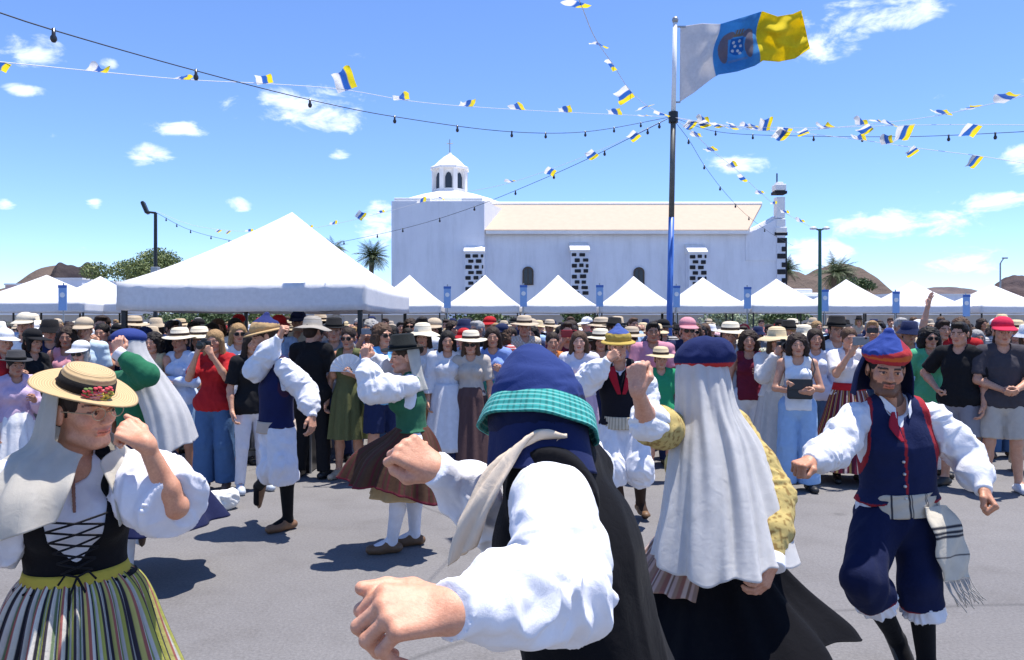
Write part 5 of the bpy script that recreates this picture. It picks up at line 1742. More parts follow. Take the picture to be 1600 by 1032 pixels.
# --- rows behind: every one an individual
REF = [(20, 'the left-edge red top'), (130, 'the white cap and sunglasses'), (240, 'the black curls and tan vest'), (336, 'the red top with camera'), (393, 'the white trousers'), (487, 'the floppy grey hat'), (545, 'the olive dress'),
       (597, 'the bright blue shirt'), (661, 'the wide pale hat'), (699, 'the white apron'), (736, 'the beige top'), (818, 'the navy hood'), (905, 'the lilac dress'), (967, 'the yellow-hatted dancer'), (1032, 'the boy in green'), (1100, 'the long veil'),
       (1213, 'the large camera'), (1246, 'the light blue trousers'), (1326, 'the striped skirt'), (1387, 'the smiling dancer'), (1452, 'the green top'), (1500, 'the black shirt'), (1566, 'the red cap')]
CNAME = [(WHITE, 'white', 6.5), (BLACK, 'black', 7), (NAVY, 'navy', 4.5), (RED, 'red', 2.2), (PINK, 'pink', 2), (BLUE, 'blue', 2), (LBLUE, 'light blue', 3), (GREEN, 'green', 1.2), (BEIGE, 'beige', 2), (GREY, 'grey', 2), (YELLOW, 'yellow', .8), (LILAC, 'lilac', 1), (ORANGE, 'orange', .8), (TEAL, 'teal', .8), (CREAM, 'cream', 2), (BROWN, 'brown', 1), (MAROON, 'maroon', 1), (OLIVE, 'olive', 1), (CORAL, 'coral', .7)]
HN = [(H_BLACK, 'black-haired', 4), (H_DARK, 'dark-haired', 5), (H_BROWN, 'brown-haired', 3), (H_BLOND, 'blond', 1.4), (H_GREY, 'grey-haired', 1.6)]
ROWN = ['one row', 'two rows', 'three rows', 'four rows', 'five rows', 'six rows', 'seven rows', 'eight rows', 'nine rows', 'ten rows', 'eleven rows', 'twelve rows']
rc = random.Random(21)
def pick(l): return rc.choices(l, [q[2] for q in l])[0]
USED = set()
nb = 0
for row, d0 in enumerate((9.9, 10.6, 11.4, 12.3, 13.3, 14.5, 15.9, 17.5, 19.3, 21.4, 23.6, 25.6)):
    X = -.70 * d0 + rc.uniform(0, .5)
    while X < .70 * d0:
        d = d0 + rc.uniform(-.22, .22)
        px = 800 + X / d * FPX
        X += .55 + .032 * row + rc.uniform(-.08, .16)
        if rc.random() < .10: continue
        # keep clear of the flagpole and of tent posts
        if abs((px - 800) / FPX * d - polex(0)) < .3 and abs(d - PD) < .5: continue
        for attempt in range(30):
            fem = rc.random() < .55
            tc_ = pick(CNAME); hc = pick(HN)
            hat = rc.choices([None, 'straw', 'cap', 'felt', 'bucket', 'wide'], [6.5, 1.2, 1.8, .8, .9, .4])[0]
            hatc = {'straw': rc.choice([STRAWC, PALESTRAW, (.5, .38, .22), BEIGE]), 'wide': rc.choice([PALESTRAW, STRAWC, (.4, .33, .26)]), 'cap': rc.choice([WHITE, BLACK, NAVY, RED, BEIGE]), 'felt': BLACK, 'bucket': rc.choice([WHITE, BEIGE, NAVY]), None: WHITE}[hat]
            gl = rc.random() < .28
            ref = min(REF, key=lambda q: abs(q[0] - px))[1]
            hn = {None: hc[1], 'straw': 'straw-hatted', 'cap': 'capped', 'felt': 'black-hatted', 'bucket': 'bucket-hatted', 'wide': 'wide-hatted'}[hat]
            lab = '%s %s in %s%s, %s behind %s' % (hn, 'woman' if fem else 'man', tc_[1], ' with sunglasses' if gl else '', ROWN[row], ref)
            if lab not in USED: break
        USED.add(lab)
        hair = rc.choice(['long', 'curly', 'bun', 'bob', 'long']) if fem else rc.choice(['short', 'short', 'short', 'curly'])
        pose = rc.choices(['down', 'folded', 'clasp', 'hold', 'phone', 'hip'], [3, 2, 2, 2, .8 if row < 5 else 0.2, 1])[0]
        h = rc.gauss(1.62, .05) if fem else rc.gauss(1.73, .06)
        h = min(h, 1.84)
        bot = rc.choice(['trousers', 'skirt', 'shorts', 'wide', 'dress']) if fem else rc.choice(['trousers', 'shorts', 'trousers'])
        r2, J2 = person(px, d, h, fem, pose, rc.gauss(-(px - 800) / 800 * 14, 22), rc.choice(['tee', 'tank', 'long', 'blouse']) if fem else rc.choice(['tee', 'tee', 'long']), tc_[0], bot, rc.choice([DENIM, NAVY, BLACK, BLACK, BEIGE, GREY, DENIM]),
               hair, hc[0], hat, hatc, gl, rc.choice([SK_L, SK_T, SK_T, SK_B]), rc.choice([BLACK, WHITE, BROWN]), label=lab, group='crowd standing behind the front row', turn=rc.choice([0, 0, 25, -25]) if row < 3 else 0)
        r2.scale[0] *= rc.uniform(.92, 1.12); r2.scale[1] *= rc.uniform(.92, 1.12)
        if pose == 'phone' and row < 5: phone_at(r2, J2, 'phone of the ' + lab.replace(' with sunglasses', ''), rc.choice([(.02, .02, .025), (.3, .3, .32), (.5, .5, .5), (.05, .08, .2)]), land=rc.random() < .5)
        nb += 1
print('crowd', nb, 'front', len(FRONT) - nb)
# ================================================================== the dancers
def hframe(d, back):
    d = unit(d); z = np.asarray(back, float); z = unit(z - d * (z @ d)); x = np.cross(d, z)
    return np.stack([x, d, z], 1)


class Hero:
    def __init__(s, base, label):
        s.base = np.asarray(base, float)
        s.root = person_root(s.base, label, 'folk dancers in traditional dress')

    def part(s, name, V, Q, mat, color=None, cols=None, thick=0.0, parent=None):
        me = mesh_np(name, V - s.base, Q, True, cols, mat)
        o = put(name, me, parent or s.root, color=color)
        if thick: solid(o, thick)
        return o

    def mb(s, name, mb, mat, color=None, parent=None, smooth=True):
        mb.v = [(x - s.base[0], y - s.base[1], z - s.base[2]) for x, y, z in mb.v]
        return mb.build(name, mat, parent or s.root, smooth=smooth, color=color)


def setlegs(J, spread=.09):
    r_ = unit(np.cross(J['fwd'], (0, 0, 1)))
    for s, sg in (('L', -1), ('R', 1)):
        if 'hip' + s not in J: J['hip' + s] = J['pel'] + r_ * sg * .088 - vec(0, 0, .06)
        if 'kn' + s not in J:
            h_ = J['hip' + s]; z = h_[2]
            J['kn' + s] = vec(h_[0], h_[1], z * .53) + r_ * sg * .02 + J['fwd'] * .03
            J['an' + s] = vec(h_[0], h_[1], .085) + r_ * sg * .03
        if 'to' + s not in J: J['to' + s] = J['an' + s] + J['fwd'] * .14 - vec(0, 0, .05)
    return J


def hero_shirt(J, fem, sl=('long', 'long'), off=.014, puff=(.03, .03), res=.007, amp=.007, hem=.06, bust=1.0, seed=0, cufflen=.0):
    S = Sd(); f = J['fwd']; up = unit(J['nek'] - J['pel'])
    torso_sdf(S, J, off, fem, bust)
    S.cut(-up, J['pel'] - up * hem)
    S.cone(J['nek'] - f * .03 + up * .12, J['nek'] + f * .05 - up * .01, .072, .050, .01, op='s')
    g = .9 if fem else 1
    ms = [S.mesh(res)]
    for s, k_, pf in (('L', sl[0], puff[0]), ('R', sl[1], puff[1])):
        S = Sd()
        a, e, w_ = J['sh' + s], J['el' + s], J['wr' + s]
        m1 = a * .45 + e * .55
        S.cone(J['nek'] * .35 + a * .65, a, .05, .060 * g + off, .03)
        S.cone(a, m1, .060 * g + off, .056 * g + off + pf, .03)
        if k_ == 'elbow':
            S.cone(m1, e, .056 * g + off + pf, .052 * g + off + pf * .9, .03, flat=(False, True))
        else:
            m2 = e * .45 + w_ * .55
            S.cone(m1, e, .056 * g + off + pf, .050 * g + off + pf, .03)
            S.cone(e, m2, .050 * g + off + pf, .044 * g + off + pf, .03)
            S.cone(m2, e * .06 + w_ * .94, .044 * g + off + pf, .033 * g + off * .4, .02)
            S.cone(e * .10 + w_ * .90, w_ + unit(w_ - e) * .012, .036 * g, .038 * g, .008, flat=(True, True))
        V, Q = S.mesh(res)
        W_ = wrinkle(V, Q, amp * (1 + pf * 12), 15, unit(e - a), 1.5, seed + (3 if s == 'L' else 8))
        fd = np.clip(np.linalg.norm(V - w_, axis=1) / .09 - .25, .12, 1) * np.clip(np.linalg.norm(V - a, axis=1) / .12, .3, 1)
        V = V + (W_ - V) * fd[:, None]
        ms.append((V, Q))
    V0, Q0 = ms[0]
    ms[0] = (wrinkle(V0, Q0, amp * .7, 13, up, .5, seed), Q0)
    return join(*ms)


def vest_mesh(J, fem=False, off=.024, hem=.02, res=.006, vee=.10, veew=.06, amp=.003, armcut=.035, bust=1.0, seed=1, flare=.0, vr=.25):
    S = Sd(); f = J['fwd']; up = unit(J['nek'] - J['pel']); r_ = unit(np.cross(f, up)); f = np.cross(up, r_)
    torso_sdf(S, J, off, fem, bust)
    S.cone(J['pel'] + up * .04, J['pel'] - up * hem, .138 + off, .146 + off + flare, .03, sq=(f, .8), flat=(False, True))
    S.cut(-up, J['pel'] - up * hem)
    for q, s in ((1, 'R'), (-1, 'L')):
        S.cut(unit(r_ * q + up * .18), J['sh' + s] - r_ * q * armcut)
        S.cone(J['sh' + s] - up * .02 - r_ * q * .01, J['sh' + s] - up * .12 + r_ * q * .03, .07, .055, .01, op='s')
    S.cone(J['nek'] - f * .03 + up * .12, J['nek'] + f * .05 - up * .01, .080, .060, .01, op='s')
    if vee:
        S.cone(J['nek'] + f * .12 - up * .02, J['nek'] + f * .17 - up * (.02 + vee), veew, veew * vr, .0, op='s')
    V, Q = S.mesh(res)
    return wrinkle(V, Q, amp, 9, up, .6, seed), Q


def vest_cols(V, J, base, trim, hem=.02, armcut=.035, front=True, w=.008):
    f = J['fwd']; up = unit(J['nek'] - J['pel']); r_ = unit(np.cross(f, up)); f = np.cross(up, r_)
    L = V - J['pel']
    x, y, z = L @ r_, L @ f, L @ up
    C = np.tile(np.array(base), (len(V), 1))
    sh = (J['shR'] - J['pel']) @ r_ - armcut
    m = (z < -hem + w) | (np.abs(x) > sh - w * .8 - .18 * (z - ((J['shR'] - J['pel']) @ up)) * 1.0)
    if front: m |= (np.abs(x) < w * .7) & (y > .03)
    C[m] = trim
    return C


def stocking(J, s, off=.004, k0=-.05, k1=1.0, res=.008):
    S = Sd()
    a = J['kn' + s] + (J['an' + s] - J['kn' + s]) * k0
    m = J['kn' + s] * .68 + J['an' + s] * .32 - J['fwd'] * .018
    S.cone(a, m, .056 + off, .055 + off, .02); S.cone(m, J['an' + s], .055 + off, .037 + off, .02)
    S.cone(J['an' + s], J['to' + s], .037 + off, .030 + off, .02)
    return S.mesh(res)


def ribbon(pts, wid, side, n=40, wave=0.0, seed=0):
    """flat strip of cloth along points; side: width direction"""
    K = cr(np.array(pts), np.linspace(0, 1, n)); side = unit(side)
    W = np.interp(np.linspace(0, 1, n), np.linspace(0, 1, len(wid)), wid)
    m = 9
    V = []; U = []
    for i in range(n):
        t_ = K[min(i + 1, n - 1)] - K[max(i - 1, 0)]
        nn_ = unit(np.cross(t_, side))
        for j in range(m):
            q = j / (m - 1) - .5
            V.append(K[i] + side * W[i] * q + nn_ * wave * math.sin(q * 9 + i * .25 + seed)); U.append((i / (n - 1), q + .5))
    F = [[i * m + j, i * m + j + 1, (i + 1) * m + j + 1, (i + 1) * m + j] for i in range(n - 1) for j in range(m - 1)]
    return np.array(V), np.array(F), np.array(U)


def head_local(V, J, s=1.0): return J['head'] + (V * s) @ J['Mh'].T


def montera(J, peak=(.01, -.02, .19), tilt=0.0, wide=1.0, res=.005):
    S = Sd()
    S.ell(vec(0, -.012, .072), vec(.098 * wide, .112 * wide, .055), .03)
    S.cone(vec(0, -.012, .085), vec(*peak), .080, .022, .04)
    S.cut((0, 0, -1), vec(0, 0, .034))
    V, Q = S.mesh(res)
    V = wrinkle(V, Q, .003, 22, None, 1, 4)
    return V, Q


# ---------------------------------------------------------------- smiling man at right
d = 3.7
J = {'fwd': unit((-.12, -1, 0)), 'nek': P(1393, 632, 3.72), 'che': P(1399, 694, 3.72), 'pel': P(1403, 788, 3.74), 'head': P(1384, 578, 3.68)}
J['Mh'] = frame((-.22, -1, -.16), (.06, 0, 1))
J.update(shR=P(1340, 655, 3.74), shL=P(1456, 655, 3.72), elR=P(1300, 705, 3.60), wrR=P(1266, 720, 3.38), elL=P(1512, 716, 3.68), wrL=P(1536, 765, 3.50),
         hipR=P(1374, 806, 3.74), hipL=P(1432, 806, 3.74), knR=P(1350, 905, 3.52), knL=P(1440, 912, 3.62), anR=P(1402, 1000, 3.86), anL=P(1448, 1038, 3.72))
J['toR'] = J['anR'] + vec(.03, -.05, -.12); J['toL'] = J['anL'] + vec(.03, -.14, -.05)
J['fupR'] = unit((-.1, -.9, .35))
H = Hero((J['anL'][0], 3.72, 0), 'smiling bearded man dancing in navy vest and breeches with striped sash')
HMd = {'R': hframe((-.75, -.55, -.1), (-.3, -.3, .85)), 'L': hframe((.25, -.6, -.7), (.75, -.4, .4))}
V, Q, C = body_mesh(J, False, .0033, .012, ('fist', 'fist'), HMd, beard=.78, brow=(.07, .05, .045), smile=True, handres=.0032, eyes_open=True)
H.part('body', V, Q, M_SKIN, (.54, .275, .16), C)
V, Q = hero_shirt(J, False, puff=(.014, .012), amp=.008, seed=2); H.part('shirt', V, Q, M_CLOTH, (.80, .80, .83))
V, Q = vest_mesh(J, off=.026, hem=-.03, vee=.12, veew=.05, seed=3, amp=.006); H.part('vest', V, Q, M_DYED, None, vest_cols(V, J, (.014, .021, .070), (.34, .025, .035), -.03))
up = unit(J['nek'] - J['pel']); f = J['fwd']
for k in range(5):
    p = J['pel'] + up * (.06 + .058 * k)
    S = Sd(); S.ell(p + f * .142 - vec(.012, 0, 0), vec(.008, .008, .008), 0); V, Q = S.mesh(.003); H.part('button', V, Q, M_METAL, (.75, .72, .66))
pk = MB()
c0 = J['pel'] + up * .045 + f * .125 + vec(.085, .012, 0)
pk.tube([c0 + vec(-.035, -.02, -.035), c0 + vec(-.035, -.02, .0), c0 + vec(.04, .012, .0), c0 + vec(.04, .012, -.035)], .0035, 6)
H.mb('pocket_trim', pk, M_CLOTH, (.40, .03, .04))
for sg in (-1, 1):
    V, Q, U = ribbon([J['nek'] + vec(sg * .065, .03, .035), J['nek'] + vec(sg * .07, -.05, .02), J['nek'] + vec(sg * .03, -.105, -.03)], [.05, .055, .05], (0, .25, 1), 16)
    H.part('collar', V, Q, M_CLOTH, (.80, .80, .83), thick=.004)
V, Q, U = ribbon([J['nek'] + vec(-.035, -.10, -.025), J['nek'] + vec(-.05, -.125, -.09), J['nek'] + vec(-.02, -.15, -.16)], [.03, .05, .012], (1, .2, 0), 16)
H.part('lapel', V, Q, M_CLOTH, (.36, .02, .04), thick=.005)
S = Sd(); upv = vec(0, 0, 1)
S.cone(J['pel'] + upv * .05, J['pel'] - upv * .06, .150, .165, .03, sq=(J['fwd'], .86), flat=(True, False))
for s in 'LR':
    e = J['kn' + s] + (J['an' + s] - J['kn' + s]) * .25; k1 = J['kn' + s] - J['fwd'] * .035
    k1 = J['kn' + s] - J['fwd'] * .012
    S.cone(J['hip' + s], k1, .110, .090, .03); S.cone(k1, e, .090, .100, .03, flat=(False, True))
V, Q = S.mesh(.007); V = wrinkle(V, Q, .010, 9, (0, 0, 1), .45, 3) 
C = np.tile(np.array((.011, .016, .055)), (len(V), 1))
for s in 'LR':
    a = J['kn' + s] + (J['an' + s] - J['kn' + s]) * .25; dd = unit(J['an' + s] - J['kn' + s])
    C[(np.abs((V - a) @ dd) < .012) & (np.linalg.norm(V - a, axis=1) < .17)] = (.36, .03, .04)
H.part('breeches', V, Q, M_DYED, None, C)
for s in 'LR':
    S = Sd(); a = J['kn' + s] + (J['an' + s] - J['kn' + s]) * .2; b_ = J['kn' + s] + (J['an' + s] - J['kn' + s]) * .36
    S.cone(a, b_, .080, .094, .01, flat=(True, True)); V, Q = S.mesh(.006); V = wrinkle(V, Q, .009, 34, b_ - a, .3, 2)
    H.part('frill', V, Q, M_CLOTH, (.8, .8, .83))
    V, Q = stocking(J, s, k0=.2); H.part('stocking', V, Q, M_CLOTH, (.010, .010, .012))
    V, Q = shoe_mesh(J, .006, sides=s)[0]; H.part('shoe', V, Q, M_LEATHER, (.05, .05, .05))
# sash: cream with dark stripes, its fringed end on the hip
V, Q, th, vv = drape([(*(J['pel'] + up * .075), .170, .142), (*(J['pel'] + up * .03), .176, .146), (*(J['pel'] - up * .035), .182, .150)], np.cross(f, up), -f, 0, 360, 240, 14, lambda a, v_: .003 * np.sin(a * 7 + v_ * 14), closed=True)
C = np.tile(np.array((.62, .55, .44)), (len(V), 1))
q = (th / (2 * np.pi) * 14) % 1
C[(q < .07) | ((q > .14) & (q < .18))] = (.04, .04, .05)
H.part('sash', V, Q, M_DYED, None, C, thick=.006)
p0_ = J['pel'] + vec(.115, -.125, .02)
V, Q, U = ribbon([p0_, p0_ + vec(.03, -.05, -.10), p0_ + vec(.05, -.055, -.22), p0_ + vec(.075, -.045, -.33)], [.15, .19, .20, .16], (.92, .38, 0), 60, .008)
C = np.tile(np.array((.64, .58, .47)), (len(V), 1))
for a in (.30, .36, .42, .66): C[np.abs(U[:, 0] - a) < .014] = (.04, .04, .05)
se = H.part('sash_end', V, Q, M_DYED, None, C, thick=.005)
fr = MB()
for k in range(22):
    q = k / 21 - .5
    a = p0_ + vec(.075, -.045, -.33) + unit((.92, .38, 0)) * .16 * q
    rr_ = np.random.default_rng(k)
    fr.tube([a, a + vec(.012 + rr_.uniform(0, .02), .0, -.05), a + vec(.04 + rr_.uniform(0, .05), rr_.uniform(-.02, .02), -.10 - rr_.uniform(0, .04))], .002, 4)
H.mb('fringe', fr, M_CLOTH, (.5, .47, .42), parent=se)
# cap with red and orange bands, dark hood at the back
V, Q = montera(J, (.0, -.015, .165)); L = V.copy()
C = np.tile(np.array((.03, .06, .26)), (len(V), 1))
C[L[:, 0] < -.045] = (.30, .03, .05)
zb = L[:, 2] - .10 * np.abs(L[:, 0] + .01) * 1.0 - .3 * np.maximum(0, .02 - L[:, 0])
C[L[:, 2] < .092 - .25 * L[:, 0]] = (.42, .035, .04); C[L[:, 2] < .072 - .12 * L[:, 0]] = (.55, .12, .03); C[L[:, 2] < .054] = (.40, .03, .04)
H.part('cap', head_local(V, J, 1.08), Q, M_DYED, None, C)
V, Q, th, vv = drape([(0, -.01, .05, .096, .115), (0, -.02, -.03, .118, .125), (0, -.02, -.13, .125, .125)], (1, 0, 0), (0, -1, 0), -100, 100, 50, 16, lambda a, v_: .006 * np.sin(a * 6) * v_)
H.part('neck_flap', head_local(V, J, 1.05), Q, M_CLOTH, (.016, .022, .07), thick=.006)
hh = put('hair', hair_data('short'), H.root, color=H_BLACK); on_head(hh, J, 1.0, base=H.base)

# ---------------------------------------------------------------- woman at left: straw hat, white shawl, laced bodice
J = {'fwd': unit((.5, -.86, 0)), 'nek': P(113, 722, 2.42), 'che': P(117, 812, 2.42), 'pel': P(122, 940, 2.42), 'head': P(130, 640, 2.40)}
J['Mh'] = frame((.94, -.36, -.06), (-.10, -.05, 1))
lf = vec(.86, .5, 0)
J.update(shL=J['nek'] + lf * .158 - vec(0, 0, .05), shR=J['nek'] - lf * .158 - vec(0, 0, .05), elL=P(275, 792, 2.34), wrL=P(227, 692, 2.26), elR=P(-40, 870, 2.25), wrR=P(-60, 990, 2.15))
setlegs(J)
H = Hero((J['pel'][0], 2.42, 0), 'woman in flowered straw hat, white shawl, black laced bodice and striped skirt')
HMd = {'L': hframe((-.85, .05, .52), (.15, -.62, .75))}
V, Q, C = body_mesh(J, True, .0032, .012, ('fist', 'relax'), HMd, brow=(.09, .06, .05), smile=True, handres=.0030, thumbs=('thumb', None))
H.part('body', V, Q, M_SKIN, (.66, .34, .205), C)
V, Q = hero_shirt(J, True, ('elbow', 'elbow'), puff=(.050, .050), amp=.006, seed=5, hem=.02); H.part('blouse', V, Q, M_CLOTH, (.80, .79, .84))
V, Q = vest_mesh(J, True, off=.022, hem=-.07, vee=.29, veew=.105, vr=.52, seed=6, amp=.002, res=.005); H.part('bodice', V, Q, M_CLOTH, (.010, .010, .012))
f = J['fwd']; up = unit(J['nek'] - J['pel']); rt = unit(np.cross(f, up))
lc = MB()
for k in range(5):
    z0 = .13 + .035 * k; w0 = .042 + .009 * k; w1 = .042 + .009 * (k + 1)
    for q in (-1, 1):
        a = J['pel'] + up * z0 + f * (.128 + .010 * k) - rt * q * w0; b_ = J['pel'] + up * (z0 + .035) + f * (.138 + .010 * k) + rt * q * w1
        lc.tube([a, (a + b_) / 2 + f * .012, b_], .0035, 6)
a = J['pel'] + up * .12 + f * .15
for q in (-1, 1):
    lc.tube([a, a + rt * q * .03 + up * .012, a + rt * q * .05 - up * .015], .0035, 6); lc.tube([a, a + rt * q * .02 - up * .05, a + rt * q * .025 - up * .10], .0035, 6)
H.mb('lacing', lc, M_CLOTH, (.015, .015, .018))
S = Sd(); S.cone(J['nek'] + f * .085 - up * .03, J['nek'] + f * .125 - up * .13, .006, .005, 0, sq=(f, .5)); V, Q = S.mesh(.003); H.part('blouse_slit', V, Q, M_CLOTH, (.30, .16, .12))
c = J['pel']
rings = [(*(c + up * .10), .140, .118), (*(c + up * .03), .185, .165), (c[0], c[1], .70, .245, .235), (c[0], c[1], .40, .35, .34), (c[0], c[1], .10, .45, .44)]
PAL = np.array([(.66, .62, .56), (.05, .04, .05), (.42, .42, .10), (.66, .62, .56), (.28, .34, .12), (.03, .03, .04), (.70, .66, .58), (.36, .12, .10), (.55, .50, .16), (.06, .05, .07), (.62, .60, .56), (.20, .28, .16)])
V, Q, th, vv = drape(rings, lf, -f, 0, 360, 900, 40, lambda a, v_: (.012 * np.sin(a * 36) * min(1, .35 + v_ * 2) + .03 * np.sin(a * 9 + 1.2 * v_) * v_ + .012 * np.sin(a * 17 + 2) * v_), closed=True)
H.part('skirt', V, Q, M_DYED, None, PAL[((th / (2 * np.pi) * 216).astype(int)) % 12], thick=.003)
V, Q, th, vv = drape([(*(c + up * .118), .142, .120), (*(c + up * .085), .152, .130)], lf, -f, 0, 360, 90, 4, closed=True)
H.part('waistband', V, Q, M_CLOTH, (.55, .44, .07), thick=.006)
# shawl over head and shoulders
hd = J['head']; nk = J['nek']; bk = -J['Mh'][:, 1]; bk = unit(vec(bk[0], bk[1], 0)); la = unit(np.cross(bk, (0, 0, 1)))
rings = [(*(hd + vec(0, 0, .075) + bk * .01), .088, .105), (*(hd + vec(0, 0, -.02) + bk * .018), .100, .118), (*(hd + vec(0, 0, -.10) + bk * .03), .112, .130), (*(nk + vec(-.01, 0, .02)), .165, .165), (*(nk + vec(-.0, 0, -.05)), .245, .215), (*(nk + vec(.0, 0, -.135)), .280, .235)]
V, Q, th, vv = drape(rings, la, bk, -100, 100, 190, 60, lambda a, v_: (.010 * np.sin(a * 8 + 5 * v_) + .006 * np.sin(a * 15 + 2)) * (.2 + v_),
                     lambda a, v_: np.outer((.035 * np.cos(a * 2.5) - .03) * max(0, v_ - .6) / .4, (0, 0, 1)), gap=lambda v_: (np.interp(v_, [0, .35, .5, .62, 1], [-98, -104, -150, -148, -136]), np.interp(v_, [0, .35, .5, .62, 1], [98, 104, 172, 190, 186])))
H.part('shawl', V, Q, M_THIN, (.78, .74, .66), thick=.004)
# hat
hat = MB().lathe([(0, .118), (.06, .117), (.082, .110), (.090, .092), (.095, .040), (.12, .035), (.165, .036), (.182, .041), (.184, .036), (.165, .030), (.12, .028), (.090, .032), (.06, .1), (0, .1)], n=48, wob=lambda a, r_: .010 * math.sin(2 * a) * max(0, (r_ - .1) / .08))
ho = hat.build('straw_hat', M_STRAW, H.root, smooth=True, color=(.58, .40, .20)); on_head(ho, J, .85, .038, (-17, -6, 0), H.base)
band = MB().lathe([(.0955, .042), (.0985, .042), (.0945, .082), (.091, .082)], n=48).build('hat_band', M_CLOTH, ho, smooth=True, color=(.012, .011, .012))
rr_ = np.random.default_rng(3)
for k in range(12):
    a = R(-78 + rr_.uniform(-26, 22)); z = .045 + rr_.uniform(0, .045); rad = .102 + rr_.uniform(0, .010)
    fl = MB(); cc_ = vec(rad * math.cos(a), rad * math.sin(a), z) if False else vec(rad * math.cos(a + R(150)), rad * math.sin(a + R(150)), z)
    for p_ in range(5):
        b_ = 2 * math.pi * p_ / 5
        o_ = vec(-math.sin(a + R(150)) * math.cos(b_), math.cos(a + R(150)) * math.cos(b_), math.sin(b_)) * .011
        fl.lathe([(0, .004), (.007, .003), (.009, 0), (.006, -.004), (0, -.004)], tuple(cc_ + o_), 8)
    fl.build('flower', M_CLOTH, ho, smooth=True, color=[(.60, .08, .10), (.66, .50, .10), (.62, .28, .26), (.16, .22, .07)][k % 4])
hh = put('hair', hair_data('bun'), H.root, color=H_DARK); on_head(hh, J, .97, base=H.base)
gl = MB()
for q in (-1, 1):
    pts = [(q * .033 + .023 * math.cos(a), .106, .002 + .018 * math.sin(a)) for a in np.linspace(0, 2 * math.pi, 17)]
    gl.tube(pts, .0016, 5)
    gl.tube([(q * .056, .104, .006), (q * .080, .04, .010), (q * .083, -.005, .008)], .0016, 5)
gl.tube([(-.010, .107, .004), (.010, .107, .004)], .0016, 5)
go = gl.build('glasses', M_METAL, H.root, color=(.45, .36, .24)); on_head(go, J, 1.0, base=H.base)

# ---------------------------------------------------------------- man in navy hood, close in front
fw = unit((-.9, .44, 0)); rt = unit(np.cross(fw, (0, 0, 1)))
J = {'fwd': fw, 'nek': P(856, 722, 1.62), 'head': P(836, 664, 1.62)}
J['che'] = J['nek'] + vec(.045, .0, -.20); J['pel'] = J['nek'] + vec(.13, .0, -.50)
J['Mh'] = frame((-.62, .76, -.12), (.04, .02, 1))
J.update(shL=P(862, 786, 1.44), shR=J['nek'] + rt * .18 - vec(0, 0, .05), elL=P(885, 925, 1.24), wrL=P(712, 952, 1.0), elR=P(792, 815, 1.82), wrR=P(684, 735, 1.66))
setlegs(J)
H = Hero((J['pel'][0], 1.6, 0), 'man in pointed navy hood with teal plaid brim, black vest and white shirt')
HMd = {'L': hframe((-.93, -.33, .08), (-.16, -.60, .78)), 'R': hframe((-.80, -.05, .55), (-.35, -.55, .72))}
V, Q, C = body_mesh(J, False, .0032, .012, ('loose', 'fist'), HMd, handres=.0022, thumbs=('thumb', None))
H.part('body', V, Q, M_SKIN, (.66, .35, .22), C)
V, Q = hero_shirt(J, False, puff=(.010, .016), res=.005, amp=.0085, seed=11, off=.010); H.part('shirt', V, Q, M_CLOTH, (.82, .82, .86))
V, Q = vest_mesh(J, off=.036, hem=.16, vee=.12, veew=.05, seed=12, res=.006, armcut=.012, flare=.02, amp=.006); H.part('vest', V, Q, M_CLOTH, (.005, .005, .007))
V, Q = bottom_mesh(J, .62, .02, .010, .006, .03); H.part('breeches', V, Q, M_CLOTH, (.014, .02, .07))
for s in 'LR':
    V, Q = stocking(J, s); H.part('stocking', V, Q, M_CLOTH, (.7, .7, .7)); V, Q = shoe_mesh(J, .008, sides=s)[0]; H.part('shoe', V, Q, M_LEATHER, (.08, .05, .03))
V, Q, U = ribbon([P(870, 690, 1.50), P(828, 690, 1.49), P(785, 722, 1.48), P(748, 790, 1.46), P(722, 868, 1.47)], [.05, .07, .09, .10, .07], unit((.75, -.25, .6)), 50, .005)
H.part('scarf', V, Q, M_CLOTH, (.76, .62, .47), thick=.008)
V, Q, th, vv = drape([(0, -.012, -.01, .110, .112), (0, -.012, .04, .108, .110), (0, -.012, .085, .097, .099), (-.002, -.010, .125, .076, .078), (-.005, -.006, .158, .046, .047), (-.006, -.004, .178, .018, .018), (-.006, -.004, .183, .001, .001)], (1, 0, 0), (0, -1, 0), 0, 360, 120, 60, closed=True)
V = wrinkle(V, Q, .0028, 16, (0, 0, 1), 2.0, 6)
HS = .94
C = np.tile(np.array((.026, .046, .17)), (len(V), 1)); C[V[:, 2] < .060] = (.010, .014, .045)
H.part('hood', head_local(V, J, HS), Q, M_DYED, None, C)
def brim_tilt(V, ax=-8, ay=21):
    Rm = np.array(Matrix.Rotation(R(ax), 3, 'X') @ Matrix.Rotation(R(ay), 3, 'Y'))
    return V @ Rm.T
V, Q, th, vv = drape([(0, -.012, .040, .112, .118), (0, -.012, .016, .122, .130), (0, -.014, -.020, .130, .140)], (1, 0, 0), (0, -1, 0), 0, 360, 300, 40, lambda a, v_: .004 * np.sin(a * 7) * v_, closed=True)
C = np.tile(np.array((.05, .38, .35)), (len(V), 1))
qa = (th / (2 * np.pi) * 60) % 1; qv = (vv * 6) % 1
C[(qa < .35)] *= .62; C[(qv < .35)] *= .66; C[(qa > .62) & (qa < .74)] = (.30, .56, .50); C[(qv > .6) & (qv < .72)] = (.28, .54, .48)
H.part('plaid_brim', head_local(brim_tilt(V), J, HS), Q, M_DYED, None, C, thick=.007)
V, Q, th, vv = drape([(0, -.012, .0, .104, .110), (0, -.02, -.045, .108, .116), (0, -.035, -.10, .118, .122)], (1, 0, 0), (0, -1, 0), -120, 120, 60, 16, lambda a, v_: .008 * np.sin(a * 5 + 1) * v_)
H.part('neck_flap', head_local(brim_tilt(V, 0, 8), J, HS), Q, M_CLOTH, (.016, .024, .085), thick=.008)

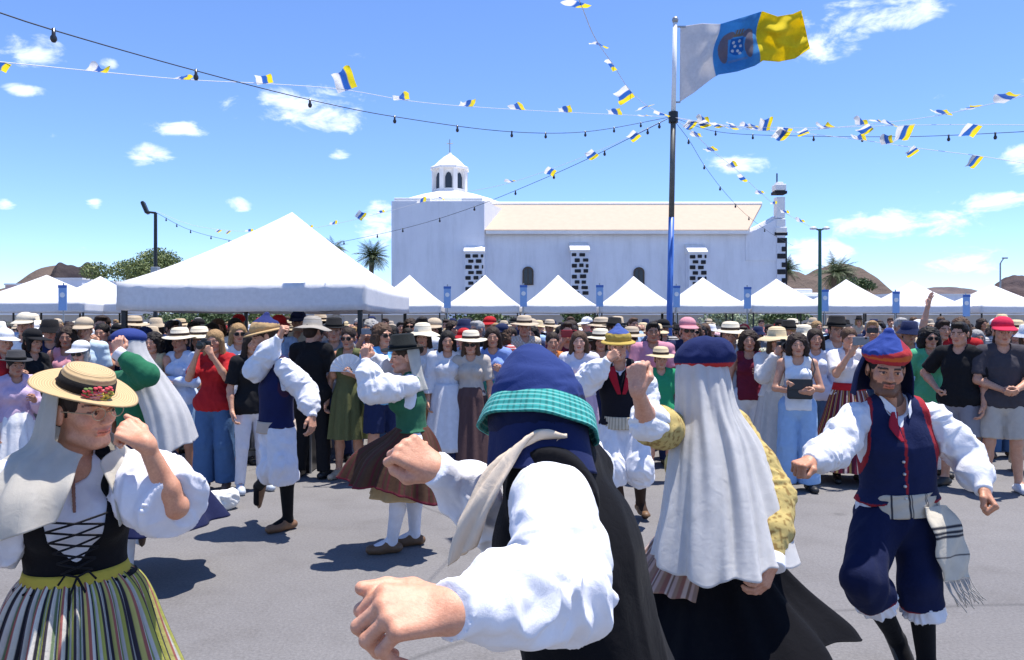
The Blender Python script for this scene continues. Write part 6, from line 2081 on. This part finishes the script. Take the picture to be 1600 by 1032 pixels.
# ---------------------------------------------------------------- woman with the long white veil
fw = unit((-.5, .86, 0)); rt = unit(np.cross(fw, (0, 0, 1)))
J = {'fwd': fw, 'nek': P(1100, 650, 3.1), 'head': P(1096, 590, 3.08), 'che': P(1106, 730, 3.1), 'pel': P(1112, 850, 3.1)}
J['Mh'] = frame((-.62, .78, -.05), (.02, 0, 1))
J.update(shR=J['nek'] + rt * .160 - vec(0, 0, .05), shL=J['nek'] - rt * .160 - vec(0, 0, .05), elR=P(1212, 775, 2.98), wrR=P(1208, 880, 2.78), elL=P(1014, 665, 2.84), wrL=P(996, 610, 2.66))
setlegs(J)
H = Hero((J['pel'][0], 3.1, 0), 'woman seen from behind in long white veil, navy cap and wide black skirt')
HMd = {'L': hframe((-.05, .05, 1), (-.5, -.8, .0)), 'R': hframe((-.42, -.1, -.9), (.65, -.72, -.1))}
V, Q, C = body_mesh(J, True, .004, .012, ('fist', 'relax'), HMd, handres=.0032)
H.part('body', V, Q, M_SKIN, (.60, .33, .22), C)
V, Q = hero_shirt(J, True, ('elbow', 'long'), puff=(.012, .012), amp=.005, seed=15, off=.012)
nz_ = vnoise(V * 90); C = np.tile(np.array((.52, .40, .15)), (len(V), 1)); C[nz_ > .42] = (.28, .18, .06)
H.part('dress_top', V, Q, M_DYED, None, C)
S = Sd(); e, a = J['elL'], J['shL']; S.cone(a * .35 + e * .65, e * .9 + J['wrL'] * .1, .058, .070, .02); V, Q = S.mesh(.006); V = wrinkle(V, Q, .008, 30, e - a, .6, 3); H.part('sleeve_frill', V, Q, M_CLOTH, (.8, .8, .82))
S = Sd(); S.cone(J['elR'] * .1 + J['wrR'] * .9, J['wrR'] + unit(J['wrR'] - J['elR']) * .02, .042, .044, .005, flat=(True, True)); V, Q = S.mesh(.005); H.part('cuff', V, Q, M_CLOTH, (.78, .78, .8))
c = J['pel']
rings = [(c[0], c[1], c[2] + .10, .135, .120), (c[0], c[1], c[2] + .0, .20, .19), (c[0] + .02, c[1] + .02, .68, .32, .28), (c[0] + .03, c[1] + .02, .54, .45, .42), (c[0] + .0, c[1] + .02, .46, .51, .50)]
def fold6(a, v_): return (.045 * np.sin(a * 7 + .6 + v_) + .025 * np.sin(a * 12 + 2.2) + .010 * np.sin(a * 23)) * v_ ** 1.1
def hem6(a, v_): return np.outer((.05 * np.sin(a * 3 + 1.0) + .05 * np.sin(a)) * v_ ** 2, (0, 0, 1)) + np.outer(.02 * np.maximum(0, np.sin(a + .3)) * v_ ** 2, (1, 0, 0))
V, Q, th, vv = drape(rings, (1, 0, 0), (0, 1, 0), 0, 360, 260, 50, fold6, hem6, closed=True)
H.part('skirt', V, Q, M_CLOTH, (.004, .004, .006), thick=.005)
rings = [(c[0], c[1], c[2] + .12, .145, .130), (c[0], c[1], c[2] + .02, .215, .205), (c[0] - .03, c[1] - .02, .72, .30, .29)]
V, Q, th, vv = drape(rings, (1, 0, 0), (0, 1, 0), -160, -40, 140, 20, lambda a, v_: .014 * np.sin(a * 22) * v_)
PAL2 = np.array([(.30, .19, .14), (.48, .33, .28), (.20, .12, .09), (.55, .42, .36), (.26, .12, .10)])
H.part('striped_apron', V, Q, M_DYED, None, PAL2[((th - th.min()) * 20).astype(int) % 5], thick=.004)
S = Sd(); S.ell(vec(0, -.015, .072), vec(.104, .114, .066), .02); S.ell(vec(.01, -.03, .105), vec(.085, .09, .044), .03); S.cut((0, 0, -1), vec(0, 0, .040)); V, Q = S.mesh(.004)
V = wrinkle(V, Q, .004, 16, None, 1, 9)
C = np.tile(np.array((.012, .020, .085)), (len(V), 1)); C[V[:, 2] < .054] = (.42, .03, .03)
H.part('cap', head_local(V, J, 1.08), Q, M_DYED, None, C)
hd = J['head']; nk = J['nek']
rings = [(*(hd + vec(0, 0, .085)), .098, .105), (*(hd + vec(.0, -.005, -.0)), .112, .120), (*(hd + vec(.01, -.02, -.12)), .130, .140), (*(nk + vec(.03, -.07, -.10)), .190, .165), (*(nk + vec(.04, -.13, -.30)), .230, .20), (*(nk + vec(.03, -.19, -.52)), .262, .24)]
def fold7(a, v_): return (.016 * np.sin(a * 6 + 2.0 * v_ + 1.6 * np.sin(1.7 * a + 1)) + .009 * np.sin(a * 13 + 1 - 3 * v_ + 1.3 * np.sin(2.3 * a)) + .004 * np.sin(a * 25 + 6 * v_ + 2 * np.sin(3 * a))) * (v_ + .05) ** .9 * 1.15 + .02 * np.sin(6 * v_ + a * 2) * v_
V, Q, th, vv = drape(rings, unit((.86, .5, 0)), unit((.35, -.94, 0)), -142, 118, 260, 90, fold7, lambda a, v_: np.outer((.02 * np.sin(a * 2.3 + .8) + .008 * np.sin(a * 9)) * v_ ** 3, (0, 0, 1)))
H.part('veil', V, Q, M_THIN, (.86, .85, .84), thick=.003)

# ---------------------------------------------------------------- man in black vest with red lapels, facing us
J = {'fwd': unit((-.05, -1, 0)), 'nek': P(967, 570, 6.6), 'head': P(966, 541, 6.55), 'che': P(970, 607, 6.6), 'pel': P(973, 662, 6.6)}
J['Mh'] = frame((-.1, -1, -.12))
J.update(shR=J['nek'] + vec(-.18, 0, -.05), shL=J['nek'] + vec(.18, 0, -.05), elR=P(914, 600, 6.42), wrR=P(950, 563, 6.26), elL=P(1012, 620, 6.6), wrL=P(1014, 660, 6.4), knR=P(957, 733, 6.45), anR=P(972, 801, 6.62), knL=P(1000, 731, 6.42), anL=P(1001, 786, 6.8))
setlegs(J); J['toR'] = J['anR'] + vec(-.03, -.14, -.05); J['toL'] = J['anL'] + vec(.02, -.12, -.08)
H = Hero((J['anR'][0], 6.6, 0), 'dancing man in yellow-brimmed cap, black vest with red lapels and white breeches')
HMd = {'R': hframe((.72, -.1, .62), (-.2, -.9, .3))}
V, Q, C = body_mesh(J, False, .0045, .012, ('relax', 'fist'), HMd, handres=.004)
H.part('body', V, Q, M_SKIN, (.55, .31, .20), C)
V, Q = hero_shirt(J, False, puff=(.03, .035), amp=.006, seed=21, res=.009); H.part('shirt', V, Q, M_CLOTH, (.8, .8, .83))
V, Q = vest_mesh(J, off=.026, hem=-.01, vee=.16, veew=.06, res=.008, seed=22); H.part('vest', V, Q, M_CLOTH, (.012, .012, .018))
for sg in (-1, 1):
    V, Q, U = ribbon([J['nek'] + vec(sg * .075, -.02, .01), J['nek'] + vec(sg * .075, -.13, -.07), J['nek'] + vec(sg * .02, -.165, -.24)], [.05, .08, .03], (1, sg * .3, 0), 20); H.part('lapel', V, Q, M_CLOTH, (.36, .015, .03), thick=.006)
up = vec(0, 0, 1); f = J['fwd']
V, Q, th, vv = drape([(*(J['pel'] + up * .07), .172, .146), (*(J['pel'] - up * .035), .186, .158)], (1, 0, 0), (0, 1, 0), 0, 360, 120, 8, lambda a, v_: .002 * np.sin(a * 40), closed=True)
C = np.tile(np.array((.62, .55, .42)), (len(V), 1)); C[((th / (2 * np.pi) * 40) % 1) < .15] = (.35, .3, .22); H.part('sash', V, Q, M_DYED, None, C, thick=.006)
def breech(J, seed, col, name='breeches', **k):
    V, Q = bottom_mesh(J, .60, .022, .009, .010, .05, seed); H.part(name, V, Q, M_CLOTH, col)
breech(J, 2, (.80, .80, .84))
for s in 'LR':
    V, Q = stocking(J, s); H.part('stocking', V, Q, M_CLOTH, (.05, .03, .022)); V, Q = shoe_mesh(J, .008, sides=s)[0]; H.part('shoe', V, Q, M_LEATHER, (.16, .08, .03))
V, Q = montera(J, (.0, -.03, .15), res=.006); C = np.tile(np.array((.06, .10, .30)), (len(V), 1)); C[V[:, 2] < .105] = (.46, .32, .07); H.part('cap', head_local(V, J, 1.1), Q, M_DYED, None, C)
V, Q, th, vv = drape([(0, -.012, .045, .108, .12), (0, -.005, .03, .14, .155)], (1, 0, 0), (0, -1, 0), 0, 360, 60, 5, closed=True); H.part('brim', head_local(V, J, 1.05), Q, M_CLOTH, (.46, .33, .08), thick=.008)
hh = put('hair', hair_data('short'), H.root, color=H_DARK); on_head(hh, J, 1.0, base=H.base)

# ---------------------------------------------------------------- man in navy vest and white breeches, left, on one leg
fw = unit((-.8, -.6, 0)); rt = unit(np.cross(fw, (0, 0, 1)))
J = {'fwd': fw, 'nek': P(432, 564, 6.4), 'head': P(414, 527, 6.36), 'che': P(432, 607, 6.4), 'pel': P(432, 666, 6.4)}
J['Mh'] = frame((-.9, -.35, -.22), (-.12, 0, 1))
J.update(shR=J['nek'] + rt * .18 - vec(0, 0, .05), shL=J['nek'] - rt * .18 - vec(0, 0, .05), elR=P(400, 578, 6.3), wrR=P(436, 528, 6.22), elL=P(478, 612, 6.28), wrL=P(488, 650, 6.14), knL=P(442, 728, 6.25), anL=P(450, 812, 6.4), knR=P(428, 730, 6.32), anR=P(404, 760, 6.66))
setlegs(J); J['toL'] = J['anL'] + vec(-.10, -.10, -.05); J['toR'] = J['anR'] + vec(-.02, .03, -.145); J['fupR'] = unit((-.8, -.6, -.1))
H = Hero((J['anL'][0], 6.4, 0), 'man leaping on one leg in navy vest, white breeches and black stockings')
HMd = {'R': hframe((.35, -.05, .93), (-.75, -.6, .2)), 'L': hframe((.1, -.3, -.95), (.85, -.45, .1))}
V, Q, C = body_mesh(J, False, .0045, .012, ('relax', 'fist'), HMd, handres=.004)
H.part('body', V, Q, M_SKIN, (.56, .31, .20), C)
V, Q = hero_shirt(J, False, puff=(.026, .032), amp=.006, seed=31, res=.009); H.part('shirt', V, Q, M_CLOTH, (.8, .8, .84))
V, Q = vest_mesh(J, off=.026, hem=.0, vee=.12, veew=.05, res=.007, seed=32); H.part('vest', V, Q, M_DYED, None, vest_cols(V, J, (.015, .02, .075), (.05, .022, .05), 0.0, w=.006))
V, Q, th, vv = drape([(*(J['pel'] + vec(0, 0, .05)), .172, .146), (*(J['pel'] - vec(0, 0, .045)), .184, .158)], rt, -fw, 0, 360, 80, 6, closed=True); H.part('sash', V, Q, M_CLOTH, (.58, .47, .38), thick=.006)
breech(J, 5, (.80, .80, .86))
for s in 'LR':
    V, Q = stocking(J, s); H.part('stocking', V, Q, M_CLOTH, (.010, .010, .012)); V, Q = shoe_mesh(J, .008, sides=s)[0]; H.part('shoe', V, Q, M_LEATHER, (.20, .10, .05))
V, Q = montera(J, (.0, -.05, .16), res=.006); C = np.tile(np.array((.025, .035, .14)), (len(V), 1)); C[V[:, 2] < .11 + .3 * V[:, 1]] = (.50, .33, .16); H.part('cap', head_local(V, J, 1.1), Q, M_DYED, None, C)
V, Q, th, vv = drape([(0, -.012, .045, .108, .12), (0, .0, .035, .135, .16)], (1, 0, 0), (0, -1, 0), 0, 360, 60, 5, closed=True); H.part('brim', head_local(V, J, 1.05), Q, M_CLOTH, (.50, .34, .17), thick=.008)
hh = put('hair', hair_data('short'), H.root, color=H_DARK); on_head(hh, J, 1.0, base=H.base)

# ---------------------------------------------------------------- woman in green vest, black hat and swinging brown skirt
fw = unit((-1, -.12, 0)); rt = unit(np.cross(fw, (0, 0, 1)))
J = {'fwd': fw, 'nek': P(641, 590, 5.8), 'head': P(631, 558, 5.78), 'che': P(641, 630, 5.8), 'pel': P(644, 685, 5.8)}
J['Mh'] = frame((-.92, -.35, -.08))
J.update(shL=J['nek'] - rt * .155 - vec(0, 0, .05), shR=J['nek'] + rt * .155 - vec(0, 0, .05), elL=P(582, 610, 5.55), wrL=P(571, 563, 5.58), elR=P(613, 590, 6.02), wrR=P(583, 557, 5.86), knL=P(620, 772, 5.66), anL=P(612, 843, 5.76), knR=P(642, 768, 5.92), anR=P(648, 838, 5.96))
setlegs(J); J['anR'][2] = .085; J['anL'][2] = .085
for s in 'LR': J['to' + s] = J['an' + s] + vec(-.13, -.03, -.05)
H = Hero((J['anL'][0], 5.8, 0), 'woman in black hat, green vest and white sleeves swinging a brown skirt')
HMd = {'L': hframe((-.1, .05, 1), (-.3, -.9, .1)), 'R': hframe((-.6, -.1, .7), (-.3, -.9, .1))}
V, Q, C = body_mesh(J, True, .0045, .012, ('loose', 'loose'), HMd, handres=.004)
H.part('body', V, Q, M_SKIN, (.56, .31, .21), C)
V, Q = hero_shirt(J, True, puff=(.035, .03), amp=.006, seed=41, res=.009); H.part('blouse', V, Q, M_CLOTH, (.8, .8, .83))
V, Q = vest_mesh(J, True, off=.022, hem=-.06, vee=.14, veew=.05, res=.007, seed=42); H.part('vest', V, Q, M_CLOTH, (.035, .135, .075))
c = J['pel']
rings = [(*(c + vec(0, 0, .09)), .130, .115), (*(c + vec(-.02, 0, .0)), .20, .19), (*(c + vec(-.09, -.02, -.14)), .30, .30), (*(c + vec(-.13, -.03, -.35)), .36, .37)]
def fold4(a, v_): return (.035 * np.sin(a * 8 + .5) + .018 * np.sin(a * 15 + v_ * 2) + .01 * np.sin(a * 27)) * v_
def hem4(a, v_): return np.outer((.09 * np.cos(a + math.pi) + .03 * np.sin(a * 3)) * v_ ** 1.5, (0, 0, 1))
V, Q, th, vv = drape(rings, (0, 1, 0), (1, 0, 0), 0, 360, 260, 40, fold4, hem4, closed=True)
C = np.tile(np.array((.085, .045, .028)), (len(V), 1)); C[((th / (2 * np.pi) * 60) % 1 < .12)] = (.12, .02, .03); C[vv > .965] = (.16, .02, .035)
H.part('skirt', V, Q, M_DYED, None, C, thick=.005)
rings = [(*(c + vec(0, 0, .05)), .12, .11), (*(c + vec(-.02, 0, -.15)), .21, .20), (*(c + vec(-.05, -.02, -.42)), .27, .26)]
V, Q, th, vv = drape(rings, (0, 1, 0), (1, 0, 0), 0, 360, 160, 24, lambda a, v_: .02 * np.sin(a * 9) * v_, closed=True); H.part('petticoat', V, Q, M_CLOTH, (.50, .34, .17), thick=.004)
for s in 'LR':
    V, Q = stocking(J, s); H.part('stocking', V, Q, M_CLOTH, (.74, .74, .80)); V, Q = shoe_mesh(J, .008, sides=s)[0]; H.part('shoe', V, Q, M_LEATHER, (.15, .08, .04))
V, Q, th, vv = drape([(0, -.03, .06, .088, .09), (0, -.04, -.04, .095, .085), (0, -.05, -.14, .11, .08), (0, -.06, -.26, .12, .10)], (1, 0, 0), (0, -1, 0), -105, 105, 60, 24, lambda a, v_: .008 * np.sin(a * 7) * v_)
H.part('head_scarf', head_local(V, J), Q, M_THIN, (.78, .77, .72), thick=.004)
for n_, me, c_ in hat_data('felt'):
    o = put('black_hat' if n_ == 'hat' else n_, me, H.root, color=(.014, .017, .018)); on_head(o, J, 1.06, .008, base=H.base)
hh = put('hair', hair_data('bun'), H.root, color=H_DARK); on_head(hh, J, .97, base=H.base)

# ---------------------------------------------------------------- woman in green jacket and long veil behind the straw hat
fw = unit((-1, .2, 0)); rt = unit(np.cross(fw, (0, 0, 1)))
J = {'fwd': fw, 'nek': P(212, 584, 5.2), 'head': P(199, 546, 5.18), 'che': P(212, 625, 5.2), 'pel': P(216, 695, 5.2)}
J['Mh'] = frame((-.9, .4, .0))
J.update(shL=J['nek'] - rt * .16 - vec(0, 0, .05), shR=J['nek'] + rt * .16 - vec(0, 0, .05), elL=P(230, 586, 4.86), wrL=P(186, 553, 4.84), elR=P(180, 640, 5.5), wrR=P(150, 600, 5.4))
J['knR'] = P(215, 790, 5.2); J['anR'] = P(220, 815, 5.55); J['toR'] = J['anR'] + vec(-.02, .02, -.14); J['fupR'] = unit((-1, .2, -.05))
setlegs(J)
H = Hero((J['anL'][0], 5.2, 0), 'woman in green jacket, blue cap and trailing white veil behind the straw hat')
HMd = {'L': hframe((-.2, .05, 1), (.1, -.9, .1))}
V, Q, C = body_mesh(J, True, .005, .012, ('loose', 'loose'), HMd, handres=.004); H.part('body', V, Q, M_SKIN, (.56, .31, .21), C)
V, Q = hero_shirt(J, True, puff=(.004, .004), amp=.004, seed=51, res=.009, off=.018); H.part('jacket', V, Q, M_CLOTH, (.025, .15, .075))
S = Sd(); S.cone(J['elL'] * .12 + J['wrL'] * .88, J['wrL'] + unit(J['wrL'] - J['elL']) * .02, .042, .046, .004, flat=(True, True)); V, Q = S.mesh(.006); H.part('cuff', V, Q, M_CLOTH, (.75, .72, .76))
c = J['pel']
rings = [(*(c + vec(0, 0, .10)), .130, .115), (*(c + vec(.0, 0, -.02)), .21, .20), (*(c + vec(.06, 0, -.28)), .36, .34), (*(c + vec(.10, 0, -.50)), .48, .46)]
V, Q, th, vv = drape(rings, (0, 1, 0), (1, 0, 0), 0, 360, 200, 30, lambda a, v_: (.03 * np.sin(a * 8) + .015 * np.sin(a * 14)) * v_, closed=True); H.part('skirt', V, Q, M_CLOTH, (.014, .018, .06), thick=.005)
for s in 'LR':
    V, Q = stocking(J, s); H.part('stocking', V, Q, M_CLOTH, (.7, .7, .75)); V, Q = shoe_mesh(J, .008, sides=s)[0]; H.part('shoe', V, Q, M_LEATHER, (.13, .07, .04))
S = Sd(); S.ell(vec(0, -.015, .076), vec(.102, .110, .058), .02); S.cut((0, 0, -1), vec(0, 0, .045)); V, Q = S.mesh(.006); H.part('cap', head_local(V, J, 1.06), Q, M_CLOTH, (.03, .05, .20))
hd = J['head']; nk = J['nek']
rings = [(*(hd + vec(.01, 0, .085)), .10, .105), (*(hd + vec(.03, -.01, -.03)), .115, .12), (*(nk + vec(.10, -.02, -.06)), .15, .13), (*(nk + vec(.20, -.02, -.25)), .17, .14), (*(nk + vec(.27, -.02, -.46)), .19, .13)]
V, Q, th, vv = drape(rings, (0, 1, 0), (1, -.15, 0), -112, 112, 120, 60, lambda a, v_: (.012 * np.sin(a * 5 + 3 * v_ + 1.5 * np.sin(2 * a)) + .006 * np.sin(a * 13 + 4 * v_)) * (v_ + .05), lambda a, v_: np.outer((.05 * np.sin(a) - .02 * np.sin(3 * a)) * v_ ** 2, (.3, 0, 1))); H.part('veil', V, Q, M_THIN, (.80, .79, .79), thick=.003)
# ================================================================== small things
# flight case and barrier under the tent
fc = P(465, 745, 8.75)
FC = tag(empty('flight_case', (fc[0], 8.95, 0)), 'black equipment case with metal edges behind the leaping man', 'case')
MB().box((0, 0, .5), (.30, .40, .98)).build('case_body', M_PLASTIC, FC, bevel=.01, color=(.016, .016, .018))
for sx in (-1, 1):
    for sy in (-1, 1):
        MB().box((sx * .15, sy * .20, .5), (.022, .022, 1.0)).build('metal_edge', M_GREY, FC)
MB().box((0, -.205, .62), (.12, .012, .05)).build('handle', M_GREY, FC)
for k, (pxa, dd) in enumerate(((300, 9.35), (420, 9.3))):
    c = P(pxa, 0, dd)
    br = tag(empty('crowd_barrier', (c[0], dd, 0), R(2)), 'dark metal crowd barrier behind the woman in red' if k == 0 else 'dark metal crowd barrier behind the black equipment case', 'barrier')
    MB().tube([(-.55, 0, .06), (-.55, 0, 1.02), (.55, 0, 1.02), (.55, 0, .06)], .018, 8).build('frame', M_DARKMETAL, br)
    MB().tube([(-.55, 0, .18), (.55, 0, .18)], .014, 8).build('lower_rail', M_DARKMETAL, br)
    for i in range(9):
        x = -.44 + .11 * i
        MB().tube([(x, 0, .18), (x, 0, 1.02)], .008, 6).build('bar', M_DARKMETAL, br)
    for x in (-.4, .4):
        MB().tube([(x, -.25, .015), (x, 0, .18), (x, .25, .015)], .014, 6).build('foot', M_DARKMETAL, br)
# white bag left on the ground
S = Sd(); b0 = vec(0, 0, 0)
S.ell((0, 0, .075), (.17, .11, .10), .03); S.ell((.11, .01, .10), (.08, .07, .09), .04); S.ell((-.12, 0, .05), (.08, .08, .06), .04); S.cut((0, 0, -1), (0, 0, .0))
V, Q = S.mesh(.008); V = wrinkle(V, Q, .014, 14, None, 1, 3); V[:, 2] = np.maximum(V[:, 2], .002)
C = np.tile(np.array((.72, .72, .70)), (len(V), 1)); C[(V[:, 2] < .045) & (V[:, 0] < .0)] = (.20, .36, .22)
p = P(340, 797, 7.1)
bo = put('plastic_bag', mesh_np('plastic_bag', V, Q, True, C, M_DYED), None, (p[0], 7.1, 0)); tag(bo, 'crumpled white bag lying on the asphalt', 'bag')

# ------------------------------------------------------------------ palms, trees and bushes behind the tents
M_TRUNK = plain('palm_trunk', (.14, .10, .07), .9, .25, 6, bumps=.6, bscale=14)
def leafmat(name, a, b2):
    m, t, b = mat_new(name)
    f = noise(t, 3.0, 5, .6, objco(t))
    t.links.new(ramp(t, f, [(.3, a), (.7, b2)]), b.inputs['Base Color']); b.inputs['Roughness'].default_value = .6
    return m
M_PALM = leafmat('palm_leaf', (.035, .06, .02), (.10, .13, .045))
M_LEAF = leafmat('bush_leaf', (.03, .06, .018), (.09, .14, .04))
M_DRY = leafmat('dry_leaf', (.10, .14, .04), (.22, .26, .09))
M_AGAVE = leafmat('agave_leaf', (.20, .26, .16), (.34, .40, .26))


def palm(px, ptop, d, h_c, spread, label, seed):
    rr = np.random.default_rng(seed)
    c = P(px, 0, d); zc = CAMZ + (500 - ptop) / FPX * d
    root = tag(empty('palm_tree', (c[0], d, 0)), label, 'tree')
    n = 12
    MB().tube([(.1 * math.sin(k * .5), 0, zc * k / n) for k in range(n + 1)], [.26 - .08 * k / n + .02 * (k % 2) for k in range(n + 1)], 10).build('trunk', M_TRUNK, root)
    V = []; F = []
    for k in range(64):
        az_ = rr.uniform(0, 6.28); el0 = rr.uniform(-.5, 1.35); L = spread * rr.uniform(.8, 1.1)
        p = vec(0, 0, zc); dr = vec(math.cos(az_) * math.cos(el0), math.sin(az_) * math.cos(el0), math.sin(el0))
        side = unit(np.cross(dr, (0, 0, 1)))
        segs = 14
        pts = [p]
        for s in range(segs):
            dr = unit(dr + vec(0, 0, -.085)); p = p + dr * L / segs; pts.append(p)
        for s in range(1, segs + 1):
            for sg in (-1, 1):
                for hf in (0, .5):
                    b0 = pts[s - 1] * (1 - hf) + pts[s] * hf
                    ll = spread * .26 * math.sin(math.pi * min(1, (s + hf) / segs * .9 + .1)) + .05
                    dn = unit(side * sg + (pts[s] - pts[s - 1]) / np.linalg.norm(pts[s] - pts[s - 1]) * .8 - vec(0, 0, .35 + rr.uniform(0, .3)))
                    w = (pts[s] - pts[s - 1]) * .16
                    o = len(V); V += [b0 - w, b0 + w, b0 + dn * ll]; F.append([o, o + 1, o + 2])
    put('crown', mesh_np('crown', V, F, False, None, M_PALM), root)
    return root
palm(582, 402, 62, 0, 1.75, 'palm tree just left of the church', 1)
palm(1305, 428, 60, 0, 2.0, 'bushy palm right of the green lamp post', 2)
palm(1228, 424, 66, 0, 1.6, 'palm crown half hidden behind the belfry', 3)
palm(522, 390, 70, 0, 1.5, 'palm tip showing behind the large tent roof', 4)


def bush(px, py, d, rx, rz_, label, mat, seed, n=2600, leaf=.10, name='bush', trunk=True):
    rr = np.random.default_rng(seed)
    c = P(px, 0, d); zc = CAMZ + (500 - py) / FPX * d
    root = tag(empty(name, (c[0], d, 0)), label, 'tree' if name == 'tree' else 'bush')
    if trunk:
        mb = MB()
        for k in range(5):
            a = k * 1.257 + seed
            mb.tube([(.05 * math.cos(a), .05 * math.sin(a), 0), (rx * .2 * math.cos(a), rx * .2 * math.sin(a), zc * .5), (rx * .5 * math.cos(a), rx * .5 * math.sin(a), zc)], [.09, .06, .02], 7)
        mb.build('trunk', M_TRUNK, root)
    lobes = [(rr.normal(0, .45, 3) * vec(rx, rx * .8, rz_ * .7), rr.uniform(.35, .6)) for _ in range(14)]
    V = []; F = []
    for k in range(n):
        lc_, lr_ = lobes[rr.integers(14)]
        q = unit(rr.normal(0, 1, 3)) * rr.uniform(.5, 1.05) * lr_
        p = lc_ + q * vec(rx, rx * .8, rz_); p = vec(p[0], p[1], p[2] + zc)
        if p[2] < .05: continue
        a = unit(rr.normal(0, 1, 3) + vec(0, 0, .6)); b_ = unit(np.cross(a, rr.normal(0, 1, 3)))
        s = leaf * rr.uniform(.6, 1.3)
        o = len(V); V += [p - b_ * s * .4, p + a * s * .7, p + b_ * s * .4, p - a * s * .6]; F.append([o, o + 1, o + 2, o + 3])
    put('crown' if name == 'tree' else 'foliage', mesh_np('foliage', V, np.array(F), False, None, mat), root)
    return root
bush(242, 425, 48, 2.3, 1.3, 'rounded dry-green tree behind the floodlight post', M_DRY, 1, 22000, .10, 'tree')
bush(1340, 446, 66, 1.7, .9, 'low green tree beside the bushy palm', M_LEAF, 2, 3500, .13, 'tree')
for k, (px, py, d, rx, rz_, mt, lb) in enumerate(((290, 497, 38, 1.6, .6, M_LEAF, 'dark hedge bush under the left side of the large tent'), (340, 496, 38.5, 1.3, .6, M_LEAF, 'dark hedge bush under the middle of the large tent'), (412, 497, 38, 1.2, .55, M_DRY, 'dry bush under the right side of the large tent'),
                                               (745, 495, 37.5, 1.6, .45, M_LEAF, 'green bush below the leftmost buttress tent'), (905, 492, 37.5, .9, .6, M_LEAF, 'dark bush below the middle buttress tent'), (1120, 496, 37, 1.0, .45, M_AGAVE, 'pale spiky bush right of the flagpole'), (1190, 496, 37, 1.0, .5, M_AGAVE, 'pale bush below the belfry tent'), (1230, 498, 36, 1.0, .4, M_LEAF, 'green bush left of the green lamp post'))):
    bush(px, py, d, rx, rz_, lb, mt, 20 + k, 1500, .12, 'bush', False)
